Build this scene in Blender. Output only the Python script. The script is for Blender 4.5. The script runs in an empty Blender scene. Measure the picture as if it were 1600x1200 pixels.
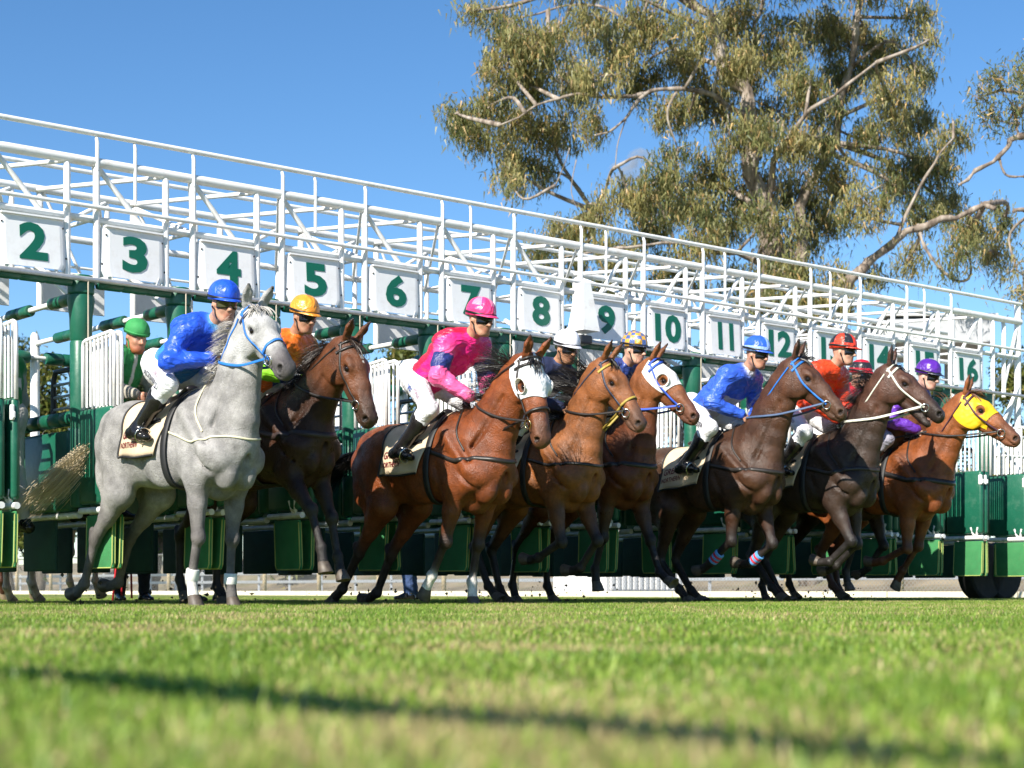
import bpy, bmesh, math, random
import numpy as np
from mathutils import Vector, Matrix, noise as mnoise

R = math.radians
scene = bpy.context.scene

# ---------------------------------------------------------------- camera
FPX = 2700.0            # focal length in pixels of a 1600 px wide frame
HZ = 922.0              # horizon row
CAM_H = 0.134
cam_data = bpy.data.cameras.new('camera')
cam_data.sensor_width = 36.0
cam_data.lens = 36.0 * FPX / 1600.0
cam_data.shift_y = (HZ - 600.0) / 1600.0
cam_data.clip_start = 0.05
cam_data.clip_end = 3000.0
cam_data.dof.use_dof = True
cam_data.dof.focus_distance = 13.2
cam_data.dof.aperture_fstop = 4.0
cam = bpy.data.objects.new('camera', cam_data)
scene.collection.objects.link(cam)
cam.location = (0, 0, CAM_H)
cam.rotation_euler = (R(90), 0, 0)
scene.camera = cam

# ---------------------------------------------------------------- sky and sun
SUN_EL = R(35)
SUN_AZ = R(58)          # horizontal travel direction of the light, from +X
world = bpy.data.worlds.new('World')
scene.world = world
world.use_nodes = True
wn = world.node_tree.nodes
bg = wn['Background']
sky = wn.new('ShaderNodeTexSky')
sky.sky_type = 'NISHITA'
sky.sun_disc = False
sky.sun_elevation = SUN_EL
# sun sits opposite to the light's travel direction
_sx, _sy = -math.cos(SUN_AZ), -math.sin(SUN_AZ)
sky.sun_rotation = math.atan2(_sx, _sy)
sky.altitude = 1800
sky.air_density = 1.0
sky.dust_density = 0.0
sky.ozone_density = 2.2
hsv = wn.new('ShaderNodeHueSaturation')      # clear, dry winter air: a richer blue
hsv.inputs['Saturation'].default_value = 1.22
world.node_tree.links.new(sky.outputs[0], hsv.inputs['Color'])
world.node_tree.links.new(hsv.outputs[0], bg.inputs[0])
bg.inputs[1].default_value = 0.090
sun_data = bpy.data.lights.new('sun', 'SUN')
sun_data.energy = 5.0
sun_data.angle = R(0.5)
sun_data.color = (1.0, 0.94, 0.84)
sun = bpy.data.objects.new('sun', sun_data)
scene.collection.objects.link(sun)
_ld = Vector((math.cos(SUN_AZ) * math.cos(SUN_EL), math.sin(SUN_AZ) * math.cos(SUN_EL), -math.sin(SUN_EL)))
sun.rotation_euler = _ld.to_track_quat('-Z', 'Y').to_euler()
sun.location = (-8, -8, 12)

scene.view_settings.view_transform = 'Standard'
scene.view_settings.look = 'None'
scene.view_settings.exposure = 0.88
scene.view_settings.gamma = 1.0
scene.view_settings.use_curve_mapping = False
# ================================================================ helpers
def at(px, py, Y):
    """A point of the place seen at pixel (px,py) at depth Y."""
    return Vector(((px - 800.0) / FPX * Y, Y, CAM_H + (HZ - py) / FPX * Y))

def link(o, parent=None):
    scene.collection.objects.link(o)
    if parent is not None:
        o.parent = parent
    return o

def tag(o, label=None, cat=None, group=None, kind=None):
    if label: o['label'] = label
    if cat: o['category'] = cat
    if group: o['group'] = group
    if kind: o['kind'] = kind
    return o

def empty(name, loc=(0, 0, 0), rz=0.0, parent=None):
    o = bpy.data.objects.new(name, None)
    o.empty_display_size = 0.2
    link(o, parent)
    o.location = loc
    o.rotation_euler = (0, 0, rz)
    return o

def mesh_np(name, verts, faces, mat=None, parent=None, smooth=True, colors=None, mats=None, midx=None, quads=True):
    """Mesh object from numpy arrays (faces: Nx3 or Nx4 int array, or list)."""
    me = bpy.data.meshes.new(name)
    if isinstance(faces, np.ndarray) and len(faces):
        nf, k = faces.shape
        me.vertices.add(len(verts))
        me.vertices.foreach_set('co', np.asarray(verts, np.float32).ravel())
        me.loops.add(nf * k)
        me.loops.foreach_set('vertex_index', faces.astype(np.int32).ravel())
        me.polygons.add(nf)
        me.polygons.foreach_set('loop_start', np.arange(0, nf * k, k, dtype=np.int32))
        me.update(calc_edges=True)
    else:
        me.from_pydata([tuple(v) for v in verts], [], [tuple(f) for f in faces])
        me.update()
    if colors is not None:
        ca = me.color_attributes.new('col', 'FLOAT_COLOR', 'POINT')
        c4 = np.ones((len(verts), 4), np.float32)
        c4[:, :3] = colors
        ca.data.foreach_set('color', c4.ravel())
    if smooth:
        me.polygons.foreach_set('use_smooth', np.ones(len(me.polygons), bool))
    if mats:
        for m in mats: me.materials.append(m)
        if midx is not None:
            me.polygons.foreach_set('material_index', np.asarray(midx, np.int32))
    elif mat:
        me.materials.append(mat)
    o = bpy.data.objects.new(name, me)
    link(o, parent)
    return o

def share(name, me, parent, loc=(0, 0, 0), rot=(0, 0, 0), scale=(1, 1, 1)):
    o = bpy.data.objects.new(name, me)
    link(o, parent)
    o.location = loc; o.rotation_euler = rot; o.scale = scale
    return o

class MB:
    """Collects simple solids into one mesh."""
    def __init__(s):
        s.v = []; s.f = []
    def add(s, vs, fs):
        n = len(s.v)
        s.v += [tuple(v) for v in vs]
        s.f += [tuple(i + n for i in f) for f in fs]
        return s
    def box(s, c, size, M=None, bev=0.0):
        x, y, z = [d / 2 for d in size]
        c = Vector(c)
        if bev <= 0:
            vs = [Vector((sx * x, sy * y, sz * z)) for sx in (-1, 1) for sy in (-1, 1) for sz in (-1, 1)]
            fs = [(0, 1, 3, 2), (4, 6, 7, 5), (0, 4, 5, 1), (2, 3, 7, 6), (0, 2, 6, 4), (1, 5, 7, 3)]
        else:
            b = bev
            bm = bmesh.new()
            bmesh.ops.create_cube(bm, size=1)
            bmesh.ops.scale(bm, vec=(2 * x, 2 * y, 2 * z), verts=bm.verts)
            bmesh.ops.bevel(bm, geom=bm.edges[:], offset=b, segments=2, affect='EDGES', profile=0.5)
            vs = [v.co.copy() for v in bm.verts]
            fs = [[v.index for v in f.verts] for f in bm.faces]
            bm.free()
        if M is not None: vs = [M @ v for v in vs]
        return s.add([v + c for v in vs], fs)
    def tube(s, pts, r, n=10, caps=True, up=None):
        """Tube along a polyline; r scalar or list."""
        pts = [Vector(p) for p in pts]
        m = len(pts)
        rs = r if hasattr(r, '__len__') else [r] * m
        tang = []
        for i in range(m):
            a = pts[max(i - 1, 0)]; b = pts[min(i + 1, m - 1)]
            tang.append((b - a).normalized())
        ref = Vector(up) if up else (Vector((0, 0, 1)) if abs(tang[0].z) < 0.9 else Vector((1, 0, 0)))
        rings = []
        u = None
        for i in range(m):
            t = tang[i]
            u0 = ref if u is None else u
            u = (u0 - t * u0.dot(t))
            if u.length < 1e-5: u = t.orthogonal()
            u.normalize()
            w = t.cross(u)
            rings.append([pts[i] + (u * math.cos(2 * math.pi * j / n) + w * math.sin(2 * math.pi * j / n)) * rs[i] for j in range(n)])
        vs = [v for rg in rings for v in rg]
        fs = []
        for i in range(m - 1):
            for j in range(n):
                k = (j + 1) % n
                fs.append((i * n + j, i * n + k, (i + 1) * n + k, (i + 1) * n + j))
        if caps:
            fs.append(tuple(reversed(range(n))))
            fs.append(tuple((m - 1) * n + j for j in range(n)))
        return s.add(vs, fs)
    def lathe(s, prof, c=(0, 0, 0), n=20, M=None):
        """prof: list of (r,z); around Z."""
        vs = []; fs = []
        c = Vector(c)
        for (r, z) in prof:
            for j in range(n):
                a = 2 * math.pi * j / n
                v = Vector((r * math.cos(a), r * math.sin(a), z))
                if M is not None: v = M @ v
                vs.append(v + c)
        for i in range(len(prof) - 1):
            for j in range(n):
                k = (j + 1) % n
                fs.append((i * n + j, i * n + k, (i + 1) * n + k, (i + 1) * n + j))
        fs.append(tuple(reversed(range(n))))
        fs.append(tuple((len(prof) - 1) * n + j for j in range(n)))
        return s.add(vs, fs)
    def prism(s, poly, d, M):
        """poly 2D (x,y) counter-clockwise, extruded from z=0 to z=d, through matrix M (4x4)."""
        n = len(poly)
        vs = [M @ Vector((x, y, 0)) for x, y in poly] + [M @ Vector((x, y, d)) for x, y in poly]
        fs = [tuple(reversed(range(n))), tuple(range(n, 2 * n))]
        for i in range(n):
            j = (i + 1) % n
            fs.append((i, j, n + j, n + i))
        return s.add(vs, fs)
    def mesh(s, name, mat):
        me = bpy.data.meshes.new(name)
        me.from_pydata(s.v, [], s.f)
        me.update()
        if mat: me.materials.append(mat)
        return me
    def build(s, name, mat, parent=None, smooth=False, angle=None):
        me = s.mesh(name, mat)
        if smooth:
            me.polygons.foreach_set('use_smooth', np.ones(len(me.polygons), bool))
            if angle: me.set_sharp_from_angle(angle=R(angle))
        o = bpy.data.objects.new(name, me)
        return link(o, parent)

# ---------------------------------------------------------------- materials
def new_mat(name):
    m = bpy.data.materials.new(name)
    m.use_nodes = True
    nt = m.node_tree
    return m, nt, nt.nodes['Principled BSDF']

def N(nt, t, **kw):
    n = nt.nodes.new(t)
    for k, v in kw.items():
        if k.startswith('i_'):
            n.inputs[k[2:].replace('_', ' ')].default_value = v
        else:
            setattr(n, k, v)
    return n

def simple(name, col, rough=0.5, metal=0.0, var=0.12, scale=8.0, bump=0.0, bscale=60.0, bdist=0.01, bdistort=0.0, spec=0.5, dirt=None, dirt_amt=0.4, dscale=3.0):
    """Base colour with low-contrast mottling, optional dirt patches and fine bump."""
    m, nt, b = new_mat(name)
    tc = N(nt, 'ShaderNodeTexCoord')
    nz = N(nt, 'ShaderNodeTexNoise'); nz.inputs['Scale'].default_value = scale; nz.inputs['Detail'].default_value = 5
    nt.links.new(tc.outputs['Object'], nz.inputs['Vector'])
    ramp = N(nt, 'ShaderNodeMapRange')
    ramp.inputs['From Min'].default_value = 0.3; ramp.inputs['From Max'].default_value = 0.7
    ramp.inputs['To Min'].default_value = 1 - var; ramp.inputs['To Max'].default_value = 1 + var
    nt.links.new(nz.outputs['Fac'], ramp.inputs['Value'])
    mul = N(nt, 'ShaderNodeVectorMath', operation='SCALE')
    mul.inputs[0].default_value = col[:3]
    nt.links.new(ramp.outputs[0], mul.inputs['Scale'])
    out = mul.outputs[0]
    if dirt is not None:
        n2 = N(nt, 'ShaderNodeTexNoise'); n2.inputs['Scale'].default_value = dscale; n2.inputs['Detail'].default_value = 8
        n2.inputs['Roughness'].default_value = 0.7
        nt.links.new(tc.outputs['Object'], n2.inputs['Vector'])
        r2 = N(nt, 'ShaderNodeMapRange')
        r2.inputs['From Min'].default_value = 0.5; r2.inputs['From Max'].default_value = 0.75
        r2.inputs['To Min'].default_value = 0; r2.inputs['To Max'].default_value = dirt_amt
        nt.links.new(n2.outputs['Fac'], r2.inputs['Value'])
        mx = N(nt, 'ShaderNodeMix', data_type='RGBA')
        nt.links.new(r2.outputs[0], mx.inputs['Factor'])
        nt.links.new(out, mx.inputs['A'])
        mx.inputs['B'].default_value = (*dirt[:3], 1)
        out = mx.outputs['Result']
    nt.links.new(out, b.inputs['Base Color'])
    b.inputs['Roughness'].default_value = rough
    b.inputs['Metallic'].default_value = metal
    b.inputs['Specular IOR Level'].default_value = spec
    if bump > 0:
        n3 = N(nt, 'ShaderNodeTexNoise'); n3.inputs['Scale'].default_value = bscale; n3.inputs['Detail'].default_value = 4
        nt.links.new(tc.outputs['Object'], n3.inputs['Vector'])
        bp = N(nt, 'ShaderNodeBump'); bp.inputs['Strength'].default_value = bump; bp.inputs['Distance'].default_value = bdist; n3.inputs['Distortion'].default_value = bdistort
        nt.links.new(n3.outputs['Fac'], bp.inputs['Height'])
        nt.links.new(bp.outputs[0], b.inputs['Normal'])
    return m

MATS = {}
def mat(name, *a, **k):
    if name not in MATS: MATS[name] = simple(name, *a, **k)
    return MATS[name]

# ---------------------------------------------------------------- implicit surfaces (bodies of horses and people)
def V3(*a): return np.array(a, np.float64)
def nrm(v): return v / max(np.linalg.norm(v), 1e-9)

class Seg:
    """Tapered capsule with elliptical section. ra, rb: (lateral, sagittal) radii."""
    def __init__(s, a, b, ra, rb, up, k, col, col2, sub):
        s.a = np.asarray(a, float); s.b = np.asarray(b, float)
        s.ra = (ra, ra) if np.isscalar(ra) else ra
        s.rb = (rb, rb) if np.isscalar(rb) else rb
        w = s.b - s.a
        s.L = np.linalg.norm(w)
        if s.L < 1e-6: w = V3(1, 0, 0); s.L = 1e-6
        else: w = w / s.L
        up = np.asarray(up, float)
        u = np.cross(up, w)
        if np.linalg.norm(u) < 1e-3: u = np.cross(V3(0.13, 1, 0.2), w)
        u = nrm(u); v = np.cross(w, u)
        s.w, s.u, s.v = w, u, v
        s.k = k; s.col = col; s.col2 = col if col2 is None else col2; s.sub = sub
        s.rmax = max(s.ra + s.rb) if isinstance(s.ra, tuple) and isinstance(s.rb, tuple) else max(max(s.ra), max(s.rb))
        s.cap = None
    def bbox(s):
        return np.minimum(s.a, s.b) - s.rmax, np.maximum(s.a, s.b) + s.rmax
    def ev(s, X, Y, Z):
        dx = X - s.a[0]; dy = Y - s.a[1]; dz = Z - s.a[2]
        pw = dx * s.w[0] + dy * s.w[1] + dz * s.w[2]
        pu = dx * s.u[0] + dy * s.u[1] + dz * s.u[2]
        pv = dx * s.v[0] + dy * s.v[1] + dz * s.v[2]
        t = np.clip(pw / s.L, 0, 1)
        e = pw - t * s.L
        ru = s.ra[0] + (s.rb[0] - s.ra[0]) * t
        rv = s.ra[1] + (s.rb[1] - s.ra[1]) * t
        re = np.minimum(ru, rv)
        qu = pu / ru; qv = pv / rv; qe = e / re
        k0 = np.sqrt(qu * qu + qv * qv + qe * qe) + 1e-6
        a1 = qu / ru; a2 = qv / rv; a3 = qe / re
        k1 = np.sqrt(a1 * a1 + a2 * a2 + a3 * a3) + 1e-6
        return k0 * (k0 - 1) / k1, t

class Ell:
    """Ellipsoid with axes (columns of M)."""
    def __init__(s, c, r, M, k, col, sub):
        s.c = np.asarray(c, float); s.r = r
        s.M = np.eye(3) if M is None else np.asarray(M, float)
        s.k = k; s.col = col; s.col2 = col; s.sub = sub
        s.rmax = max(r)
    def bbox(s): return s.c - s.rmax, s.c + s.rmax
    def ev(s, X, Y, Z):
        dx = X - s.c[0]; dy = Y - s.c[1]; dz = Z - s.c[2]
        k0 = 0; k1 = 0
        for i in range(3):
            p = (dx * s.M[0, i] + dy * s.M[1, i] + dz * s.M[2, i]) / s.r[i]
            k0 = k0 + p * p
            k1 = k1 + (p / s.r[i]) ** 2
        k0 = np.sqrt(k0) + 1e-6; k1 = np.sqrt(k1) + 1e-6
        return k0 * (k0 - 1) / k1, np.zeros_like(k0)

class Field:
    def __init__(s, h):
        s.h = h; s.p = []; s.defcol = (0.5, 0.5, 0.5); s.defk = 0.03
    def seg(s, a, b, ra, rb=None, up=(0, 0, 1), k=None, col=None, col2=None, sub=False):
        q = Seg(a, b, ra, ra if rb is None else rb, up, s.defk if k is None else k, col or s.defcol, col2, sub)
        s.p.append(q); return q
    def ell(s, c, r, M=None, k=None, col=None, sub=False):
        q = Ell(c, r, M, s.defk if k is None else k, col or s.defcol, sub)
        s.p.append(q); return q
    def chain(s, pts, rad, up=(0, 0, 1), k=None, cols=None):
        for i in range(len(pts) - 1):
            s.seg(pts[i], pts[i + 1], rad[i], rad[i + 1], up=up, k=k, col=cols[i] if cols else None, col2=cols[i + 1] if cols else None)
    def solve(s):
        h = s.h
        lo = np.min([q.bbox()[0] for q in s.p if not q.sub], axis=0) - 5 * h
        hi = np.max([q.bbox()[1] for q in s.p if not q.sub], axis=0) + 5 * h
        n = np.ceil((hi - lo) / h).astype(int) + 1
        s.lo = lo; s.n = n
        ax = [(lo[i] + h * np.arange(n[i])).astype(np.float32) for i in range(3)]
        D = np.full(n, 1.0, np.float32)
        for q in s.p:
            m = q.k + 4 * h
            b0, b1 = q.bbox()
            i0 = np.maximum(np.floor((b0 - m - lo) / h).astype(int), 0)
            i1 = np.minimum(np.ceil((b1 + m - lo) / h).astype(int) + 1, n)
            if np.any(i1 <= i0): continue
            sl = tuple(slice(i0[i], i1[i]) for i in range(3))
            X = ax[0][sl[0]][:, None, None]; Y = ax[1][sl[1]][None, :, None]; Z = ax[2][sl[2]][None, None, :]
            d, _ = q.ev(X, Y, Z)
            d = d.astype(np.float32)
            o = D[sl]
            if q.sub:
                d = -d
                hh = np.clip(0.5 - 0.5 * (d - o) / q.k, 0, 1)
                D[sl] = np.where(hh >= 1, o, d + (o - d) * hh + q.k * hh * (1 - hh))
            else:
                hh = np.clip(0.5 + 0.5 * (d - o) / q.k, 0, 1)
                D[sl] = d + (o - d) * hh - q.k * hh * (1 - hh)
        s.D = D
        return s
    def mesh(s):
        """Naive surface nets."""
        D = s.D; n = np.array(D.shape); S = D < 0
        c = [S[i:n[0] - 1 + i, j:n[1] - 1 + j, k:n[2] - 1 + k] for i in (0, 1) for j in (0, 1) for k in (0, 1)]
        cnt = np.zeros(n - 1, np.int8)
        for x in c: cnt += x
        act = (cnt > 0) & (cnt < 8)
        idx = np.argwhere(act)
        ids = np.full(n - 1, -1, np.int32)
        ids[act] = np.arange(len(idx))
        acc = np.zeros((len(idx), 3)); w = np.zeros(len(idx))
        off = [(i, j, k) for i in (0, 1) for j in (0, 1) for k in (0, 1)]
        dv = [D[idx[:, 0] + o[0], idx[:, 1] + o[1], idx[:, 2] + o[2]] for o in off]
        for e0 in range(8):
            for e1 in range(e0 + 1, 8):
                a, b = np.array(off[e0]), np.array(off[e1])
                if np.abs(a - b).sum() != 1: continue
                d0, d1 = dv[e0], dv[e1]
                cr = (d0 < 0) != (d1 < 0)
                t = np.where(cr, d0 / np.where(cr, d0 - d1, 1), 0)
                acc += np.where(cr[:, None], a + (b - a) * t[:, None], 0)
                w += cr
        V = (idx + acc / w[:, None]) * s.h + s.lo
        F = []
        for axi in range(3):
            o1, o2 = [(1, 2), (2, 0), (0, 1)][axi]
            sl0 = [slice(None)] * 3; sl1 = [slice(None)] * 3
            sl0[axi] = slice(0, n[axi] - 1); sl1[axi] = slice(1, n[axi])
            A = S[tuple(sl0)]; B = S[tuple(sl1)]
            E = np.argwhere(A != B)
            E = E[(E[:, o1] > 0) & (E[:, o2] > 0) & (E[:, o1] < n[o1] - 1) & (E[:, o2] < n[o2] - 1)]
            ins = A[E[:, 0], E[:, 1], E[:, 2]]
            u1 = np.zeros(3, int); u1[o1] = 1
            u2 = np.zeros(3, int); u2[o2] = 1
            q = [E - u1 - u2, E - u2, E, E - u1]
            f = np.stack([ids[x[:, 0], x[:, 1], x[:, 2]] for x in q], 1)
            f[~ins] = f[~ins][:, ::-1]
            F.append(f)
        F = np.concatenate(F)
        F = F[(F >= 0).all(1)]
        s.V, s.F = V, F
        return V, F
    def colors(s, V, sharp=0.02):
        acc = np.zeros((len(V), 3)); W = np.zeros(len(V)) + 1e-9
        for q in s.p:
            if q.sub: continue
            d, t = q.ev(V[:, 0], V[:, 1], V[:, 2])
            w = np.exp(-np.clip(d, -0.01, 0.3) / sharp)
            c = np.asarray(q.col)[None] * (1 - t[:, None]) + np.asarray(q.col2)[None] * t[:, None]
            acc += c * w[:, None]; W += w
        return acc / W[:, None]
    def sample(s, P):
        g = (P - s.lo) / s.h
        g = np.clip(g, 0, np.array(s.D.shape) - 1.001)
        i = g.astype(int); f = g - i
        r = 0
        for a in (0, 1):
            for b in (0, 1):
                for c in (0, 1):
                    wt = (f[:, 0] if a else 1 - f[:, 0]) * (f[:, 1] if b else 1 - f[:, 1]) * (f[:, 2] if c else 1 - f[:, 2])
                    r = r + wt * s.D[i[:, 0] + a, i[:, 1] + b, i[:, 2] + c]
        return r
    def cast(s, O, T, lift=0.004, steps=160):
        """From O towards T (arrays): first surface point, lifted back along the ray. Falls back to T."""
        O = np.asarray(O, float); T = np.asarray(T, float)
        n = len(O)
        L = np.linalg.norm(T - O, axis=1)
        hit = np.ones(n); done = np.zeros(n, bool)
        prev = s.sample(O)
        for i in range(1, steps + 1):
            t = i / steps
            d = s.sample(O + (T - O) * t)
            new = (~done) & (d < 0)
            tt = t - (1 / steps) * np.clip((-d) / np.maximum(prev - d, 1e-6), 0, 1)
            hit = np.where(new, tt, hit); done |= new
            prev = d
        hit = hit - lift / np.maximum(L, 1e-6)
        return O + (T - O) * hit[:, None]

def wob(P, f, seed=0.0):
    """Cheap smooth pseudo-noise in [-1,1] on an Nx3 array."""
    x, y, z = P[:, 0] * f, P[:, 1] * f, P[:, 2] * f
    return (np.sin(x * 1.7 + 2.1 * np.sin(y * 1.3 + seed) + seed) + np.sin(y * 2.3 + 1.7 * np.sin(z * 1.9 + seed * 2) + 1.3 * seed)
            + np.sin(z * 2.0 + 1.9 * np.sin(x * 1.1 + seed * 3) + 0.7 * seed)) / 3.0

def bez(p, n):
    """Catmull-Rom through points p, n samples."""
    p = np.asarray(p, float)
    m = len(p)
    P = np.vstack([2 * p[0] - p[1], p, 2 * p[-1] - p[-2]])
    out = []
    for t in np.linspace(0, m - 1, n):
        i = min(int(t), m - 2); f = t - i
        a, b, c, d = P[i], P[i + 1], P[i + 2], P[i + 3]
        out.append(0.5 * (2 * b + (c - a) * f + (2 * a - 5 * b + 4 * c - d) * f * f + (3 * b - a - 3 * c + d) * f ** 3))
    return np.array(out)

def ribbon(name, P, Nn, width, thick, mat_, parent, closed=False):
    """Flat strap along points P with outward normals Nn; solid, rectangular section."""
    P = np.asarray(P, float); Nn = np.asarray(Nn, float)
    n = len(P)
    if closed: T = np.roll(P, -1, 0) - np.roll(P, 1, 0)
    else: T = np.gradient(P, axis=0)
    T /= np.linalg.norm(T, axis=1)[:, None] + 1e-9
    B = np.cross(T, Nn); B /= np.linalg.norm(B, axis=1)[:, None] + 1e-9
    Nn = np.cross(B, T)
    w = np.asarray(width) * np.ones(n)
    a = P + B * (w / 2)[:, None]; b = P - B * (w / 2)[:, None]
    V = np.concatenate([a + Nn * thick, b + Nn * thick, b - Nn * thick * 0.5, a - Nn * thick * 0.5])
    F = []
    m = n if closed else n - 1
    for i in range(m):
        j = (i + 1) % n
        for k in range(4):
            l = (k + 1) % 4
            F.append((k * n + i, k * n + j, l * n + j, l * n + i))
    F = [tuple(reversed(f)) for f in F]
    if not closed:
        F.append((0, n, 2 * n, 3 * n)); F.append((4 * n - 1, 3 * n - 1, 2 * n - 1, n - 1))
    return V, np.array([f for f in F])

def join_np(parts):
    V = []; F = []; o = 0
    for v, f in parts:
        V.append(v); F.append(np.asarray(f) + o); o += len(v)
    return np.concatenate(V), np.concatenate(F)

def strands(roots, dirs, length, width, seed, droop=0.5, segs=5, spread=0.25, curl=0.05, wind=(0, 0, 0)):
    """Hair ribbons: returns verts, faces. roots Nx3, dirs Nx3."""
    rng = np.random.RandomState(seed)
    n = len(roots)
    L = length * (0.6 + 0.6 * rng.rand(n)) if np.isscalar(length) else length
    # strands gather into locks: neighbours share a direction
    nl = max(6, n // 22)
    order = np.argsort(roots @ V3(1.0, .15, .9) + rng.rand(n) * .02)
    lid = np.empty(n, int); lid[order] = (np.arange(n) * nl) // n
    d = dirs + spread * rng.randn(nl, 3)[lid] + spread * .28 * rng.randn(n, 3)
    d /= np.linalg.norm(d, axis=1)[:, None]
    side = np.cross(d, rng.randn(nl, 3)[lid] + .3 * rng.randn(n, 3)); side /= np.linalg.norm(side, axis=1)[:, None] + 1e-9
    P = roots.copy()
    rows = []
    ph = (rng.rand(nl) * 6.28)[lid] + rng.randn(n) * .25
    for i in range(segs + 1):
        t = i / segs
        w = width * (1 - 0.75 * t)
        rows.append(np.stack([P - side * w / 2, P + side * w / 2], 1))
        dd = d + np.asarray(wind) * t + np.array([0, 0, -droop]) * t * 1.6 + side * (curl * np.sin(ph + 4 * t))[:, None] * 2
        dd /= np.linalg.norm(dd, axis=1)[:, None]
        P = P + dd * (L / segs)[:, None]
    A = np.stack(rows, 1)                       # n, segs+1, 2, 3
    V = A.reshape(-1, 3)
    base = (np.arange(n) * (segs + 1) * 2)[:, None]
    F = []
    for i in range(segs):
        F.append(np.concatenate([base + 2 * i, base + 2 * i + 1, base + 2 * i + 3, base + 2 * i + 2], 1))
    return V, np.concatenate(F)

def vnormals(V, F):
    n = np.zeros_like(V)
    a = V[F[:, 1]] - V[F[:, 0]]; b = V[F[:, 2]] - V[F[:, 0]]
    fn = np.cross(a, b)
    for i in range(F.shape[1]): np.add.at(n, F[:, i], fn)
    return n / (np.linalg.norm(n, axis=1)[:, None] + 1e-9)

# ================================================================ frame of the starting gate
GDIR = Vector((0.766, 0.643, 0)).normalized()      # along the row of stalls
QDIR = Vector((0.643, -0.766, 0)).normalized()     # the way the horses run
PITCH = 0.88                                        # stall to stall
G0 = Vector((-5.155, 12.494, 0))
GANG = math.atan2(GDIR.y, GDIR.x)
def gp(n, t, z=0.0):
    v = G0 + GDIR * (PITCH * n) + QDIR * t
    return Vector((v.x, v.y, z))

# ================================================================ ground
def turf_material():
    m, nt, b = new_mat('turf')
    tc = N(nt, 'ShaderNodeTexCoord')
    n1 = N(nt, 'ShaderNodeTexNoise'); n1.inputs['Scale'].default_value = 2.2; n1.inputs['Detail'].default_value = 8; n1.inputs['Roughness'].default_value = .65
    n2 = N(nt, 'ShaderNodeTexNoise'); n2.inputs['Scale'].default_value = 90; n2.inputs['Detail'].default_value = 4
    nt.links.new(tc.outputs['Object'], n1.inputs['Vector']); nt.links.new(tc.outputs['Object'], n2.inputs['Vector'])
    cr = N(nt, 'ShaderNodeValToRGB')
    cr.color_ramp.elements[0].position = .35; cr.color_ramp.elements[0].color = (.13, .23, .035, 1)
    cr.color_ramp.elements[1].position = .68; cr.color_ramp.elements[1].color = (.30, .28, .09, 1)
    nt.links.new(n1.outputs['Fac'], cr.inputs['Fac'])
    r2 = N(nt, 'ShaderNodeMapRange'); r2.inputs['To Min'].default_value = .5; r2.inputs['To Max'].default_value = 1.4
    nt.links.new(n2.outputs['Fac'], r2.inputs['Value'])
    mul = N(nt, 'ShaderNodeVectorMath', operation='SCALE')
    nt.links.new(cr.outputs['Color'], mul.inputs[0]); nt.links.new(r2.outputs[0], mul.inputs['Scale'])
    nt.links.new(mul.outputs[0], b.inputs['Base Color'])
    b.inputs['Roughness'].default_value = .9; b.inputs['Specular IOR Level'].default_value = .2
    bp = N(nt, 'ShaderNodeBump'); bp.inputs['Strength'].default_value = .8; bp.inputs['Distance'].default_value = .03
    nt.links.new(n2.outputs['Fac'], bp.inputs['Height']); nt.links.new(bp.outputs[0], b.inputs['Normal'])
    return m
def ground_z(x, y):
    """Gentle unevenness of the turf near the camera; level where the horses run."""
    x = np.asarray(x, float); y = np.asarray(y, float)
    f = np.clip((8.5 - y) / 5.0, 0, 1) * np.clip((14 - np.abs(x)) / 6, 0, 1) * np.clip((y + 6) / 4, 0, 1) * np.clip((np.hypot(x, y) - .5) / 1.0, 0, 1)
    z = np.sin(x * 3.1 + 1.3 * np.sin(y * 1.7)) * np.sin(y * 2.6 + .8 * np.sin(x * 2.1) + .6) + .7 * np.sin(x * 5.3 - y * 4.1 + 1.0) + .5 * np.sin(y * 6.7 + x * 1.9)
    return z * .0095 * f - .006 * f
_xs = np.array([-900, -200, -60, -30] + list(np.arange(-14, 14.01, .14)) + [30, 60, 200, 900])
_ys = np.array([-60, -25, -10] + list(np.arange(-6, 9.01, .14)) + [12, 16, 22, 30, 45, 80, 200, 600, 1800])
_X, _Y = np.meshgrid(_xs, _ys)
_V = np.stack([_X.ravel(), _Y.ravel(), ground_z(_X, _Y).ravel()], 1)
_nx = len(_xs); _i, _j = np.meshgrid(np.arange(_nx - 1), np.arange(len(_ys) - 1))
_a = (_j * _nx + _i).ravel()
ground = mesh_np('ground', _V, np.stack([_a, _a + 1, _a + 1 + _nx, _a + _nx], 1), turf_material())
tag(ground, kind='structure')

# line of the boundary fence: parallel to the running direction, behind the gate
FENCE_A = at(1072, 922, 32.8); FENCE_A.z = 0
def fp(u, off=0.0, z=0.0):
    """u metres along the fence (away, to the left), off metres beyond it."""
    v = FENCE_A - QDIR * u + GDIR * off
    return Vector((v.x, v.y, z))
rm = MB()
rm.add([fp(-30, 1.6, .006), fp(90, 1.6, .006), fp(90, 9.5, .006), fp(-30, 9.5, .006)], [(3, 2, 1, 0)])
tag(rm.build('road', simple('asphalt', (.16, .155, .15), .9, var=.25, scale=1.5, bump=.4, bscale=120)), kind='structure')
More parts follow.
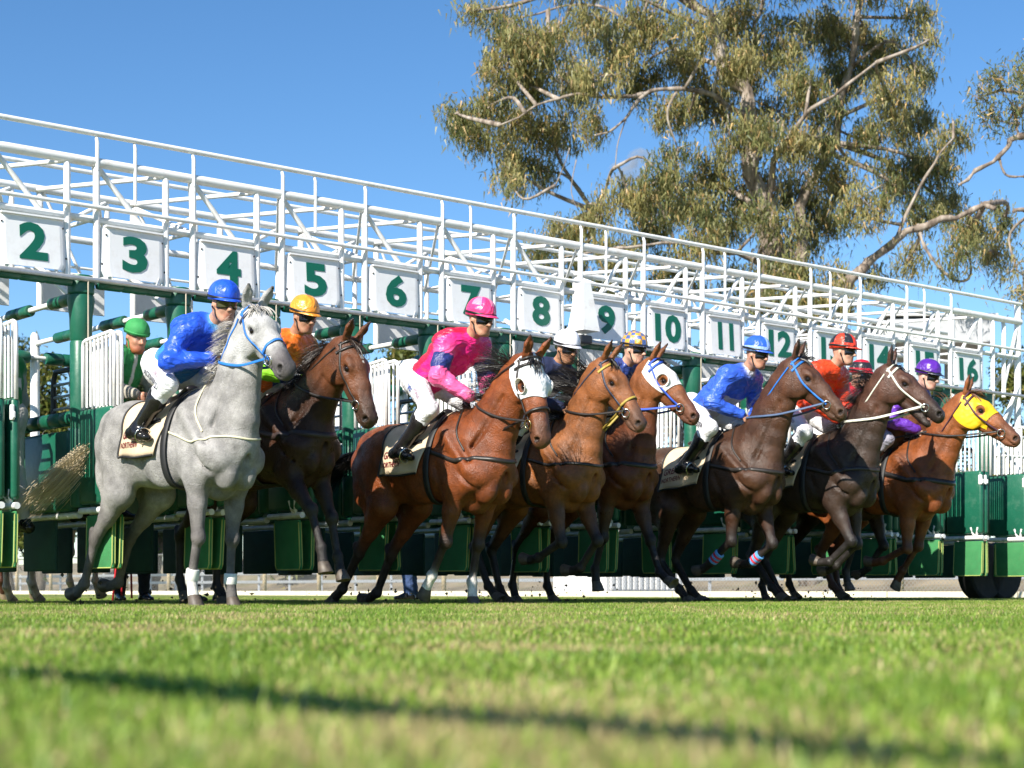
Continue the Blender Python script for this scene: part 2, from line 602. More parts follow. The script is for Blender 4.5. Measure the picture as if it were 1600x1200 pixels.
# ================================================================ horses
def coat_material(name, rough=0.36, dapple=0.0, spec=0.5, sweat=0.5):
    m, nt, b = new_mat(name)
    at_ = N(nt, 'ShaderNodeAttribute', attribute_name='col')
    tc = N(nt, 'ShaderNodeTexCoord')
    n1 = N(nt, 'ShaderNodeTexNoise'); n1.inputs['Scale'].default_value = 7; n1.inputs['Detail'].default_value = 6
    nt.links.new(tc.outputs['Object'], n1.inputs['Vector'])
    r1 = N(nt, 'ShaderNodeMapRange'); r1.inputs['From Min'].default_value = 0.3; r1.inputs['From Max'].default_value = 0.7
    r1.inputs['To Min'].default_value = 0.66; r1.inputs['To Max'].default_value = 1.34
    nt.links.new(n1.outputs['Fac'], r1.inputs['Value'])
    mul = N(nt, 'ShaderNodeVectorMath', operation='SCALE')
    nt.links.new(at_.outputs['Color'], mul.inputs[0]); nt.links.new(r1.outputs[0], mul.inputs['Scale'])
    col = mul.outputs[0]
    ns = N(nt, 'ShaderNodeTexNoise'); ns.inputs['Scale'].default_value = 34; ns.inputs['Detail'].default_value = 8; ns.inputs['Roughness'].default_value = .75
    nt.links.new(tc.outputs['Object'], ns.inputs['Vector'])
    rs = N(nt, 'ShaderNodeMapRange'); rs.inputs['From Min'].default_value = .35; rs.inputs['From Max'].default_value = .72
    rs.inputs['To Min'].default_value = (.80 if dapple == 0 else .9); rs.inputs['To Max'].default_value = (1.35 if dapple == 0 else 1.12)
    nt.links.new(ns.outputs['Fac'], rs.inputs['Value'])
    ms = N(nt, 'ShaderNodeVectorMath', operation='SCALE')
    nt.links.new(col, ms.inputs[0]); nt.links.new(rs.outputs[0], ms.inputs['Scale'])
    col = ms.outputs[0]
    if dapple > 0:
        vo = N(nt, 'ShaderNodeTexVoronoi'); vo.inputs['Scale'].default_value = 22; vo.feature = 'SMOOTH_F1'
        nd = N(nt, 'ShaderNodeTexNoise'); nd.inputs['Scale'].default_value = 5
        nt.links.new(tc.outputs['Object'], nd.inputs['Vector'])
        mixv = N(nt, 'ShaderNodeMix', data_type='VECTOR'); mixv.inputs['Factor'].default_value = 0.25
        nt.links.new(tc.outputs['Object'], mixv.inputs['A']); nt.links.new(nd.outputs['Color'], mixv.inputs['B'])
        nt.links.new(mixv.outputs['Result'], vo.inputs['Vector'])
        r2 = N(nt, 'ShaderNodeMapRange'); r2.inputs['From Min'].default_value = 0.1; r2.inputs['From Max'].default_value = 0.7
        r2.inputs['To Min'].default_value = 1.0 + dapple; r2.inputs['To Max'].default_value = 1.0 - dapple
        nt.links.new(vo.outputs['Distance'], r2.inputs['Value'])
        m2 = N(nt, 'ShaderNodeVectorMath', operation='SCALE')
        nt.links.new(col, m2.inputs[0]); nt.links.new(r2.outputs[0], m2.inputs['Scale'])
        # fine flecks of dark hair
        nf = N(nt, 'ShaderNodeTexNoise'); nf.inputs['Scale'].default_value = 110; nf.inputs['Detail'].default_value = 3
        nt.links.new(tc.outputs['Object'], nf.inputs['Vector'])
        r3 = N(nt, 'ShaderNodeMapRange'); r3.inputs['From Min'].default_value = 0.35; r3.inputs['From Max'].default_value = 0.6
        r3.inputs['To Min'].default_value = 0.88; r3.inputs['To Max'].default_value = 1.05
        nt.links.new(nf.outputs['Fac'], r3.inputs['Value'])
        m3 = N(nt, 'ShaderNodeVectorMath', operation='SCALE')
        nt.links.new(m2.outputs[0], m3.inputs[0]); nt.links.new(r3.outputs[0], m3.inputs['Scale'])
        col = m3.outputs[0]
    nt.links.new(col, b.inputs['Base Color'])
    n4 = N(nt, 'ShaderNodeTexNoise'); n4.inputs['Scale'].default_value = 11; n4.inputs['Detail'].default_value = 7; n4.inputs['Roughness'].default_value = 0.65
    nt.links.new(tc.outputs['Object'], n4.inputs['Vector'])
    r4 = N(nt, 'ShaderNodeMapRange'); r4.inputs['From Min'].default_value = 0.35; r4.inputs['From Max'].default_value = 0.65
    r4.inputs['To Min'].default_value = rough * (1 - 0.42 * sweat); r4.inputs['To Max'].default_value = rough * (1 + 0.45 * sweat)
    nt.links.new(n4.outputs['Fac'], r4.inputs['Value'])
    nt.links.new(r4.outputs[0], b.inputs['Roughness'])
    b.inputs['Specular IOR Level'].default_value = spec
    mp = N(nt, 'ShaderNodeMapping'); mp.inputs['Scale'].default_value = (60, 160, 60)
    nt.links.new(tc.outputs['Object'], mp.inputs['Vector'])
    n5 = N(nt, 'ShaderNodeTexNoise'); n5.inputs['Scale'].default_value = 1.6; n5.inputs['Detail'].default_value = 3
    nt.links.new(mp.outputs[0], n5.inputs['Vector'])
    n6 = N(nt, 'ShaderNodeTexNoise'); n6.inputs['Scale'].default_value = 16; n6.inputs['Detail'].default_value = 4
    nt.links.new(tc.outputs['Object'], n6.inputs['Vector'])
    b1 = N(nt, 'ShaderNodeBump'); b1.inputs['Strength'].default_value = 0.8; b1.inputs['Distance'].default_value = 0.007
    nt.links.new(n5.outputs['Fac'], b1.inputs['Height'])
    b2 = N(nt, 'ShaderNodeBump'); b2.inputs['Strength'].default_value = 0.22; b2.inputs['Distance'].default_value = 0.016
    nt.links.new(n6.outputs['Fac'], b2.inputs['Height']); nt.links.new(b1.outputs[0], b2.inputs['Normal'])
    # raised veins and skin creases
    ve = N(nt, 'ShaderNodeTexVoronoi'); ve.feature = 'DISTANCE_TO_EDGE'; ve.inputs['Scale'].default_value = 6.5
    nv = N(nt, 'ShaderNodeTexNoise'); nv.inputs['Scale'].default_value = 4; nv.inputs['Detail'].default_value = 4
    nt.links.new(tc.outputs['Object'], nv.inputs['Vector'])
    mv = N(nt, 'ShaderNodeMix', data_type='VECTOR'); mv.inputs['Factor'].default_value = .3
    nt.links.new(tc.outputs['Object'], mv.inputs['A']); nt.links.new(nv.outputs['Color'], mv.inputs['B'])
    nt.links.new(mv.outputs['Result'], ve.inputs['Vector'])
    rv = N(nt, 'ShaderNodeMapRange'); rv.inputs['From Min'].default_value = 0; rv.inputs['From Max'].default_value = .045
    rv.inputs['To Min'].default_value = 1; rv.inputs['To Max'].default_value = 0
    nt.links.new(ve.outputs['Distance'], rv.inputs['Value'])
    b3 = N(nt, 'ShaderNodeBump'); b3.inputs['Strength'].default_value = .22; b3.inputs['Distance'].default_value = .006
    nt.links.new(rv.outputs[0], b3.inputs['Height']); nt.links.new(b2.outputs[0], b3.inputs['Normal'])
    # a gloss that breaks up along the hair
    mpr = N(nt, 'ShaderNodeMapping'); mpr.inputs['Scale'].default_value = (40, 90, 40)
    nt.links.new(tc.outputs['Object'], mpr.inputs['Vector'])
    nr = N(nt, 'ShaderNodeTexNoise'); nr.inputs['Scale'].default_value = 1.0; nr.inputs['Detail'].default_value = 5
    nt.links.new(mpr.outputs[0], nr.inputs['Vector'])
    rr2 = N(nt, 'ShaderNodeMapRange'); rr2.inputs['To Min'].default_value = .62; rr2.inputs['To Max'].default_value = 1.45
    nt.links.new(nr.outputs['Fac'], rr2.inputs['Value'])
    mr = N(nt, 'ShaderNodeMath', operation='MULTIPLY')
    nt.links.new(r4.outputs[0], mr.inputs[0]); nt.links.new(rr2.outputs[0], mr.inputs[1])
    nt.links.new(mr.outputs[0], b.inputs['Roughness'])
    nt.links.new(b3.outputs[0], b.inputs['Normal'])
    return m

def hair_material(name, c0, c1, rough=0.45):
    m, nt, b = new_mat(name)
    tc = N(nt, 'ShaderNodeTexCoord')
    nz = N(nt, 'ShaderNodeTexNoise'); nz.inputs['Scale'].default_value = 40; nz.inputs['Detail'].default_value = 3
    nt.links.new(tc.outputs['Object'], nz.inputs['Vector'])
    mx = N(nt, 'ShaderNodeMix', data_type='RGBA')
    mx.inputs['A'].default_value = (*c0, 1); mx.inputs['B'].default_value = (*c1, 1)
    nt.links.new(nz.outputs['Fac'], mx.inputs['Factor'])
    nt.links.new(mx.outputs['Result'], b.inputs['Base Color'])
    b.inputs['Roughness'].default_value = rough
    return m

COATS = dict(
    grey=dict(body=(0.265, 0.255, 0.245), leg=(0.19, 0.178, 0.17), low=(0.11, 0.10, 0.095), muz=(0.10, 0.09, 0.09), head=(0.40, 0.395, 0.385), belly=(0.38, 0.37, 0.35)),
    dark=dict(body=(0.036, 0.015, 0.008), leg=(0.026, 0.013, 0.009), low=(0.020, 0.017, 0.016), muz=(0.055, 0.03, 0.02), head=(0.105, 0.036, 0.014), belly=(0.06, 0.026, 0.012)),
    bay=dict(body=(0.150, 0.038, 0.0095), leg=(0.145, 0.037, 0.010), low=(0.030, 0.018, 0.014), muz=(0.10, 0.04, 0.02), head=(0.185, 0.050, 0.014), belly=(0.16, 0.048, 0.014)),
    lightbay=dict(body=(0.180, 0.062, 0.017), leg=(0.10, 0.038, 0.016), low=(0.016, 0.013, 0.012), muz=(0.09, 0.045, 0.028), head=(0.205, 0.072, 0.022), belly=(0.20, 0.075, 0.024)),
    redbay=dict(body=(0.105, 0.030, 0.010), leg=(0.06, 0.026, 0.014), low=(0.015, 0.012, 0.011), muz=(0.12, 0.05, 0.03), head=(0.20, 0.07, 0.024), belly=(0.14, 0.05, 0.02)),
    brown=dict(body=(0.052, 0.023, 0.012), leg=(0.046, 0.019, 0.010), low=(0.022, 0.016, 0.014), muz=(0.10, 0.05, 0.03), head=(0.075, 0.031, 0.016), belly=(0.07, 0.034, 0.018)),
    black=dict(body=(0.034, 0.020, 0.014), leg=(0.036, 0.020, 0.013), low=(0.018, 0.015, 0.014), muz=(0.035, 0.024, 0.02), head=(0.075, 0.034, 0.022), belly=(0.06, 0.035, 0.025)),
    chestnut=dict(body=(0.175, 0.048, 0.011), leg=(0.19, 0.06, 0.018), low=(0.075, 0.028, 0.014), muz=(0.16, 0.065, 0.035), head=(0.225, 0.072, 0.022), belly=(0.2, 0.07, 0.02)),
    cream=dict(body=(0.62, 0.45, 0.28), leg=(0.62, 0.46, 0.3), low=(0.55, 0.42, 0.3), muz=(0.4, 0.3, 0.22), head=(0.62, 0.45, 0.28), belly=(0.65, 0.5, 0.32)),
)

def dirv(a, lat=0.0):
    a = R(a)
    return V3(math.sin(a), lat, -math.cos(a))

class HorseRig: pass

def build_horse(name, coat, fore, hind, poll, head, pitch=0.0, ear=0.0, socks=(), h=0.0134, neck_yaw=0.0, mouth=0.0, star=None, drop=0.0):
    """fore/hind: [right leg, left leg]; each leg = list of segment angles (deg, + = lower end forward).
    poll = (dx, dz) from withers; head = (pitch down, yaw left) in degrees."""
    c = COATS[coat]
    rig = HorseRig()
    F = Field(h); F.defcol = c['body']; F.defk = 0.05
    cp, sp = math.cos(R(pitch)), math.sin(R(pitch))
    def B(x, y, z):
        dx, dz = x + 0.3, z - 1.2
        return V3(-0.3 + dx * cp - dz * sp, y, 1.2 + dx * sp + dz * cp)
    rig.B = B
    upb = V3(-sp, 0, cp)
    # trunk
    st = [(-0.80, 1.24, .13, .17), (-0.66, 1.285, .225, .255), (-0.46, 1.285, .265, .285), (-0.20, 1.245, .265, .275), (0.06, 1.215, .275, .30),
          (0.28, 1.225, .25, .345), (0.48, 1.215, .215, .325), (0.64, 1.15, .165, .225)]
    F.chain([B(x, 0, z) for x, z, _, _ in st], [(w, hh) for _, _, w, hh in st], up=upb, k=0.05)
    F.seg(B(0.10, 0, 1.475), B(0.42, 0, 1.545), .05, .055, k=.12)                          # withers
    F.seg(B(0.42, 0, 1.545), B(0.60, 0, 1.56), .05, .05, k=.12)
    for s in (-1, 1):
        F.ell(B(-0.50, s * .105, 1.42), (.26, .13, .13), k=.10)                               # croup
        F.ell(B(-0.40, s * .20, 1.43), (.055, .035, .045), k=.06)                             # point of hip
        F.seg(B(-0.80, s * .095, 1.32), B(-0.74, s * .125, 1.02), (.085, .11), (.075, .10), up=(1, 0, 0), k=.06)   # buttock
        F.seg(B(0.34, s * .145, 1.43), B(0.60, s * .155, 1.12), (.07, .11), (.07, .11), up=(0, s, 0.0), k=.06)   # shoulder blade muscles
        F.ell(B(0.655, s * .125, 1.085), (.085, .075, .10), k=.04)                            # point of shoulder
        F.ell(B(0.635, s * .075, .985), (.105, .072, .12), k=.022)                            # pectoral
        F.ell(B(0.36, s * .185, 1.12), (.17, .075, .165), k=.035)                             # triceps
        F.ell(B(0.08, s * .17, 1.10), (.24, .11, .20), k=.08)
    F.ell(B(-0.25, 0, 1.06), (.30, .17, .12), k=.10, col=c['belly'])
    F.seg(B(0.62, 0, 1.06), B(0.45, 0, .92), .10, .12, k=.06)
    # ---- forelegs
    hoofs = []
    lowsock = {}
    for i, s in ((0, -1), (1, 1)):
        a = fore[i]
        hu, fa, ca, pa = a[:4]
        lat = a[4] if len(a) > 4 else 0.0
        S = B(.60, s * .165, 1.10)
        E = S + .235 * dirv(hu); E[1] = s * .165
        K = E + .415 * nrm(dirv(fa, s * lat)); Ft = K + .305 * nrm(dirv(ca, s * lat)); C = Ft + .115 * dirv(pa)
        body, leg, low = c['body'], c['leg'], c['low']
        F.seg(S, E, (.085, .12), (.085, .12), up=(0, 0, 1), k=.05)
        fx = nrm(np.cross(V3(0, 1, 0), K - E))                                             # forward normal of forearm
        if fx[0] < 0: fx = -fx
        F.seg(E + (0, 0, .03), E + (K - E) * .45, (.078, .105), (.058, .074), up=(1, 0, 0), k=.05, col=body, col2=leg)
        F.seg(E + (K - E) * .12 + fx * .035, E + (K - E) * .62 + fx * .012, (.048, .05), (.036, .035), up=(1, 0, 0), k=.03, col=leg)
        F.seg(E + (K - E) * .42, K, (.057, .070), (.042, .044), up=(1, 0, 0), k=.03, col=leg, col2=low)
        kx = nrm(np.cross(V3(0, 1, 0), Ft - K)); kx = kx if kx @ fx > 0 else -kx
        F.ell(K + fx * .010 + kx * .006, (.047, .046, .058), k=.025, col=low)
        F.ell(K - kx * .030, (.024, .03, .034), k=.02, col=low)                               # accessory carpal
        F.seg(K, Ft, (.031, .034), (.027, .030), up=(1, 0, 0), k=.02, col=low)
        F.seg(K - kx * .026 + (Ft - K) * .12, Ft - kx * .018, (.017, .018), (.018, .020), up=(1, 0, 0), k=.012, col=low)   # tendon
        sc = (0.75, 0.72, 0.66) if (0, i) in socks else low
        F.ell(Ft, (.040, .037, .040), k=.02, col=sc)
        F.ell(Ft - kx * .028, (.022, .028, .026), k=.02, col=sc)
        F.seg(Ft, C, (.034, .035), (.040, .043), up=(1, 0, 0), k=.02, col=sc)
        hoofs.append((C, nrm(C - Ft), s, (0, i)))
        lowsock[(0, i)] = (K, Ft, C)
    # ---- hind legs
    for i, s in ((0, -1), (1, 1)):
        a = hind[i]
        th, ga, ca, pa = a[:4]
        lat = a[4] if len(a) > 4 else 0.0
        H = B(-.56, s * .14, 1.24)
        T = H + .34 * dirv(th); T[1] = s * .17
        K = T + .49 * nrm(dirv(ga, -s * .05 + s * lat)); Ft = K + .365 * nrm(dirv(ca, s * lat)); C = Ft + .12 * dirv(pa)
        body, leg, low = c['body'], c['leg'], c['low']
        F.seg(H, T, (.12, .20), (.10, .135), up=(1, 0, 0), k=.08)
        bx = nrm(np.cross(V3(0, 1, 0), K - T)); bx = bx if bx[0] > 0 else -bx              # forward normal of gaskin
        F.ell(T + bx * .0 + (0, 0, .02), (.095, .075, .10), k=.05)                            # stifle
        F.seg(B(-.76, s * .125, 1.10), T + (K - T) * .35 - bx * .05, (.07, .085), (.045, .05), up=(1, 0, 0), k=.06)   # hamstring
        F.seg(T, T + (K - T) * .55, (.085, .115), (.055, .068), up=(1, 0, 0), k=.05, col=body, col2=leg)
        F.seg(T + (K - T) * .5, K, (.052, .064), (.038, .046), up=(1, 0, 0), k=.03, col=leg, col2=low)
        kx = nrm(np.cross(V3(0, 1, 0), Ft - K)); kx = kx if kx @ bx > -0.2 else -kx
        F.seg(T + (K - T) * .55 - bx * .055, K - bx * .055 + (0, 0, .0), (.016, .018), (.018, .02), up=(1, 0, 0), k=.02, col=leg, col2=low)   # achilles
        F.ell(K, (.046, .042, .058), k=.025, col=low)
        F.ell(K - bx * .045 - kx * .012 + (0, 0, .02), (.03, .026, .04), k=.025, col=low)     # point of hock
        F.seg(K, Ft, (.034, .040), (.029, .031), up=(1, 0, 0), k=.022, col=low)
        F.seg(K - kx * .03 + (Ft - K) * .1, Ft - kx * .02, (.018, .02), (.018, .02), up=(1, 0, 0), k=.012, col=low)
        sc = (0.75, 0.72, 0.66) if (1, i) in socks else low
        F.ell(Ft, (.041, .038, .041), k=.02, col=sc)
        F.ell(Ft - kx * .028, (.022, .028, .026), k=.02, col=sc)
        F.seg(Ft, C, (.034, .035), (.040, .043), up=(1, 0, 0), k=.02, col=sc)
        hoofs.append((C, nrm(C - Ft), s, (1, i)))
        lowsock[(1, i)] = (K, Ft, C)
    rig.legs = lowsock
    # ---- neck and head
    W = B(.40, 0, 1.59)
    P = W + V3(poll[0] * math.cos(R(neck_yaw)), poll[0] * math.sin(R(neck_yaw)), poll[1])
    hp, hyw = R(head[0]), R(head[1])
    hx = V3(math.cos(hp) * math.cos(hyw), math.cos(hp) * math.sin(hyw), -math.sin(hp))
    hy = nrm(np.cross(V3(0, 0, 1), hx)); hz = np.cross(hx, hy)
    hs = 1.13
    def HP(x, y, z): return P + (hx * x + hy * y + hz * z) * hs
    HM = np.stack([hx, hy, hz], 1)
    rig.HP, rig.HM, rig.P, rig.W, rig.hs = HP, HM, P, W, hs
    b0 = B(.46, 0, 1.28); b1 = B(.60, 0, 1.37)
    end = HP(.055, 0, -.085)
    midn = (b1 + end) / 2 + nrm(np.cross(V3(0, 1, 0), end - b1)) * -.02
    nk = bez([b0, b1, midn, end], 9)
    # section radii (lateral, sagittal)
    rr = [(.190, .29), (.180, .285), (.162, .268), (.140, .240), (.122, .212), (.110, .190), (.102, .170), (.096, .154), (.092, .142)]
    upn = nrm(np.cross(end - b1, V3(0, 1, 0)))
    F.chain(nk, rr, up=upn if upn[2] > 0 else -upn, k=.05, cols=[c['body']] * 6 + [c['head']] * 3)
    rig.nk, rig.nrr = nk, rr
    # crest and windpipe / jugular relief
    upv = upn if upn[2] > 0 else -upn
    cr = [nk[i] + upv * (rr[i][1] - .025) for i in range(1, 9)]
    for i in range(len(cr) - 1):
        F.seg(cr[i], cr[i + 1], .032, .03, k=.06)
    rig.crest = [nk[i] + upv * (rr[i][1] + .01) for i in range(1, 9)]
    th_ = [nk[i] - upv * (rr[i][1] - .06) for i in range(1, 9)]
    for i in range(len(th_) - 1):
        F.seg(th_[i], th_[i + 1], (.05, .055), (.045, .05), k=.03)
    for s in (-1, 1):
        F.seg(nk[1] + V3(0, s * .11, 0) - upv * .12, nk[6] + hy * s * .05 - upv * .03, (.05, .055), (.035, .04), k=.022)   # brachiocephalic
        F.seg(nk[1] + V3(0, s * .10, 0) + upv * .10, nk[6] + hy * s * .045 + upv * .05, (.055, .07), (.04, .05), k=.03)
    hc = c['head']; mz = c['muz']
    for s in (-1, 1):
        F.seg(B(.44, s * .235, 1.42), B(.60, s * .215, 1.18), .018, .014, k=.05, sub=True)        # neck / shoulder groove
        F.seg(B(.28, s * .285, 1.18), B(.34, s * .275, .98), .014, .012, k=.04, sub=True)         # behind the elbow
        F.seg(B(-.36, s * .285, 1.30), B(-.33, s * .28, 1.08), .03, .02, k=.07, sub=True)         # flank
        F.seg(nk[2] + hy * s * .165 - upv * .07, nk[6] + hy * s * .105 - upv * .055, .016, .012, k=.04, sub=True)   # jugular groove
        F.seg(B(.52, s * .25, 1.10), B(.62, s * .20, .98), .010, .010, k=.03, sub=True)
    F.seg(B(.76, 0, 1.10), B(.74, 0, .90), .020, .018, k=.035, sub=True)
    F.defcol = hc
    def _sc(r): return r * hs if np.isscalar(r) else tuple(x * hs for x in r)
    def hseg(a_, b_, ra, rb=None, **kw): return F.seg(a_, b_, _sc(ra), _sc(ra if rb is None else rb), **kw)
    def hell(c_, r, **kw): return F.ell(c_, _sc(r), **kw)
    hseg(HP(.02, 0, -.045), HP(.20, 0, -.055), (.070, .080), (.094, .100), up=hz, k=.04)
    hseg(HP(.20, 0, -.055), HP(.34, 0, -.062), (.090, .098), (.062, .080), up=hz, k=.03)
    hseg(HP(.34, 0, -.062), HP(.48, 0, -.076), (.062, .080), (.050, .063), up=hz, k=.03, col=hc, col2=mz)
    hseg(HP(.48, 0, -.076), HP(.550, 0, -.086), (.050, .063), (.056, .060), up=hz, k=.03, col=mz)
    hell(HP(.585, 0, -.098), (.036, .047, .046), M=HM, k=.03, col=mz)
    mo = mouth
    def JP(x, y, z):   # lower jaw hinged near the cheek
        ang = R(mo); dx, dz = x - .12, z + .12
        return HP(.12 + dx * math.cos(ang) + dz * math.sin(ang) * 0 + dz * 0, y, -.12 + dz - dx * math.sin(ang))
    hseg(JP(.20, 0, -.150), JP(.47, 0, -.135), (.045, .045), (.030, .028), up=hz, k=.03, col=hc, col2=mz)
    hell(JP(.525, 0, -.140), (.045, .034, .028), M=HM, k=.025, col=mz)
    for s in (-1, 1):
        hell(HP(.150, s * .060, -.132), (.120, .038, .112), M=HM, k=.025)                    # cheek
        hell(HP(.185, s * .082, -.012), (.060, .024, .030), M=HM, k=.025)                    # brow
        hseg(HP(.255, s * .080, -.070), HP(.375, s * .058, -.080), .018, .013, k=.022)      # facial crest
        hell(HP(.215, s * .098, -.040), (.030, .016, .020), M=HM, k=.016, sub=True)          # eye socket
        hell(HP(.560, s * .038, -.070), (.040, .024, .038), M=HM, k=.016, col=mz)             # nostril rim
        hell(HP(.572, s * .055, -.068), (.017, .024, .024), M=HM, k=.006, sub=True)
        hseg(HP(.40, s * .045, -.045), HP(.53, s * .040, -.058), .020, .018, k=.025, col=hc, col2=mz)
        # ears
        ea = R(ear + max(head[0] - 18, 0) * .75)
        e0 = HP(.005, s * .052, .020)
        ed = HM @ nrm(V3(.10 * math.cos(ea) - math.sin(ea) * .9, s * .22, .95 * math.cos(ea) + .1))
        e1 = e0 + hs * ed * .085; e2 = e0 + hs * ed * .148
        sidev = nrm(np.cross(ed, hx)); 
        hseg(e0, e1, (.030, .024), (.034, .022), up=hx, k=.015, col=hc)
        hseg(e1, e2, (.034, .020), (.009, .009), up=hx, k=.01, col=hc, col2=tuple(0.5 * np.array(c['low'])))
        hseg(e0 + hs * ed * .035 + hx * .026 + hy * s * .008, e0 + hs * ed * .135 + hx * .016 + hy * s * .004, (.018, .014), (.010, .008), up=hx, k=.008, sub=True)
    # mouth line
    if mo < 3:
        hseg(HP(.46, .05, -.118), HP(.62, .03, -.122), .007, .007, k=.008, sub=True)
        hseg(HP(.46, -.05, -.118), HP(.62, -.03, -.122), .007, .007, k=.008, sub=True)
    F.solve()
    V, Fc = F.mesh()
    col = F.colors(V, 0.016)
    # coat mottling and markings; nostril and eye hollows darkened in the colour
    loc = (V - P) @ HM / hs
    if coat == 'grey':
        dk = np.clip(1 - np.abs(loc[:, 0] - .57) / .10, 0, 1)
    rel = V
    nz = wob(V, 9.0, 1.3) * .12 + wob(V, 23.0, .4) * .08
    col = col * (1 + nz[:, None])
    for s in (-1, 1):
        q = V3(.576, s * .052, -.068)
        e = (((loc - q) / V3(.019, .024, .024)) ** 2).sum(1)
        col[e < 1.1] *= .18  # shade inside the nostril painted into the vertex colour
        q = V3(.215, s * .085, -.040)
        e = (((loc - q) / V3(.034, .03, .024)) ** 2).sum(1)
        col[e < 1.0] *= .3
    if star:
        inside = np.zeros(len(V))
        for (sx, sy, rx, ry) in star:
            d = ((loc[:, 0] - sx) / rx) ** 2 + ((loc[:, 1] - sy) / ry) ** 2
            inside = np.maximum(inside, ((d < 1) & (loc[:, 2] > -.04) & (loc[:, 0] < .56)).astype(float))
        col = col * (1 - inside[:, None]) + np.array([.72, .68, .62]) * inside[:, None]
    # skin folds and muscle fibres: shallow relief on trunk, shoulders and neck
    nn = vnormals(V, Fc)
    wgt = np.clip((V[:, 2] - .80) / .15, 0, 1) * np.clip((.62 - np.abs(loc[:, 0])) * 0 + 1, 0, 1)
    wgt = wgt * np.clip((np.linalg.norm(V - HP(.25, 0, -.06), axis=1) - .30) / .1, 0, 1)
    fold = wob(V * V3(1, .6, .35), 24, 2.2 + len(name) + poll[0] * 10) * .0016 + wob(V * V3(.5, .6, 1.0), 17, poll[1] * 9) * .0015
    ribs = np.sin(V[:, 0] * 95 + V[:, 2] * 14) * .0016 * np.clip(1 - np.abs(V[:, 0] + .08) / .26, 0, 1) * np.clip(1 - np.abs(V[:, 2] - 1.16) / .22, 0, 1)
    V = V + nn * ((fold * wgt) + ribs)[:, None]
    # settle the lowest hoof onto the ground
    low = min((C + d * .085)[2] for C, d, s, _ in hoofs)
    rig.dz = -low - 0.012 - drop
    rig.F, rig.V, rig.Fc, rig.col = F, V, Fc, col
    rig.hoofs = hoofs; rig.c = c; rig.coat = coat
    return rig

def hoof_np(C, d, h=.085):
    """Hoof capsule: axis d (pastern direction), at coronet C; flat sole tilted to the leg."""
    x = V3(1, 0, 0) - d * d[0]
    if np.linalg.norm(x) < .2: x = V3(0, 0, 1) - d * d[2]
    # toe points along the forward side of the pastern
    f = nrm(np.cross(np.cross(d, V3(0, 1, 0)), d)) if False else nrm(np.cross(V3(0, 1, 0), d))
    if f[0] < 0 and f[2] < 0: f = -f
    f = -f if (f @ V3(1, 0, .6)) < 0 else f
    y = np.cross(d, f)
    n = 18
    rings = [(-.012, .036, .036, 0), (.004, .0455, .044, .002), (.03, .052, .049, .008), (h - .004, .064, .058, .018), (h, .063, .057, .018), (h - .003, .050, .045, .016), (h - .016, .040, .036, .012)]
    V = []
    for (t, rx, ry, sh) in rings:
        for j in range(n):
            a = 2 * math.pi * j / n
            px = math.cos(a) * rx; 
            if math.cos(a) < -.3: px *= .82
            V.append(C + d * t + f * (px + sh) + y * math.sin(a) * ry)
    Fq = []
    for i in range(len(rings) - 1):
        for j in range(n):
            k = (j + 1) % n
            Fq.append((i * n + j, i * n + k, (i + 1) * n + k, (i + 1) * n + j))
    m = len(V)
    V.append(C + d * (h - .016) + f * .012)
    i = len(rings) - 1
    tri = [(i * n + j, i * n + (j + 1) % n, m, m) for j in range(n)]
    return np.array(V), np.array(Fq), [(i * n + j, i * n + (j + 1) % n, m) for j in range(n)]

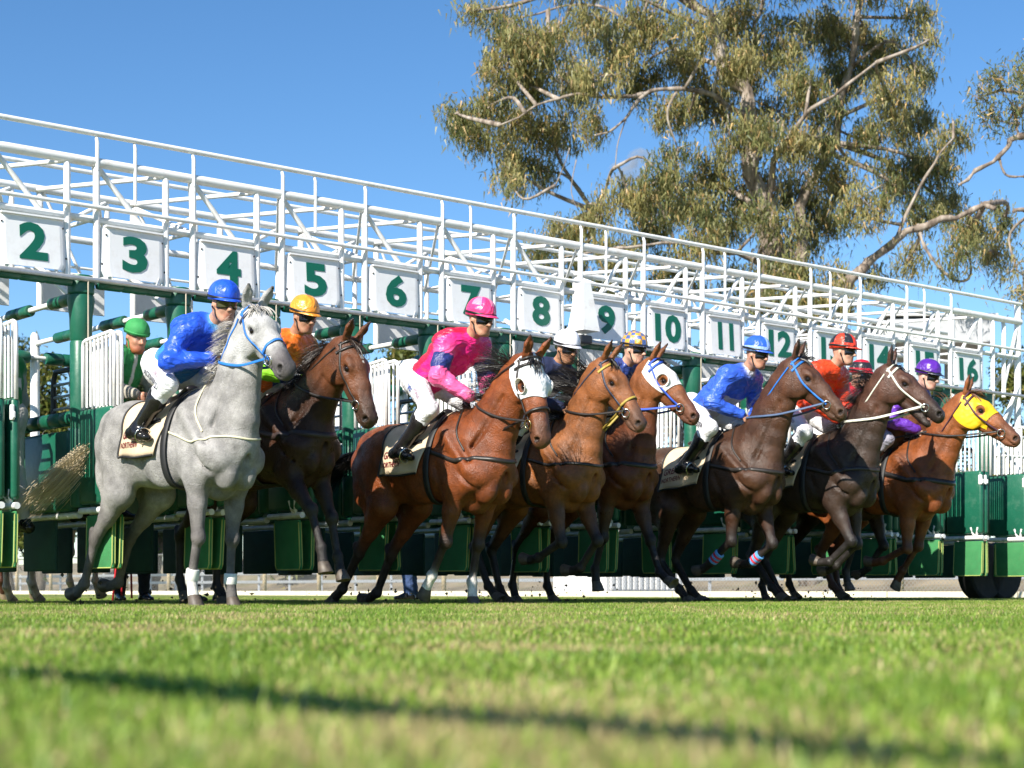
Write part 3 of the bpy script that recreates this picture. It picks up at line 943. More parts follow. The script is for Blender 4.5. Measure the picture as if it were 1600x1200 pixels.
def finish_horse(name, rig, loc, rz, mats, mane_wind=(-.5, 0.2, .1), tail_dir=(-1, 0, -.2), tail_wind=(0, 0, 0), tail_len=.8, seed=1, mane_side=1, mane_len=.24, hoofcol=None, tail_n=650, mane_n=1250, tail_droop=.45, mane_droop=.9, scale=1.0, forelock=True):
    """Creates the horse mesh object with hooves, eyes, mane and tail as children."""
    loc = Vector((loc[0], loc[1], rig.dz))
    me = mesh_np(name, rig.V, rig.Fc, mats['coat'], colors=rig.col)
    loc = Vector((loc[0], loc[1], rig.dz * scale)); me.scale = (scale,) * 3
    me.location = loc; me.rotation_euler = (0, 0, rz)
    rig.ob = me; rig.scale = scale
    rig.loc = loc; rig.rz = rz
    for C, d, s, key in rig.hoofs:
        Vh, Fq, tri = hoof_np(C, d)
        fs = [tuple(f) for f in Fq] + tri
        mesh_np('hoof', Vh, fs, hoofcol or mats['hoof'], me)
    hc = rig.HM
    for s in (-1, 1):
        b = MB()
        b.lathe([(.0005, -.024), (.0126, -.0208), (.0208, -.012), (.024, 0), (.0208, .012), (.0126, .0208), (.0005, .024)], n=14)
        o = b.build('eye', mats['eye'], me, smooth=True)
        o.location = rig.HP(.213, s * .079, -.040)
    rng = np.random.RandomState(seed)
    cr = bez(rig.crest, 60)
    t = rng.rand(mane_n)
    idx = (t * 58).astype(int)
    roots = cr[idx] + (cr[idx + 1] - cr[idx]) * rng.rand(mane_n)[:, None] + rng.randn(mane_n, 3) * .012
    roots -= V3(0, 0, .025)
    d = np.tile(V3(-.25, .55 * mane_side, .22), (mane_n, 1)); d[:, 1] += rng.randn(mane_n) * .22
    V, Fc = strands(roots, d, mane_len, .0045, seed, droop=mane_droop, spread=.2, wind=mane_wind)
    if forelock:
        fr = np.array([rig.HP(.02 + .04 * rng.rand(), .05 * rng.randn() * .6, .035) for _ in range(50)])
        V2, F2 = strands(fr, np.tile(rig.HM[:, 0] * .6 + rig.HM[:, 2] * .25, (50, 1)), .16, .010, seed + 5, droop=.6, spread=.25, wind=np.array(mane_wind) * .7)
        V, Fc = join_np([(V, Fc), (V2, F2)])
    mesh_np('mane', V, Fc, mats['mane'], me)
    # tail: a dock (tapered) and long hair
    dock = rig.B(-.875, 0, 1.40)
    td = nrm(np.asarray(tail_dir, float))
    pts = [rig.B(-.80, 0, 1.42), dock, dock + nrm(td * .7 + V3(-.4, 0, .1)) * .12, dock + nrm(td * .85 + V3(-.25, 0, 0)) * .28]
    TB = MB(); TB.tube([tuple(p) for p in bez(pts, 8)], [.045, .042, .04, .036, .032, .028, .022, .012], n=10)
    dp = bez(pts, 30)
    ti = rng.randint(6, 29, tail_n)
    roots = dp[ti] + rng.randn(tail_n, 3) * .014
    dd = np.tile(td, (tail_n, 1))
    V, Fc = strands(roots, dd, tail_len, .0055, seed + 9, droop=tail_droop, spread=.075, segs=7, curl=.07, wind=tail_wind)
    Vt = np.array(TB.v); 
    ft = [f for f in TB.f if len(f) == 4]
    V, Fc = join_np([(V, Fc), (Vt, np.array(ft))])
    mesh_np('tail', V, Fc, mats.get('tail', mats['mane']), me)
    return me

# ---------------------------------------------------------------- tack
def head_loop(rig, x0, x1, a0, a1, n, zc=-.065, lift=.004, R0=.32):
    lift = lift + getattr(rig, 'over', 0.0)
    """Points on the head surface around the head axis: x runs x0->x1 while the angle runs a0->a1 (0 = dorsal, + = horse's left)."""
    O = []; T = []
    for i in range(n):
        f = i / (n - 1)
        x = x0 + (x1 - x0) * f; a = R(a0 + (a1 - a0) * f)
        c = rig.HP(x, 0, zc)
        dv = rig.HM[:, 1] * math.sin(a) + rig.HM[:, 2] * math.cos(a)
        O.append(c + dv * R0); T.append(c)
    P = rig.F.cast(O, T, lift)
    Nn = np.array(O) - np.array(T); Nn /= np.linalg.norm(Nn, axis=1)[:, None]
    return P, Nn

def side_path(rig, pts, s, n, lift=.004):
    lift = lift + getattr(rig, 'over', 0.0)
    """Path down the side of the head, given (x,z) in head space."""
    q = bez([(x, 0, z) for x, z in pts], n)
    O = [rig.HP(x, s * .30, z) for x, _, z in q]; T = [rig.HP(x, 0, z * .4 - .04) for x, _, z in q]
    P = rig.F.cast(O, T, lift)
    Nn = np.array(O) - np.array(T); Nn /= np.linalg.norm(Nn, axis=1)[:, None]
    return P, Nn

def surf_path(rig, pts, n, lift=.005, inner=None):
    """Path over the body: pts = list of (outer point, inner point)."""
    O = bez([p[0] for p in pts], n); T = bez([p[1] for p in pts], n)
    P = rig.F.cast(O, T, lift)
    Nn = O - T; Nn /= np.linalg.norm(Nn, axis=1)[:, None]
    return P, Nn

def ring_np(c, ax, r, t, n=20, m=8):
    ax = nrm(np.asarray(ax, float)); u = nrm(np.cross(ax, V3(.3, .2, .9))); w = np.cross(ax, u)
    V = []; Fc = []
    for i in range(n):
        a = 2 * math.pi * i / n
        rd = u * math.cos(a) + w * math.sin(a)
        for j in range(m):
            b = 2 * math.pi * j / m
            V.append(np.asarray(c) + rd * (r + t * math.cos(b)) + ax * t * math.sin(b))
    for i in range(n):
        for j in range(m):
            k, l = (i + 1) % n, (j + 1) % m
            Fc.append((i * m + j, k * m + j, k * m + l, i * m + l))
    return np.array(V), np.array(Fc)

def add_bridle(rig, strap, brow=None, nose=None, metal=None, nose_on=True, throat=True, cheek_w=.017):
    me = rig.ob
    parts = []
    bitp = {}
    for s in (-1, 1):
        P, Nn = side_path(rig, [(.015, .02), (.09, -.03), (.20, -.095), (.33, -.118), (.445, -.122)], s, 24)
        parts.append(ribbon('x', P, Nn, cheek_w, .0024, None, None))
        bitp[s] = P[-1] + Nn[-1] * .010
    P, Nn = head_loop(rig, .03, .03, -75, 75, 20)
    parts.append(ribbon('x', P, Nn, cheek_w, .0024, None, None))
    if throat:
        P, Nn = head_loop(rig, .03, .03, 75, 285, 34, zc=-.09, lift=.006)
        parts.append(ribbon('x', P, Nn, .012, .0022, None, None))
    V, Fc = join_np(parts)
    mesh_np('bridle', V, Fc, strap, me, smooth=False)
    P, Nn = head_loop(rig, .075, .075, -95, 95, 30, lift=.007)
    V, Fc = ribbon('x', P, Nn, .020, .0026, None, None)
    mesh_np('browband', V, Fc, brow or strap, me, smooth=False)
    if nose_on:
        P, Nn = head_loop(rig, .385, .385, 0, 360, 44, zc=-.085, lift=.006)
        V, Fc = ribbon('x', P[:-1], Nn[:-1], .020, .0026, None, None, closed=True)
        mesh_np('noseband', V, Fc, nose or strap, me, smooth=False)
    for s in (-1, 1):
        V, Fc = ring_np(bitp[s] + rig.HM[:, 0] * .01, rig.HM[:, 1] * s + rig.HM[:, 0] * .2, .034, .0045)
        mesh_np('bit_ring', V, Fc, metal, me)
    rig.bit = bitp
    return bitp

def add_reins(rig, hands, strapmat, width=.018, sag=.04):
    """Reins from the bit rings to the jockey's hands (horse space)."""
    parts = []
    for s in (-1, 1):
        a = rig.bit[s] + rig.HM[:, 0] * -.015
        b = np.asarray(hands[s], float)
        # keep the strap outside the neck
        mid = (a + b) / 2
        O = np.array([mid + V3(0, s * .35, 0)]); T = np.array([[mid[0], 0, mid[2]]])
        sp = rig.F.cast(O, T, .012)[0]
        if (sp[1] - mid[1]) * s > 0: mid = sp
        P = bez([a, mid - V3(0, 0, sag), b], 30)
        Q = rig.F.cast(P * V3(1, 0, 1) + V3(0, s * .40, 0), P * V3(1, 0, 1), .010)
        y = np.maximum(P[:, 1] * s, np.where(np.abs(Q[:, 1]) > .012, Q[:, 1] * s, -9))
        y[-1] = P[-1, 1] * s
        for _ in range(6): y[1:-1] = np.maximum(y[1:-1], (y[:-2] + y[2:]) / 2)
        P[:, 1] = y * s
        Nn = np.tile(V3(0, s, .25), (30, 1))
        parts.append(ribbon('x', P, Nn, width, .0026, None, None))
    V, Fc = join_np(parts)
    return mesh_np('rein', V, Fc, strapmat, rig.ob, smooth=False)

def add_breastplate(rig, strapmat, width=.028, low=1.10, back=True):
    B = rig.B
    pts = []
    for (x, y, z, ix, iz) in [(.17, -.62, 1.36, .2, 1.25), (.34, -.62, 1.30, .30, 1.22), (.55, -.55, 1.22, .42, 1.18), (.80, -.34, low + .06, .45, 1.16), (.95, 0, low, .45, 1.15),
                              (.80, .34, low + .06, .45, 1.16), (.55, .55, 1.22, .42, 1.18), (.34, .62, 1.30, .30, 1.22), (.17, .62, 1.36, .2, 1.25)]:
        pts.append((B(x, y, z), B(ix, 0, iz)))
    P, Nn = surf_path(rig, pts, 70, .006)
    V, Fc = ribbon('x', P, Nn, width, .0026, None, None)
    V2s = [(V, Fc)]
    # neck strap over the withers
    pts = [(B(.72, -.6, 1.30), B(.45, 0, 1.25)), (B(.52, -.5, 1.55), B(.42, 0, 1.30)), (B(.42, -.2, 1.85), B(.40, 0, 1.35)), (B(.42, .2, 1.85), B(.40, 0, 1.35)), (B(.52, .5, 1.55), B(.42, 0, 1.30)), (B(.72, .6, 1.30), B(.45, 0, 1.25))]
    P, Nn = surf_path(rig, pts, 50, .007)
    V2s.append(ribbon('x', P, Nn, .014, .003, None, None))
    V, Fc = join_np(V2s)
    return mesh_np('breastplate', V, Fc, strapmat, rig.ob, smooth=False)

def text_tris(txt, size=1.0, bold=0.0, shear=0.0):
    cu = bpy.data.curves.new('t', 'FONT')
    cu.body = txt; cu.size = size; cu.offset = bold; cu.align_x = 'CENTER'; cu.align_y = 'CENTER'; cu.shear = shear
    cu.resolution_u = 3
    o = bpy.data.objects.new('t', cu); scene.collection.objects.link(o)
    dg = bpy.context.evaluated_depsgraph_get()
    me = bpy.data.meshes.new_from_object(o.evaluated_get(dg))
    me.calc_loop_triangles()
    V = np.array([v.co[:] for v in me.vertices]) if len(me.vertices) else np.zeros((0, 3))
    T = np.array([t.vertices[:] for t in me.loop_triangles]) if len(me.loop_triangles) else np.zeros((0, 3), int)
    bpy.data.objects.remove(o); bpy.data.curves.remove(cu); bpy.data.meshes.remove(me)
    return V, T

def refine(V, T, maxlen):
    """Split long triangle edges so that lettering can follow a curved surface."""
    for _ in range(4):
        e = [np.linalg.norm(V[T[:, i]] - V[T[:, (i + 1) % 3]], axis=1) for i in range(3)]
        big = np.max(e, axis=0) > maxlen
        if not big.any(): break
        V = list(V); out = []
        cache = {}
        for t, bg_ in zip(T, big):
            if not bg_: out.append(t); continue
            ls = [np.linalg.norm(V[t[i]] - V[t[(i + 1) % 3]]) for i in range(3)]
            i = int(np.argmax(ls))
            a, b, c = t[i], t[(i + 1) % 3], t[(i + 2) % 3]
            key = (min(a, b), max(a, b))
            if key not in cache:
                cache[key] = len(V); V.append((V[a] + V[b]) / 2)
            m = cache[key]
            out += [(a, m, c), (m, b, c)]
        V = np.array(V); T = np.array(out)
    return V, T

def cloth_pt(rig, x, a, lift):
    """Ray for the saddle cloth: station x, angle a (0 = up, + = left, radians)."""
    c = rig.B(x, 0, 1.27)
    dv = V3(0, math.sin(a), math.cos(a))
    return c + dv * .8, c

def add_saddle(rig, M, num='', flare=.05, x0=-.36, x1=.20, text=True, clothmat=None):
    me = rig.ob
    nx, na = 26, 44
    A = 1.98
    # cloth: front edge slants forward towards the top
    O = []; T = []
    for i in range(nx):
        for j in range(na):
            a = -A + 2 * A * j / (na - 1)
            f = i / (nx - 1)
            x = x0 + (x1 - x0) * f + .05 * (1 - abs(a) / A) - .03 * f * abs(a)
            o, c = cloth_pt(rig, x, a, 0); O.append(o); T.append(c)
    P = rig.F.cast(O, T, .012).reshape(nx, na, 3)
    av = np.abs(np.linspace(-A, A, na)) / A
    out = np.array(O).reshape(nx, na, 3) - np.array(T).reshape(nx, na, 3); out /= np.linalg.norm(out, axis=2)[..., None]
    fl = np.clip(av - .6, 0, 1) ** 1.3 * flare * 2.2
    ph = np.linspace(0, 9, nx)[:, None]
    P = P + out * (fl[None, :, None] * (1 + .5 * np.sin(ph + 3)[..., None])) + V3(-1, 0, 0) * (np.clip(av - .65, 0, 1) * flare)[None, :, None]
    P2 = P - out * .006
    V = np.concatenate([P.reshape(-1, 3), P2.reshape(-1, 3)])
    n0 = nx * na
    Fq = []
    for i in range(nx - 1):
        for j in range(na - 1):
            a, b, c, d = i * na + j, i * na + j + 1, (i + 1) * na + j + 1, (i + 1) * na + j
            Fq.append((a, d, c, b)); Fq.append((n0 + a, n0 + b, n0 + c, n0 + d))
    for i in range(nx - 1):
        for j in (0, na - 1):
            a, d = i * na + j, (i + 1) * na + j
            Fq.append((a, d, n0 + d, n0 + a) if j else (d, a, n0 + a, n0 + d))
    for j in range(na - 1):
        for i in (0, nx - 1):
            a, b = i * na + j, i * na + j + 1
            Fq.append((a, b, n0 + b, n0 + a) if i == 0 else (b, a, n0 + a, n0 + b))
    cl = mesh_np('saddle_cloth', V, np.array(Fq), clothmat or M['cloth'], me)
    # dark binding along the lower hem
    parts = []
    for j, s in ((0, -1), (na - 1, 1)):
        parts.append(ribbon('x', P[:, j] + out[:, j] * .002, out[:, j], .016, .004, None, None))
    for i in (0,):
        parts.append(ribbon('x', P[i] + out[i] * .002, out[i], .014, .004, None, None))
    Vb, Fb = join_np(parts)
    mesh_np('binding', Vb, Fb, M['black'], cl, smooth=False)
    # printed words, laid on the cloth
    def lay(txt, size, xc, ac, m, name, bold=0.0, side=-1, stretch=1.0):
        V2, T2 = text_tris(txt, size, bold)
        if not len(V2): return
        V2, T2 = refine(V2, T2, .03)
        # on the right side of the horse text runs rear -> front, left to right seen from outside
        fx = (xc + V2[:, 0] * stretch * (1 if side < 0 else -1) - x0) / (x1 - x0) * (nx - 1)
        aa = ac - V2[:, 1] / .30
        g = (side * aa + A) / (2 * A) * (na - 1)
        fx = np.clip(fx, 0, nx - 1.001); g = np.clip(g, 0, na - 1.001)
        i, j = fx.astype(int), g.astype(int); u, w = (fx - i)[:, None], (g - j)[:, None]
        Q = P[i, j] * (1 - u) * (1 - w) + P[i + 1, j] * u * (1 - w) + P[i, j + 1] * (1 - u) * w + P[i + 1, j + 1] * u * w
        On = out[i, j]
        Q = Q + On * .005
        tri = T2 if side < 0 else T2[:, ::-1]
        mesh_np(name, Q, np.array(tri), m, cl, smooth=False)
    if text:
        for sd in (-1, 1):
            lay('GREAT', .082, x0 + .17, 1.47, M['maroon'], 'lettering', .0015, sd)
            lay('NORTHERN', .056, x0 + .17, 1.72, M['maroon'], 'lettering', .001, sd)
    if num:
        for sd in (-1, 1):
            lay(num, .26, x0 + .22, 1.00, M['black'], 'number', .012, sd)
    # pale pad showing in front of the saddle, tree and seat, girth, flaps
    parts = []
    G = Field(.012)
    B = rig.B
    top = rig.F.cast([B(.0, 0, 2.0), B(.14, 0, 2.0), B(-.16, 0, 2.0)], [B(.0, 0, 1.2), B(.14, 0, 1.2), B(-.16, 0, 1.2)], 0)
    G.seg(top[2] + V3(0, 0, .035), top[0] + V3(0, 0, .018), (.085, .028), (.075, .022), k=.03)
    G.seg(top[0] + V3(0, 0, .018), top[1] + V3(0, 0, .045), (.075, .022), (.055, .030), k=.03)
    for s in (-1, 1):
        fp = rig.F.cast([B(.06, s * .8, 1.45)], [B(.06, 0, 1.32)], .016)[0]
        G.seg(top[0] + V3(.02, s * .06, .01), fp, (.016, .09), (.012, .075), up=(1, 0, 0), k=.02)
    G.solve(); Vs, Fs = G.mesh()
    sad = mesh_np('saddle', Vs, Fs, M['leather'], me)
    O = []; T = []
    for a in np.linspace(-math.pi, math.pi, 64)[:-1]:
        c = B(.20, 0, 1.22)
        O.append(c + V3(0, math.sin(a), math.cos(a)) * (.44 if abs(a) < 2.0 else .385)); T.append(c)
    Pg = rig.F.cast(O, T, .014); Nn = np.array(O) - np.array(T); Nn /= np.linalg.norm(Nn, axis=1)[:, None]
    V, Fc = ribbon('x', Pg, Nn, .062, .003, None, None, closed=True)
    mesh_np('girth', V, Fc, M['black'], me, smooth=False)
    rig.seat = top
    return sad

def add_hood(rig, m, rimmat, x0=-.01, x1=.315, cup=True, hole=.044, a_max=122, ragged=.0, eyecup=.030):
    """Cloth hood over the face with eye openings; lies on the head surface."""
    nx, na = 54, 110
    O = []; T = []; keep = np.ones((nx, na), bool)
    X = np.zeros((nx, na)); 
    for i in range(nx):
        for j in range(na):
            a = R(-a_max + 2 * a_max * j / (na - 1))
            f = i / (nx - 1)
            xe = x1 - .05 * math.sin(abs(a)) * .6 + (0.02 if abs(a) > 2.2 else 0)
            xs = x0 + .05 * (1 - math.cos(a)) * .5
            x = xs + (xe - xs) * f
            c = rig.HP(x, 0, -.065); dv = rig.HM[:, 1] * math.sin(a) + rig.HM[:, 2] * math.cos(a)
            O.append(c + dv * .30); T.append(c)
    P = rig.F.cast(O, T, .008).reshape(nx, na, 3)
    Nn = (np.array(O) - np.array(T)).reshape(nx, na, 3); Nn /= np.linalg.norm(Nn, axis=2)[..., None]
    loc = (P - rig.P) @ rig.HM / rig.hs
    # leave out the ears and the eye openings
    for s in (-1, 1):
        e = np.sqrt((loc[..., 0] - .205) ** 2 + (loc[..., 2] + .038) ** 2)
        keep &= ~((e < hole) & (loc[..., 1] * s > 0))
        ear = np.sqrt((loc[..., 0] - .0) ** 2 + (loc[..., 1] - s * .055) ** 2)
        keep &= ~((ear < .045) & (loc[..., 2] > -.01))
    wr = wob(P.reshape(-1, 3), 55, .3).reshape(nx, na) * .0025
    P = P + Nn * wr[..., None]
    Pin = P - Nn * .005
    V = np.concatenate([P.reshape(-1, 3), Pin.reshape(-1, 3)]); n0 = nx * na
    Fq = []
    K = keep[:-1, :-1] & keep[1:, :-1] & keep[:-1, 1:] & keep[1:, 1:]
    for i, j in np.argwhere(K):
        a, b, c, d = i * na + j, i * na + j + 1, (i + 1) * na + j + 1, (i + 1) * na + j
        Fq.append((a, d, c, b)); Fq.append((n0 + a, n0 + b, n0 + c, n0 + d))
    hood = mesh_np('hood', V, np.array(Fq), m, rig.ob)
    for s in (-1, 1):
        c0 = rig.F.cast([rig.HP(.205, s * .3, -.038)], [rig.HP(.205, 0, -.045)], .004)[0]
        ax = nrm(rig.HM[:, 1] * s + rig.HM[:, 0] * .18 + rig.HM[:, 2] * .1)
        if cup:
            # shallow half cup behind the eye
            u = rig.HM[:, 0]; w = rig.HM[:, 2]
            Vc = []; Fc = []
            n = 28; m_ = 5
            for i in range(n):
                a = 2 * math.pi * i / n
                back = .5 - .5 * math.cos(a)            # highest behind the eye
                for q in range(m_):
                    t = q / (m_ - 1)
                    rr_ = hole * (1.0 + .42 * t)
                    Vc.append(c0 + u * rr_ * math.cos(a) + w * rr_ * math.sin(a) + ax * (-.012 + (eyecup * back + .032) * t))
            for i in range(n):
                k = (i + 1) % n
                for q in range(m_ - 1):
                    Fc.append((i * m_ + q, k * m_ + q, k * m_ + q + 1, i * m_ + q + 1))
            o = mesh_np('eye_cup', np.array(Vc), np.array(Fc), rimmat, rig.ob)
            md = o.modifiers.new('s', 'SOLIDIFY'); md.thickness = .005
        else:
            V, Fc = ring_np(c0 + ax * .002, ax, hole * 1.02, .0045, 28, 8)
            mesh_np('eye_rim', V, Fc, rimmat, rig.ob)
    return hood

def add_wrap(rig, key, cols, t0=.35, t1=.72):
    """Bandage rings on a cannon: colours from top to bottom."""
    K, Ft, C = rig.legs[key]
    n = len(cols)
    par = None
    for i, m in enumerate(cols):
        a = t0 + (t1 - t0) * i / n; b = t0 + (t1 - t0) * (i + 1) / n
        mb = MB()
        c0 = K + (Ft - K) * a; c1 = K + (Ft - K) * b
        mb.tube([tuple(c0), tuple(c0 * .9 + c1 * .1), tuple(c0 * .1 + c1 * .9), tuple(c1)], [.044, .047, .047, .044], n=18)
        o = mb.build('bandage', m, rig.ob, smooth=True, angle=50)
# ================================================================ people
def cloth_mat(name, rough=0.45, sheen=0.0, bump=0.5, scale=(14, 14, 14), spec=0.5, fold=0.02):
    """Fabric coloured by the mesh's colour attribute, with folds."""
    if name in MATS: return MATS[name]
    m, nt, b = new_mat(name)
    at_ = N(nt, 'ShaderNodeAttribute', attribute_name='col')
    nt.links.new(at_.outputs['Color'], b.inputs['Base Color'])
    tc = N(nt, 'ShaderNodeTexCoord')
    mp = N(nt, 'ShaderNodeMapping'); mp.inputs['Scale'].default_value = scale
    nt.links.new(tc.outputs['Object'], mp.inputs['Vector'])
    nz = N(nt, 'ShaderNodeTexNoise'); nz.inputs['Scale'].default_value = 1.0; nz.inputs['Detail'].default_value = 3; nz.inputs['Distortion'].default_value = 2.2
    nt.links.new(mp.outputs[0], nz.inputs['Vector'])
    bp = N(nt, 'ShaderNodeBump'); bp.inputs['Strength'].default_value = bump; bp.inputs['Distance'].default_value = fold
    nt.links.new(nz.outputs['Fac'], bp.inputs['Height'])
    nt.links.new(bp.outputs[0], b.inputs['Normal'])
    b.inputs['Roughness'].default_value = rough
    b.inputs['Specular IOR Level'].default_value = spec
    b.inputs['Sheen Weight'].default_value = sheen
    MATS[name] = m
    return m

def skin_mat():
    if 'skin' in MATS: return MATS['skin']
    m, nt, b = new_mat('skin')
    at_ = N(nt, 'ShaderNodeAttribute', attribute_name='col')
    tc = N(nt, 'ShaderNodeTexCoord')
    nz = N(nt, 'ShaderNodeTexNoise'); nz.inputs['Scale'].default_value = 45; nz.inputs['Detail'].default_value = 4
    nt.links.new(tc.outputs['Object'], nz.inputs['Vector'])
    r1 = N(nt, 'ShaderNodeMapRange'); r1.inputs['To Min'].default_value = 0.8; r1.inputs['To Max'].default_value = 1.2
    nt.links.new(nz.outputs['Fac'], r1.inputs['Value'])
    mul = N(nt, 'ShaderNodeVectorMath', operation='SCALE')
    nt.links.new(at_.outputs['Color'], mul.inputs[0]); nt.links.new(r1.outputs[0], mul.inputs['Scale'])
    nt.links.new(mul.outputs[0], b.inputs['Base Color'])
    b.inputs['Roughness'].default_value = 0.5
    b.inputs['Subsurface Weight'].default_value = 0.08
    b.inputs['Subsurface Radius'].default_value = (0.02, 0.008, 0.004)
    MATS['skin'] = m
    return m

SKIN = (0.42, 0.21, 0.13)

class Person: pass

def hand_prims(F, w, fdir, pdir, side, col, k=.006, curl=1.0):
    """A closed hand at wrist w: fdir = direction of the forearm, pdir = direction the palm faces; side +1 left."""
    f = nrm(np.asarray(fdir, float)); p = nrm(np.asarray(pdir, float) - f * (f @ np.asarray(pdir, float)))
    l = np.cross(f, p) * side       # towards the thumb side
    c = w + f * .045
    F.seg(w, c + f * .02, (.026, .018), (.037, .017), up=p, k=.012, col=col)
    for i, (off, ln) in enumerate([(.030, .036), (.010, .040), (-.010, .037), (-.029, .030)]):
        k0 = c + f * .028 + l * off - p * .004
        k1 = k0 + nrm(f * .75 + p * .65 * curl) * ln
        k2 = k1 + nrm(f * (-.25) + p * .95 * curl) * ln * .72
        k3 = k2 + nrm(f * -.95 + p * .15) * ln * .5
        F.seg(k0, k1, .0098, .0092, k=k, col=col); F.seg(k1, k2, .0092, .0085, k=k, col=col); F.seg(k2, k3, .0085, .0078, k=k, col=col)
    t0 = c - f * .012 + l * .030; t1 = t0 + nrm(f * .7 + l * .45 + p * .55) * .036; t2 = t1 + nrm(f * .75 - l * .25 + p * .5) * .030
    F.seg(t0, t1, .0125, .0105, k=k, col=col); F.seg(t1, t2, .0105, .0085, k=k, col=col)
    return c + p * .022

def build_person(name, J, O, h=.0095, seed=1):
    """J: joints dict (np arrays). O: outfit dict. Returns Person with objects (unplaced, at origin)."""
    pr = Person()
    rng = np.random.RandomState(seed)
    sk = O.get('skin', SKIN)
    fd = nrm(np.asarray(J['face'], float))                       # face direction
    hyv = nrm(np.cross(V3(0, 0, 1), fd)); hzv = np.cross(fd, hyv)
    HM = np.stack([fd, hyv, hzv], 1)
    hc = np.asarray(J['head'], float)
    def HP(x, y, z): return hc + HM @ V3(x, y, z)
    pr.HP, pr.HM, pr.hc = HP, HM, hc
    S = {s: np.asarray(J['sh'][s], float) for s in (-1, 1)}
    E = {s: np.asarray(J['el'][s], float) for s in (-1, 1)}
    Wr = {s: np.asarray(J['wr'][s], float) for s in (-1, 1)}
    Hp = {s: np.asarray(J['hip'][s], float) for s in (-1, 1)}
    K = {s: np.asarray(J['kn'][s], float) for s in (-1, 1)}
    A = {s: np.asarray(J['an'][s], float) for s in (-1, 1)}
    T = {s: np.asarray(J['toe'][s], float) for s in (-1, 1)}
    pel = (Hp[-1] + Hp[1]) / 2
    chest = (S[-1] + S[1]) / 2
    spine = nrm(chest - pel); lat = nrm(S[1] - S[-1]); fwd = np.cross(lat, spine)   # belly side
    if fwd @ fd < 0 and 'flip' not in J: pass
    neck = np.asarray(J.get('neck', chest + spine * .06), float)
    bulk = O.get('bulk', 1.0)
    def torso(F, g, col, k=.05):
        F.chain([pel + spine * .03, pel + (chest - pel) * .38 + fwd * -.01, pel + (chest - pel) * .72, chest + spine * .0],
                [(.155 * bulk + g, .105 * bulk + g), (.142 * bulk + g, .100 * bulk + g), (.165 * bulk + g, .118 * bulk + g), (.15 * bulk + g, .098 * bulk + g)], up=fwd, k=k)
        for s in (-1, 1):
            F.ell(S[s] - spine * .01, (.072 + g, .072 + g, .066 + g), k=.05)
        F.seg(chest - lat * .12 + spine * .03, chest + lat * .12 + spine * .03, .062 + g, .062 + g, up=fwd, k=.05)
    def arm(F, s, g, c0, c1, u=1.0):
        F.seg(S[s], E[s], .052 + g, .044 + g, k=.04, col=c0, col2=c0)
        F.seg(E[s], E[s] + (Wr[s] - E[s]) * u, .044 + g, .029 + g * .8, k=.03, col=c1, col2=c1)
    def pelvis(F, g, col):
        F.ell(pel - spine * .02, (.15 * bulk + g, .15 * bulk + g, .12 * bulk + g), M=np.stack([fwd * .8, lat, spine], 1) if False else None, k=.06, col=col)
        for s in (-1, 1):
            bt = Hp[s] - fwd * .045 - nrm(K[s] - Hp[s]) * .05
            F.ell(bt, (.105 + g, .10 + g, .105 + g), k=.05, col=col)
    def thigh(F, s, g, col):
        F.seg(Hp[s], K[s], .092 * bulk + g, .060 + g, k=.05, col=col)
        F.ell(K[s], (.062 + g, .062 + g, .062 + g), k=.03, col=col)
    def shank(F, s, g, u0, u1, col, k=.03):
        a = K[s] + (A[s] - K[s]) * u0; b = K[s] + (A[s] - K[s]) * u1
        r0 = .058 + (.040 - .058) * u0; r1 = .058 + (.040 - .058) * u1
        F.seg(a, b, r0 + g, r1 + g, k=k, col=col)
        if u0 < .4:
            bk = nrm(A[s] - K[s]); cf = -nrm(T[s] - A[s] - bk * ((T[s] - A[s]) @ bk))
            F.ell(K[s] + (A[s] - K[s]) * .33 + cf * .018, (.05 + g, .05 + g, .085 + g), k=.04, col=col)
    def foot(F, s, g, col):
        d = nrm(T[s] - A[s]); dn = nrm(A[s] - K[s])
        heel = A[s] + dn * .055 - d * .035
        F.seg(A[s], heel, .038 + g, .036 + g, k=.03, col=col)
        F.seg(heel, T[s] + dn * .005, (.036 + g, .034 + g), (.034 + g, .022 + g), up=dn, k=.03, col=col)
        F.seg(A[s] - d * .0, heel + (T[s] - heel) * .6 - dn * .01, .038 + g, .030 + g, k=.03, col=col)
    def headp(F, g=0.0):
        sc = J.get('hs', 1.0)
        hair = O.get('hair', (.03, .02, .015))
        F.ell(HP(-.012, 0, .030), (.098, .077, .095), M=HM, k=.03, col=sk)
        F.ell(HP(.022, 0, -.045), (.072, .060, .078), M=HM, k=.03, col=sk)
        F.ell(HP(.062, 0, -.098), (.026, .030, .022), M=HM, k=.025, col=O.get('beard', sk))
        for s in (-1, 1):
            F.seg(HP(-.01, s * .058, -.055), HP(.055, s * .030, -.100), .020, .018, k=.025, col=O.get('beard', sk))
            F.ell(HP(.058, s * .036, -.030), (.026, .022, .022), M=HM, k=.02, col=sk)           # cheekbone
            F.ell(HP(-.008, s * .078, -.012), (.022, .011, .034), M=HM, k=.008, col=sk)         # ear
            F.ell(HP(.088, s * .030, .004), (.016, .016, .010), M=HM, k=.01, sub=True)          # eye socket
            F.ell(HP(.076, s * .030, .002), (.013, .013, .011), M=HM, k=.006, col=(.25, .2, .18))
        F.seg(HP(.082, .034, .026), HP(.082, -.034, .026), .013, .013, k=.02, col=sk)            # brow
        F.seg(HP(.088, 0, .014), HP(.116, 0, -.030), .011, .015, k=.008, col=sk)                 # nose
        for s in (-1, 1): F.ell(HP(.100, s * .012, -.033), (.012, .009, .009), M=HM, k=.008, col=sk)
        lip = tuple(np.array(sk) * np.array([.85, .55, .55]))
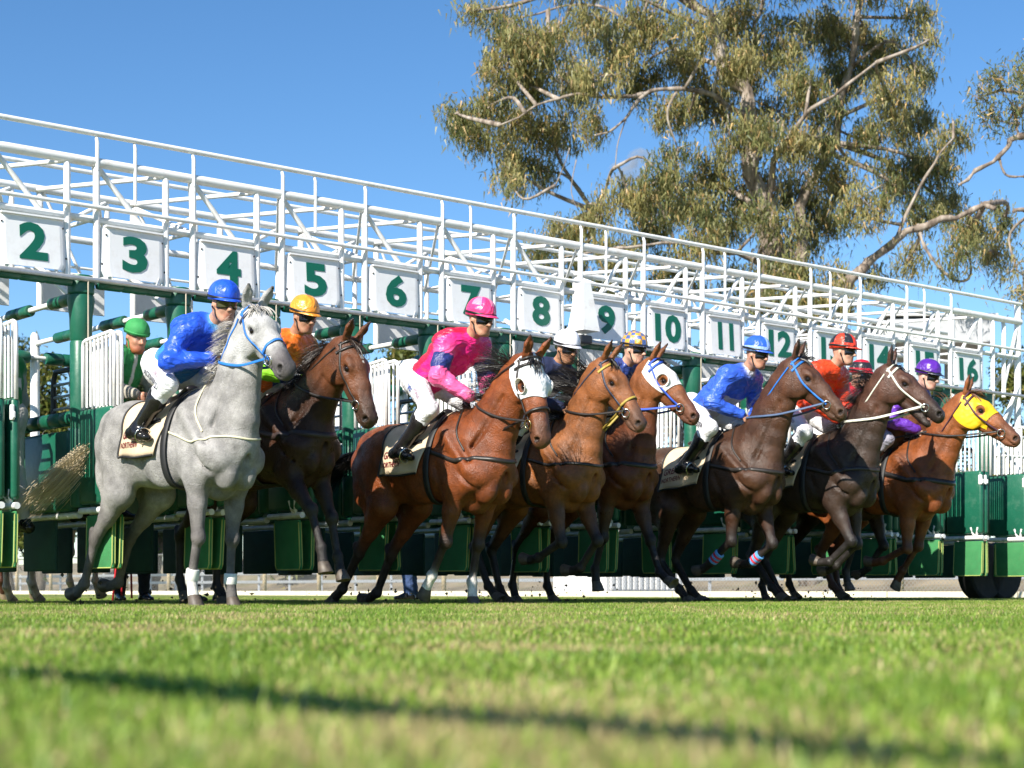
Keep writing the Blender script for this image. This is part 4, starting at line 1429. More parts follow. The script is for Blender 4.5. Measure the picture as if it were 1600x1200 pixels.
        F.ell(HP(.084, 0, -.062), (.014, .026, .009), M=HM, k=.010, col=lip)
        F.ell(HP(.080, 0, -.076), (.013, .022, .009), M=HM, k=.010, col=lip)
        F.seg(HP(.098, .022, -.069), HP(.098, -.022, -.069), .006, .006, k=.004, sub=True)
        F.seg(HP(-.025, 0, -.05), neck - spine * .03, .056, .062, k=.03, col=sk)
        if 'beard' in O:
            F.ell(HP(.050, 0, -.095), (.045, .050, .036), M=HM, k=.02, col=O['beard'])
    # ---------------- continuous body
    F = Field(h * 1.12); F.defcol = sk; F.defk = .04
    torso(F, -.006, sk)
    pelvis(F, -.006, sk)
    for s in (-1, 1):
        arm(F, s, -.006, sk, sk); thigh(F, s, -.006, sk); shank(F, s, -.006, 0, 1, sk); foot(F, s, -.008, sk)
    headp(F)
    pr.hand = {}
    bare = O.get('gloves') is None
    for s in (-1, 1):
        fdir = Wr[s] - E[s]
        pd = J.get('palm', {-1: V3(0, 0, -1), 1: V3(0, 0, -1)})[s]
        if bare: pr.hand[s] = hand_prims(F, Wr[s], fdir, pd, s, sk)
        else: F.seg(Wr[s] - nrm(fdir) * .03, Wr[s] + nrm(fdir) * .08, (.024, .014), (.03, .012), k=.02)
    F.solve(); V, Fc = F.mesh()
    pr.F = F; pr.J = J
    pr.trFieldCast = lambda O_, T_: F.cast(O_, T_, .026)
    ob = mesh_np(name, V, Fc, skin_mat(), colors=F.colors(V, .006))
    pr.ob = ob
    # ---------------- clothes as children
    pr.frame = (pel, chest, spine, lat, fwd, S, E, Wr)
    def garment(nm, fill, m, hh=h * 1.25, amp=.0, freq=30, colfn=None, clip=None, sharp=.008):
        G = Field(hh); G.defk = .03
        fill(G)
        G.solve(); v, f = G.mesh()
        c = G.colors(v, sharp)
        if colfn is not None: c = colfn(v, c)
        if amp:
            nn = vnormals(v, f)
            v = v + nn * (wob(v, freq, seed * 1.7)[:, None] * amp + np.abs(wob(v, freq * 1.9, seed * .7))[:, None] * amp * .6)
        return mesh_np(nm, v, f, m, ob, colors=c)
    shc = O['shirt']; slv = O.get('sleeve', shc); slv2 = O.get('sleeve2', slv)
    def fill_shirt(G):
        G.defcol = shc
        torso(G, .022, shc)
        G.seg(pel + spine * .02, pel + spine * .10, (.150 * bulk + .008, .102 * bulk + .008), (.150 * bulk + .012, .105 * bulk + .012), up=fwd, k=.03, col=O.get('hem', shc))
        for s in (-1, 1): arm(G, s, O.get('loose', .026), slv, slv2, O.get('sleeve_len', .99))
        G.seg(chest + spine * .02, neck + spine * .005, .072, .062, k=.03, col=O.get('collar', shc))
    garment('shirt', fill_shirt, O.get('shirt_mat') or cloth_mat('silk', rough=.40, bump=.55, scale=(5, 5, 8), fold=.08), amp=O.get('fold', .0095), freq=16, colfn=O.get('shirt_fn') and (lambda v, c: O['shirt_fn'](pr, v, c)))
    tr = O['trousers']
    cut = O.get('trouser_len', .42)
    def fill_tr(G):
        G.defcol = tr
        G.seg(pel - spine * .02, pel + spine * .05, (.148 * bulk, .108 * bulk), (.146 * bulk, .104 * bulk), up=fwd, k=.05, col=tr)
        pelvis(G, .004, tr)
        for s in (-1, 1):
            thigh(G, s, O.get('tr_loose', .005), tr); shank(G, s, O.get('tr_loose', .005), 0, cut, tr)
    pr.trousers = garment('trousers' if cut > .6 or cut < .3 else 'breeches', fill_tr, O.get('tr_mat') or cloth_mat('breeches_cloth', rough=.75, bump=.6, scale=(12, 12, 16), fold=.03), amp=O.get('tr_fold', .0035), freq=34, colfn=O.get('tr_fn') and (lambda v, c: O['tr_fn'](pr, v, c)))
    for s in (-1, 1):
        def fill_b(G, s=s):
            G.defcol = O['boots']
            if O.get('boot_top', .34) < .95: shank(G, s, .011, O.get('boot_top', .34), 1, O['boots'])
            foot(G, s, .006, O['boots'])
        garment('boot', fill_b, O.get('boot_mat') or mat('boot_leather', (.012, .011, .011), .22, var=.2), amp=.0012, freq=40)
    if not bare:
        for s in (-1, 1):
            fdir = Wr[s] - E[s]
            pd = J.get('palm', {-1: V3(0, 0, -1), 1: V3(0, 0, -1)})[s]
            def fill_g(G, s=s):
                G.defcol = O['gloves']
                G.seg(Wr[s] - nrm(fdir) * .045, Wr[s], .032, .028, k=.01, col=O['gloves'])
                pr.hand[s] = hand_prims(G, Wr[s], fdir, pd, s, O['gloves'])
            garment('glove', fill_g, cloth_mat('glove_cloth', rough=.7, bump=.2, scale=(40, 40, 40)), hh=.006)
    return pr

def add_helmet(pr, cells, peakm, rimm, band=None, n=32, rings=10, sx=.132, sy=.108, sz=.118, peak=.055, lift=.040):
    """Skull cap with a silk cover. cells(i_seg 0..1 angle, t 0..1 height) -> material index into list."""
    mats, fn = cells
    c = pr.HP(-.012, 0, .020 + lift)
    V = []; idx = []
    Fq = []
    for i in range(rings + 1):
        t = i / rings
        e = t * math.pi / 2
        for j in range(n):
            a = 2 * math.pi * j / n
            rr = math.cos(e) ** .85
            wr_ = 1 + (.014 * math.sin(9 * a + 4 * t) + .010 * math.sin(17 * a - 5 * t)) * (1 - t) + .010 * math.cos(6 * a)
            V.append(c + pr.HM @ V3(sx * rr * math.cos(a) * wr_, sy * rr * math.sin(a) * wr_, sz * math.sin(e)))
    for i in range(rings):
        for j in range(n):
            k = (j + 1) % n
            Fq.append((i * n + j, i * n + k, (i + 1) * n + k, (i + 1) * n + j))
            idx.append(fn((j + .5) / n, (i + .5) / rings))
    # turned-in lower edge
    m0 = len(V)
    for j in range(n):
        a = 2 * math.pi * j / n
        V.append(c + pr.HM @ V3(sx * 1.0 * math.cos(a), sy * 1.0 * math.sin(a), -.028))
    for j in range(n):
        a = 2 * math.pi * j / n
        V.append(c + pr.HM @ V3(sx * .86 * math.cos(a), sy * .86 * math.sin(a), -.030))
    for j in range(n):
        k = (j + 1) % n
        Fq.append((m0 + j, m0 + k, k, j)); idx.append(fn((j + .5) / n, 0))
        Fq.append((m0 + n + j, m0 + n + k, m0 + k, m0 + j)); idx.append(fn((j + .5) / n, 0))
    hm = mesh_np('helmet', np.array(V), np.array(Fq), None, pr.ob, mats=mats, midx=idx)
    # peak
    m = 14
    P1 = []; P2 = []
    for i in range(m + 1):
        a = R(-62 + 124 * i / m)
        w = math.cos(a * 90 / 62) ** .7 if abs(a) < R(61.9) else 0
        P1.append(c + pr.HM @ V3(sx * .97 * math.cos(a), sy * .97 * math.sin(a), -.012))
        P2.append(c + pr.HM @ V3(sx * math.cos(a) + peak * w, sy * 1.03 * math.sin(a), -.022 - .008 * w))
    Vp = P1 + P2 + [p - pr.HM[:, 2] * .006 for p in P1] + [p - pr.HM[:, 2] * .006 for p in P2]
    q = m + 1; Fp = []
    for i in range(m):
        Fp += [(i, q + i, q + i + 1, i + 1), (2 * q + i, 2 * q + i + 1, 3 * q + i + 1, 3 * q + i), (q + i, 3 * q + i, 3 * q + i + 1, q + i + 1)]
    mesh_np('peak', np.array(Vp), np.array(Fp), peakm, hm)
    # dark band of the goggle strap round the cap
    Pb = []; Nb = []
    for j in range(40):
        a = 2 * math.pi * j / 40
        Pb.append(c + pr.HM @ V3(sx * 1.02 * math.cos(a), sy * 1.02 * math.sin(a), -.006 - .012 * math.cos(a)))
        Nb.append(pr.HM @ V3(math.cos(a), math.sin(a), 0))
    V, Fc = ribbon('x', Pb, Nb, .016, .004, None, None, closed=True)
    mesh_np('strap', V, Fc, rimm, hm)
    # chin strap
    for s in (-1, 1):
        O = [pr.HP(.01 + .035 * t, s * .2, -.005 - .10 * t) for t in np.linspace(0, 1, 10)]
        T = [pr.HP(.0 + .03 * t, 0, -.02 - .085 * t) for t in np.linspace(0, 1, 10)]
        P = pr.F.cast(O, T, .004); Nn = np.array(O) - np.array(T); Nn /= np.linalg.norm(Nn, axis=1)[:, None]
        V, Fc = ribbon('x', P, Nn, .011, .003, None, None)
        mesh_np('chin_strap', V, Fc, rimm, pr.ob)
    return hm

def add_goggles(pr, lens, frame, up=.0):
    na, ne = 22, 7
    for nm, a0, e0, e1, lift, m in (('goggle_frame', 66, -.032, .030, .012, frame), ('goggles', 60, -.024, .022, .0165, lens)):
        O = []; T = []
        for i in range(na):
            a = R(-a0 + 2 * a0 * i / (na - 1))
            for j in range(ne):
                z = e0 + (e1 - e0) * j / (ne - 1)
                # the nose bridge
                if j < 2 and abs(a) < R(10): z += .016
                d = V3(math.cos(a), math.sin(a) * .85, 0)
                O.append(pr.HP(*(d * .25 + V3(-.0, 0, z + .004 + up)))); T.append(pr.HP(-.0, 0, z + .004 + up))
        P = pr.F.cast(O, T, lift).reshape(na, ne, 3)
        # smooth the shell so it does not follow the nose
        for _ in range(10):
            P[1:-1] = (P[:-2] + P[1:-1] * 2 + P[2:]) / 4
        Nn = (np.array(O) - np.array(T)).reshape(na, ne, 3); Nn /= np.linalg.norm(Nn, axis=2)[..., None]
        Pi = P - Nn * (.012 if nm == 'goggle_frame' else .006)
        V = np.concatenate([P.reshape(-1, 3), Pi.reshape(-1, 3)]); n0 = na * ne
        Fq = []
        for i in range(na - 1):
            for j in range(ne - 1):
                a_, b_, c_, d_ = i * ne + j, (i + 1) * ne + j, (i + 1) * ne + j + 1, i * ne + j + 1
                Fq += [(a_, b_, c_, d_), (n0 + a_, n0 + d_, n0 + c_, n0 + b_)]
        for i in range(na - 1):
            for j in (0, ne - 1):
                a_, b_ = i * ne + j, (i + 1) * ne + j
                Fq.append((b_, a_, n0 + a_, n0 + b_) if j == 0 else (a_, b_, n0 + b_, n0 + a_))
        for i in (0, na - 1):
            for j in range(ne - 1):
                a_, b_ = i * ne + j, i * ne + j + 1
                Fq.append((a_, b_, n0 + b_, n0 + a_) if i == 0 else (b_, a_, n0 + a_, n0 + b_))
        o = mesh_np(nm, V, np.array(Fq), m, pr.ob)
        if nm == 'goggle_frame': fr = o
    return fr

def add_lettering(pr, txt, size, side, u, v, mat_, bold=.0, rot=0.0, dep=.25):
    """Words on the thigh of the breeches: u along hip->knee, v across (m)."""
    pel, chest, spine, lat, fwd, S, E, Wr = pr.frame
    Hp, K = pr.J['hip'][side], pr.J['kn'][side]
    Hp = np.asarray(Hp, float); K = np.asarray(K, float)
    ax = nrm(K - Hp)
    outv = nrm(V3(0, side, 0) - ax * ax[1])
    upv = np.cross(outv, ax) * (1 if side < 0 else -1)
    if upv[2] < 0: upv = -upv
    V2, T2 = text_tris(txt, size, bold)
    V2, T2 = refine(V2, T2, .025)
    cr_, sr_ = math.cos(R(rot)), math.sin(R(rot))
    x = V2[:, 0] * cr_ - V2[:, 1] * sr_; y = V2[:, 0] * sr_ + V2[:, 1] * cr_
    if side > 0: x = -x
    c = Hp + (K - Hp) * u
    base = c + ax * x[:, None] + upv * (v + y)[:, None]
    G = pr.trFieldCast
    O = base + outv * .25; T = base - outv * .05
    P = G(O, T)
    mesh_np('lettering', P, np.array(T2 if side < 0 else T2[:, ::-1]), mat_, pr.trousers, smooth=False)

def jockey_joints(rig, up=0.0, lean=0.0, dx=0.0, face=(1, 0, -.12), hand=None, knee=.275, hands_x=.0):
    """Crouching rider over the saddle, in horse space (before rig.dz)."""
    B = rig.B
    J = {}
    J['hip'] = {s: B(-.12 + dx, s * .105, 1.80 + up) for s in (-1, 1)}
    J['sh'] = {s: B(.25 + dx + lean * .5, s * .175, 2.09 + up - lean * .35) for s in (-1, 1)}
    J['neck'] = B(.33 + dx + lean * .55, 0, 2.130 + up - lean * .35)
    J['head'] = B(.445 + dx + lean * .6, 0, 2.245 + up - lean * .35)
    J['face'] = face
    hx = .60 + hands_x
    # hands rest on the neck just in front of the withers
    for s in (-1, 1):
        pass
    J['wr'] = {}
    for s in (-1, 1):
        x = hx - .06
        zt = rig.F.cast([B(x, s * .075, 2.2)], [B(x, s * .075, 1.3)], .035)[0]
        J['wr'][s] = zt + V3(-.05, s * .015, .035)
    J['el'] = {}
    for s in (-1, 1):
        a, b = J['sh'][s], J['wr'][s]
        m = (a + b) / 2; L = np.linalg.norm(b - a); hb = math.sqrt(max(.285 ** 2 - (L / 2) ** 2, .0009))
        d = nrm(b - a); o = nrm(V3(-.45, s * .75, -.35) - d * (d @ V3(-.45, s * .75, -.35)))
        J['el'][s] = m + o * hb
    J['kn'] = {s: B(.235 + dx * .5, s * knee, 1.615) for s in (-1, 1)}
    J['an'] = {s: B(-.055 + dx * .5, s * (knee + .055), 1.325) for s in (-1, 1)}
    J['toe'] = {s: B(.105 + dx * .5, s * (knee + .085), 1.255) for s in (-1, 1)}
    J['palm'] = {s: V3(.15, -s * .8, -.7) for s in (-1, 1)}
    return J

def place_person(pr, rig=None, loc=None, rz=0.0):
    if rig is not None:
        pr.ob.location = rig.ob.location; pr.ob.rotation_euler = (0, 0, rig.rz); pr.ob.scale = rig.ob.scale
    else:
        pr.ob.location = loc; pr.ob.rotation_euler = (0, 0, rz)
# ================================================================ starting gate
W_PAINT = simple('white_paint', (.80, .80, .79), .42, var=.05, scale=3, dirt=(.40, .31, .21), dirt_amt=.55, dscale=7)
PANEL_M = simple('panel_white', (.80, .80, .81), .55, var=.05, scale=2.5, dirt=(.50, .47, .42), dirt_amt=.4, dscale=6)
GREEN_PAD = simple('green_vinyl', (.008, .098, .056), .38, var=.18, scale=3, bump=.25, bscale=14, dirt=(.07, .17, .12), dirt_amt=.6, dscale=9)
GREEN_MAT = simple('green_mat', (.035, .20, .065), .85, var=.2, scale=5, bump=.6, bscale=160, dirt=(.08, .13, .06), dirt_amt=.4, dscale=6)
SHADED_MAT = simple('shaded_mat', (.012, .055, .034), .8, var=.25, scale=5, bump=.4, bscale=90)  # side mats hang in shadow; that shade is put into a darker green
TRIM_M = simple('yellow_trim', (.36, .42, .12), .8)
NUM_M = simple('number_green', (.0, .115, .07), .5, var=.06)
GALV = simple('galvanised', (.50, .51, .52), .35, .6, var=.12, scale=20)
BLACK_M = simple('black_steel', (.014, .016, .02), .45)
RUBBER = simple('tyre_rubber', (.018, .018, .019), .8, var=.3, scale=10, bump=.3, bscale=50)
ROPE_M = simple('rope', (.5, .44, .34), .9)
SCREW_M = simple('screw', (.05, .05, .05), .4)

gate = empty('starting_gate', G0, GANG)
tag(gate, 'long white steel starting gate with green padded stalls numbered 2 to 16', 'starting gate')
def GL(n, t, z): return Vector((PITCH * n, -t, z))       # gate space
def gtube(name, a, b, r, m=W_PAINT, n=10, mid=None):
    mb = MB()
    c = (a + b) / 2
    pts = [a - c, b - c]
    if mid: pts = [a - c] + [p - c for p in mid] + [b - c]
    mb.tube(pts, r, n=n)
    o = mb.build(name, m, gate, smooth=True, angle=40)
    o.location = c
    return o

N0, N1 = 0.6, 17.36          # ends of the structure
# chords and rails run the whole length
for (t, z, r, nm) in ((.02, 3.59, .040, 'top_chord'), (-1.02, 3.56, .033, 'top_chord'), (0.0, 3.13, .030, 'lower_chord'), (-1.02, 3.17, .030, 'lower_chord'),
                      (.03, 3.82, .022, 'handrail'), (-1.04, 3.78, .02, 'handrail'), (.085, 3.215, .018, 'front_rail'), (-1.02, 2.86, .02, 'cross_rail'), (-1.02, 2.93, .012, 'cross_rail')):
    gtube(nm, GL(N0, t, z), GL(N1, t, z), r, n=14)
gtube('galvanised_pipe', GL(N0, .12, 2.62), GL(N1, .12, 2.62), .021, GALV)

rnd = random.Random(4)
def digit_mesh(txt):
    V, T = text_tris(txt, .415, .016)
    V = np.array(V); x = V[:, 0] * (1.0 if len(txt) == 1 else .86)
    y = V[:, 1]
    y = (y - (y.max() + y.min()) / 2); y *= .295 / (y.max() - y.min())
    x = x - (x.max() + x.min()) / 2
    wmax = {1: .235, 2: .40}[len(txt)]
    x *= min(1.25, wmax / (x.max() - x.min())) if txt not in ('1', '11') else 1.0
    n = len(V)
    P = np.concatenate([np.stack([x, np.full(n, -.0035), y], 1), np.stack([x, np.zeros(n), y], 1)])
    # rim
    from collections import Counter
    ed = Counter()
    for t in T:
        for i in range(3): ed[(t[i], t[(i + 1) % 3])] += 1
    fs = [tuple(t) for t in T] + [tuple(i + n for i in reversed(t)) for t in T]
    for (a, b) in ed:
        if (b, a) not in ed: fs.append((b, a, a + n, b + n))
    return P, fs

def panel_mesh():
    """Folded sheet sign: flat face with swept-back side wings and clipped lower corners."""
    w, hgt = .300, .20
    prof = [(-w, .075), (-w + .012, .03), (-w + .05, .004), (-w + .075, 0), (w - .075, 0), (w - .05, .004), (w - .012, .03), (w, .075)]
    mb = MB()
    rows = [(-hgt, .9), (-hgt + .045, 1.0), (hgt - .03, 1.0), (hgt, .965)]
    vs = []
    for z, f in rows:
        for x, y in prof: vs.append((x * f, y, z))
    n = len(prof); m = len(rows)
    for z, f in rows:
        for x, y in prof: vs.append((x * f * .99, y + .008, z))
    fs = []
    for i in range(m - 1):
        for j in range(n - 1):
            a, b, c, d = i * n + j, i * n + j + 1, (i + 1) * n + j + 1, (i + 1) * n + j
            fs.append((a, b, c, d)); o = m * n
            fs.append((o + d, o + c, o + b, o + a))
    o = m * n
    for i in range(m - 1):
        fs.append((i * n, (i + 1) * n, o + (i + 1) * n, o + i * n))
        fs.append(((i + 1) * n + n - 1, i * n + n - 1, o + i * n + n - 1, o + (i + 1) * n + n - 1))
    for j in range(n - 1):
        fs.append((j + 1, j, o + j, o + j + 1))
        k = (m - 1) * n
        fs.append((k + j, k + j + 1, o + k + j + 1, o + k + j))
    mb.add(vs, fs)
    # top hem
    mb.box((0, .010, hgt + .006), (2 * w * .88, .068, .014))
    return mb
PM = panel_mesh().mesh('number_panel', PANEL_M)
SC = MB(); SC.tube([(0, -.004, 0), (0, .004, 0)], .008, n=8); SCM = SC.mesh('screw', SCREW_M)
UP_M = {}
def upright(n, t, z0, z1, r, cap=True, m=W_PAINT, nm='upright'):
    key = (nm, round(z1 - z0, 3), r)
    if key not in UP_M:
        h = z1 - z0
        mb = MB(); mb.tube([(0, 0, 0), (0, 0, h - .05), (0, .012, h - .02), (0, .03, h)], [r, r, r * .86, r * .45], n=12)
        me = mb.mesh(nm, m); me.polygons.foreach_set('use_smooth', np.ones(len(me.polygons), bool)); me.set_sharp_from_angle(angle=R(40))
        UP_M[key] = me
    o = share(nm, UP_M[key], gate, GL(n, t, z0))
    return o
for n in range(1, 17):
    # the number board of each stall
    c = GL(n, .075, 2.87)
    pn = share('number_panel', PM, gate, c, rot=(R(-2.5 + rnd.uniform(-1, 1)), R(rnd.uniform(-.7, .7)), R(rnd.uniform(-.8, .8))))
    P, fs = digit_mesh(str(n))
    d = mesh_np('number', P, fs, NUM_M, pn, smooth=False)
    d.location = (0, -.0015, .004)
    for sx in (-1, 1):
        s_ = share('screw', SCM, pn, (sx * .255, .002, .135)); s2 = share('screw', SCM, pn, (sx * .283, .022, -.10))
    # uprights either side of the board
    for dn in (-.365, .345):
        upright(n + dn, .035, 2.60, 3.57, .028)
    upright(n - .365, .05, 3.52, 3.80, .016, nm='post')
    if n % 2: upright(n + .02, .05, 3.30, 3.80, .014, nm='post')
    # brackets under the board
    for sx in (-1, 1):
        mb = MB(); mb.box((0, 0, 0), (.012, .06, .11), bev=.004)
        o = mb.build('bracket', W_PAINT, gate); o.location = GL(n, .05, 2.66) + Vector((sx * .20, 0, 0)); o.rotation_euler = (0, R(20 * sx), 0)
    # rear frame
    upright(n - .365, -1.02, 2.55, 3.55, .028); upright(n + .345, -1.02, 2.85, 3.55, .024)
    # front diagonal (mirrored beyond the middle of the gate)
    if n <= 8: gtube('brace', GL(n - .33, .01, 3.55), GL(n + .10, .0, 3.15), .022)
    else: gtube('brace', GL(n + .32, .01, 3.55), GL(n - .02, .0, 3.15), .022)
    # top plane zigzag and rear bracing
    gtube('brace', GL(n + .33, -.02, 3.57), GL(n - .40, -1.0, 3.55), .020)
    if n % 2 == 0: gtube('brace', GL(n - .36, -.02, 3.15), GL(n - .36, -1.0, 3.52), .018)
    gtube('brace', GL(n + .32, -1.01, 3.53), GL(n - .3, -1.01, 3.20), .018)
    gtube('brace', GL(n - .33, -1.01, 3.53), GL(n + .05, -1.01, 2.88), .014); gtube('brace', GL(n - .36, -.03, 3.56), GL(n + .30, -.99, 3.17), .014)
    gtube('tie', GL(n + .345, -.02, 3.14), GL(n + .345, -1.02, 3.17), .016)
    gtube('tie', GL(n - .365, -.02, 3.14), GL(n - .365, -1.02, 3.17), .018)
    gtube('brace', GL(n + .5, -1.0, 2.95), GL(n + .5, -.12, 2.50), .024)
    # plain boards on the rear face
    mb = MB(); mb.box((0, 0, 0), (.60, .012, .24), bev=.004)
    o = mb.build('rear_board', PANEL_M, gate); o.location = GL(n, -1.06, 2.66)

# padded sleeves along the front pipe
def sleeve_mesh(L, r, nm='padding'):
    mb = MB()
    k = max(2, int(round(L / .2)))
    pts = []; rs = []
    for i in range(k):
        a = -L / 2 + L * i / k; b = -L / 2 + L * (i + 1) / k
        for f, q in ((.02, .90), (.07, 1.0), (.93, 1.0), (.98, .90)):
            pts.append((a + (b - a) * f, 0, 0)); rs.append(r * q)
    mb.tube(pts, rs, n=14)
    me = mb.mesh(nm, GREEN_PAD); me.polygons.foreach_set('use_smooth', np.ones(len(me.polygons), bool)); me.set_sharp_from_angle(angle=R(35))
    return me
SL_A = sleeve_mesh(.66, .042); SL_B = sleeve_mesh(.42, .05); SL_C = sleeve_mesh(.80, .062); SL_D = sleeve_mesh(.56, .055)
def column_mesh():
    mb = MB()
    mb.lathe([(.075, 0), (.085, .02), (.085, .62), (.082, .63), (.085, .64), (.088, 1.32), (.080, 1.335), (.088, 1.35), (.092, 1.52), (.11, 1.66), (.105, 1.70), (.09, 1.705), (.105, 1.72), (.11, 1.82), (.095, 1.86), (.03, 1.87)], n=22)
    me = mb.mesh('column', GREEN_PAD); me.polygons.foreach_set('use_smooth', np.ones(len(me.polygons), bool)); me.set_sharp_from_angle(angle=R(35))
    return me
COL = column_mesh()
POST = MB(); POST.box((0, 0, .40), (.07, .07, .80), bev=.008); POSTM = POST.mesh('post', W_PAINT)
def bar_mesh(h, r=.0105):
    mb = MB(); mb.tube([(0, 0, 0), (0, 0, h)], r, n=8)
    me = mb.mesh('bar', W_PAINT); me.polygons.foreach_set('use_smooth', np.ones(len(me.polygons), bool)); me.set_sharp_from_angle(angle=R(50)); return me
BAR = bar_mesh(.54)
def pad_mesh(L, H, T, mtl=GREEN_PAD, nm='pad'):
    mb = MB(); mb.box((0, 0, 0), (L, T, H), bev=min(.03, T * .42))
    me = mb.mesh(nm, mtl); me.polygons.foreach_set('use_smooth', np.ones(len(me.polygons), bool)); me.set_sharp_from_angle(angle=R(50)); return me
LP = pad_mesh(.52, .76, .075)
MATM = pad_mesh(.42, .42, .022, GREEN_MAT, 'mat')
def trim_mesh():
    mb = MB(); mb.tube([(-.205, 0, .19), (-.207, 0, -.17), (-.19, 0, -.207), (.19, 0, -.207), (.207, 0, -.17), (.205, 0, .19)], .0055, n=6)
    return mb.mesh('trim', TRIM_M)
TRIM = trim_mesh()
def top_rail_mesh():
    mb = MB(); mb.tube([(0, 0, -.56), (0, 0, -.05), (.012, 0, -.012), (.05, 0, .0), (.45, 0, .030), (.485, 0, .018), (.50, 0, -.02), (.50, 0, -.56)], .0165, n=10)
    me = mb.mesh('frame', W_PAINT); me.polygons.foreach_set('use_smooth', np.ones(len(me.polygons), bool)); return me
TRAIL = top_rail_mesh()
LRAIL = MB(); LRAIL.tube([(-.02, 0, 0), (.54, 0, 0)], .026, n=12); LRAILM = LRAIL.mesh('rail', W_PAINT)
LATCH = MB(); LATCH.box((0, 0, 0), (.05, .03, .12), bev=.012); LATCH.box((.03, 0, -.02), (.03, .022, .05), bev=.006); LATCHM = LATCH.mesh('latch', W_PAINT)
HANGER = MB()
for k_ in (-1, 1): HANGER.tube([(k_ * .05, -.03, .10), (k_ * .03, -.02, .03), (0, 0, -.04)], .016, n=8)
HANGM = HANGER.mesh('hanger', W_PAINT)

def door(n, side, ang):
    """One leaf of a stall front, swung out; side -1: hinged on the left partition, +1: on the right one."""
    d = empty('door', parent=gate)
    d.location = GL(n, .10, 0)
    # leaf runs along local +x; rotate so that it points out (gate -y)
    d.rotation_euler = (0, 0, R(-90) + R(ang))
    share('frame', TRAIL, d, (.02, 0, 2.12))
    nb = 7
    for i in range(nb):
        x = .02 + .50 * (i + 1) / (nb + 1)
        share('bar', BAR, d, (x, 0, 1.58), scale=(1, 1, 1 + .04 * i / nb))
    share('pad', LP, d, (.27, 0, 1.19))
    share('rail', LRAILM, d, (0, 0, .765))
    share('latch', LATCHM, d, (.515, -.03, 1.46))
    m = share('mat', MATM, d, (.31 + rnd.uniform(-.01, .01), .0, .515), rot=(R(rnd.uniform(-4, 4)), 0, 0))
    share('trim', TRIM, m, (0, .012, 0)); share('trim', TRIM, m, (0, -.012, 0))
    share('hanger', HANGM, d, (.43, 0, .79))
    return d

def partition(n):
    share('column', COL, gate, GL(n, .0, .80))
    # top rail running back, padded at both ends
    gtube('side_rail', GL(n, -.06, 2.50), GL(n, -2.75, 2.50), .024)
    for t in (-.33, -1.15, -2.1):
        share('padding', SL_B, gate, GL(n, t, 2.50), rot=(0, 0, R(90)))
    # lower padded wall
    for t in (-.55, -1.40, -2.25):
        mb_key = 'wallpad'
        if mb_key not in UP_M: UP_M[mb_key] = pad_mesh(.84, .66, .10)
        share('side_pad', UP_M[mb_key], gate, GL(n, t, 1.10), rot=(0, 0, R(90)))
    for t in (-.50, -1.35, -2.2):
        share('padding', SL_C, gate, GL(n, t, 1.53), rot=(0, 0, R(90)))
    gtube('side_rail', GL(n, -.02, .74), GL(n, -2.75, .74), .028)
    for t in (-.75, -1.55, -2.3):
        if 'dmat' not in UP_M: UP_M['dmat'] = pad_mesh(.62, .42, .03, SHADED_MAT, 'mat')
        share('mat', UP_M['dmat'], gate, GL(n, t, .50), rot=(0, 0, R(90)))
    upright(n, -2.78, .36, 2.60, .045, nm='rear_post')
    # step frame of black tube with grey rungs
    gtube('step_frame', GL(n, -.16, 1.55), GL(n, -.50, 1.55), .022, BLACK_M, mid=[GL(n, -.16, 1.86), GL(n, -.20, 1.93), GL(n, -.46, 1.93), GL(n, -.50, 1.86)])
    for z in (1.62, 1.72, 1.82): gtube('rung', GL(n, -.14, z), GL(n, -.52, z), .012, GALV, 8)

for k in range(1, 17):
    partition(k + .5)
    door(k + .5 - .045, 1, rnd.uniform(-3, 2)); 
    if k < 16: door(k + .5 + .055, -1, rnd.uniform(-2, 3))
    # padding of the front pipe, stall by stall
    share('padding', SL_A, gate, GL(k, .055, 2.60))
    # rope hanging from the head of the column
    gtube('rope', GL(k + .5, .13, 2.61), GL(k + .5, .13, 2.05), .006, ROPE_M, 6)
    # rear cross pipe
    share('padding', SL_C, gate, GL(k, -2.74, 2.36), scale=(.9, 1, 1))
    gtube('rear_rail', GL(k - .5, -2.74, 2.36), GL(k + .5, -2.74, 2.36), .022)
    gtube('rear_rail', GL(k - .5, -2.76, .74), GL(k + .5, -2.76, .74), .026)
# housing that hangs between boards 8 and 9
hb = MB()
def frus(mb, cx, cy, z0, z1, w0, d0, w1, d1):
    v = [(cx + sx * w / 2, cy + sy * d / 2, z) for z, w, d in ((z0, w0, d0), (z1, w1, d1)) for sx, sy in ((-1, -1), (1, -1), (1, 1), (-1, 1))]
    mb.add(v, [(3, 2, 1, 0), (4, 5, 6, 7), (0, 1, 5, 4), (1, 2, 6, 5), (2, 3, 7, 6), (3, 0, 4, 7)])
frus(hb, 0, 0, -.24, .24, .22, .24, .10, .10)
o = hb.build('housing', W_PAINT, gate); o.location = GL(8.47, .24, 2.93)
cb = MB(); cb.box((0, 0, 0), (.16, .2, .09), bev=.02); o = cb.build('camera_box', BLACK_M, gate); o.location = GL(8.42, .24, 2.60)  # dark camera slung under the housing
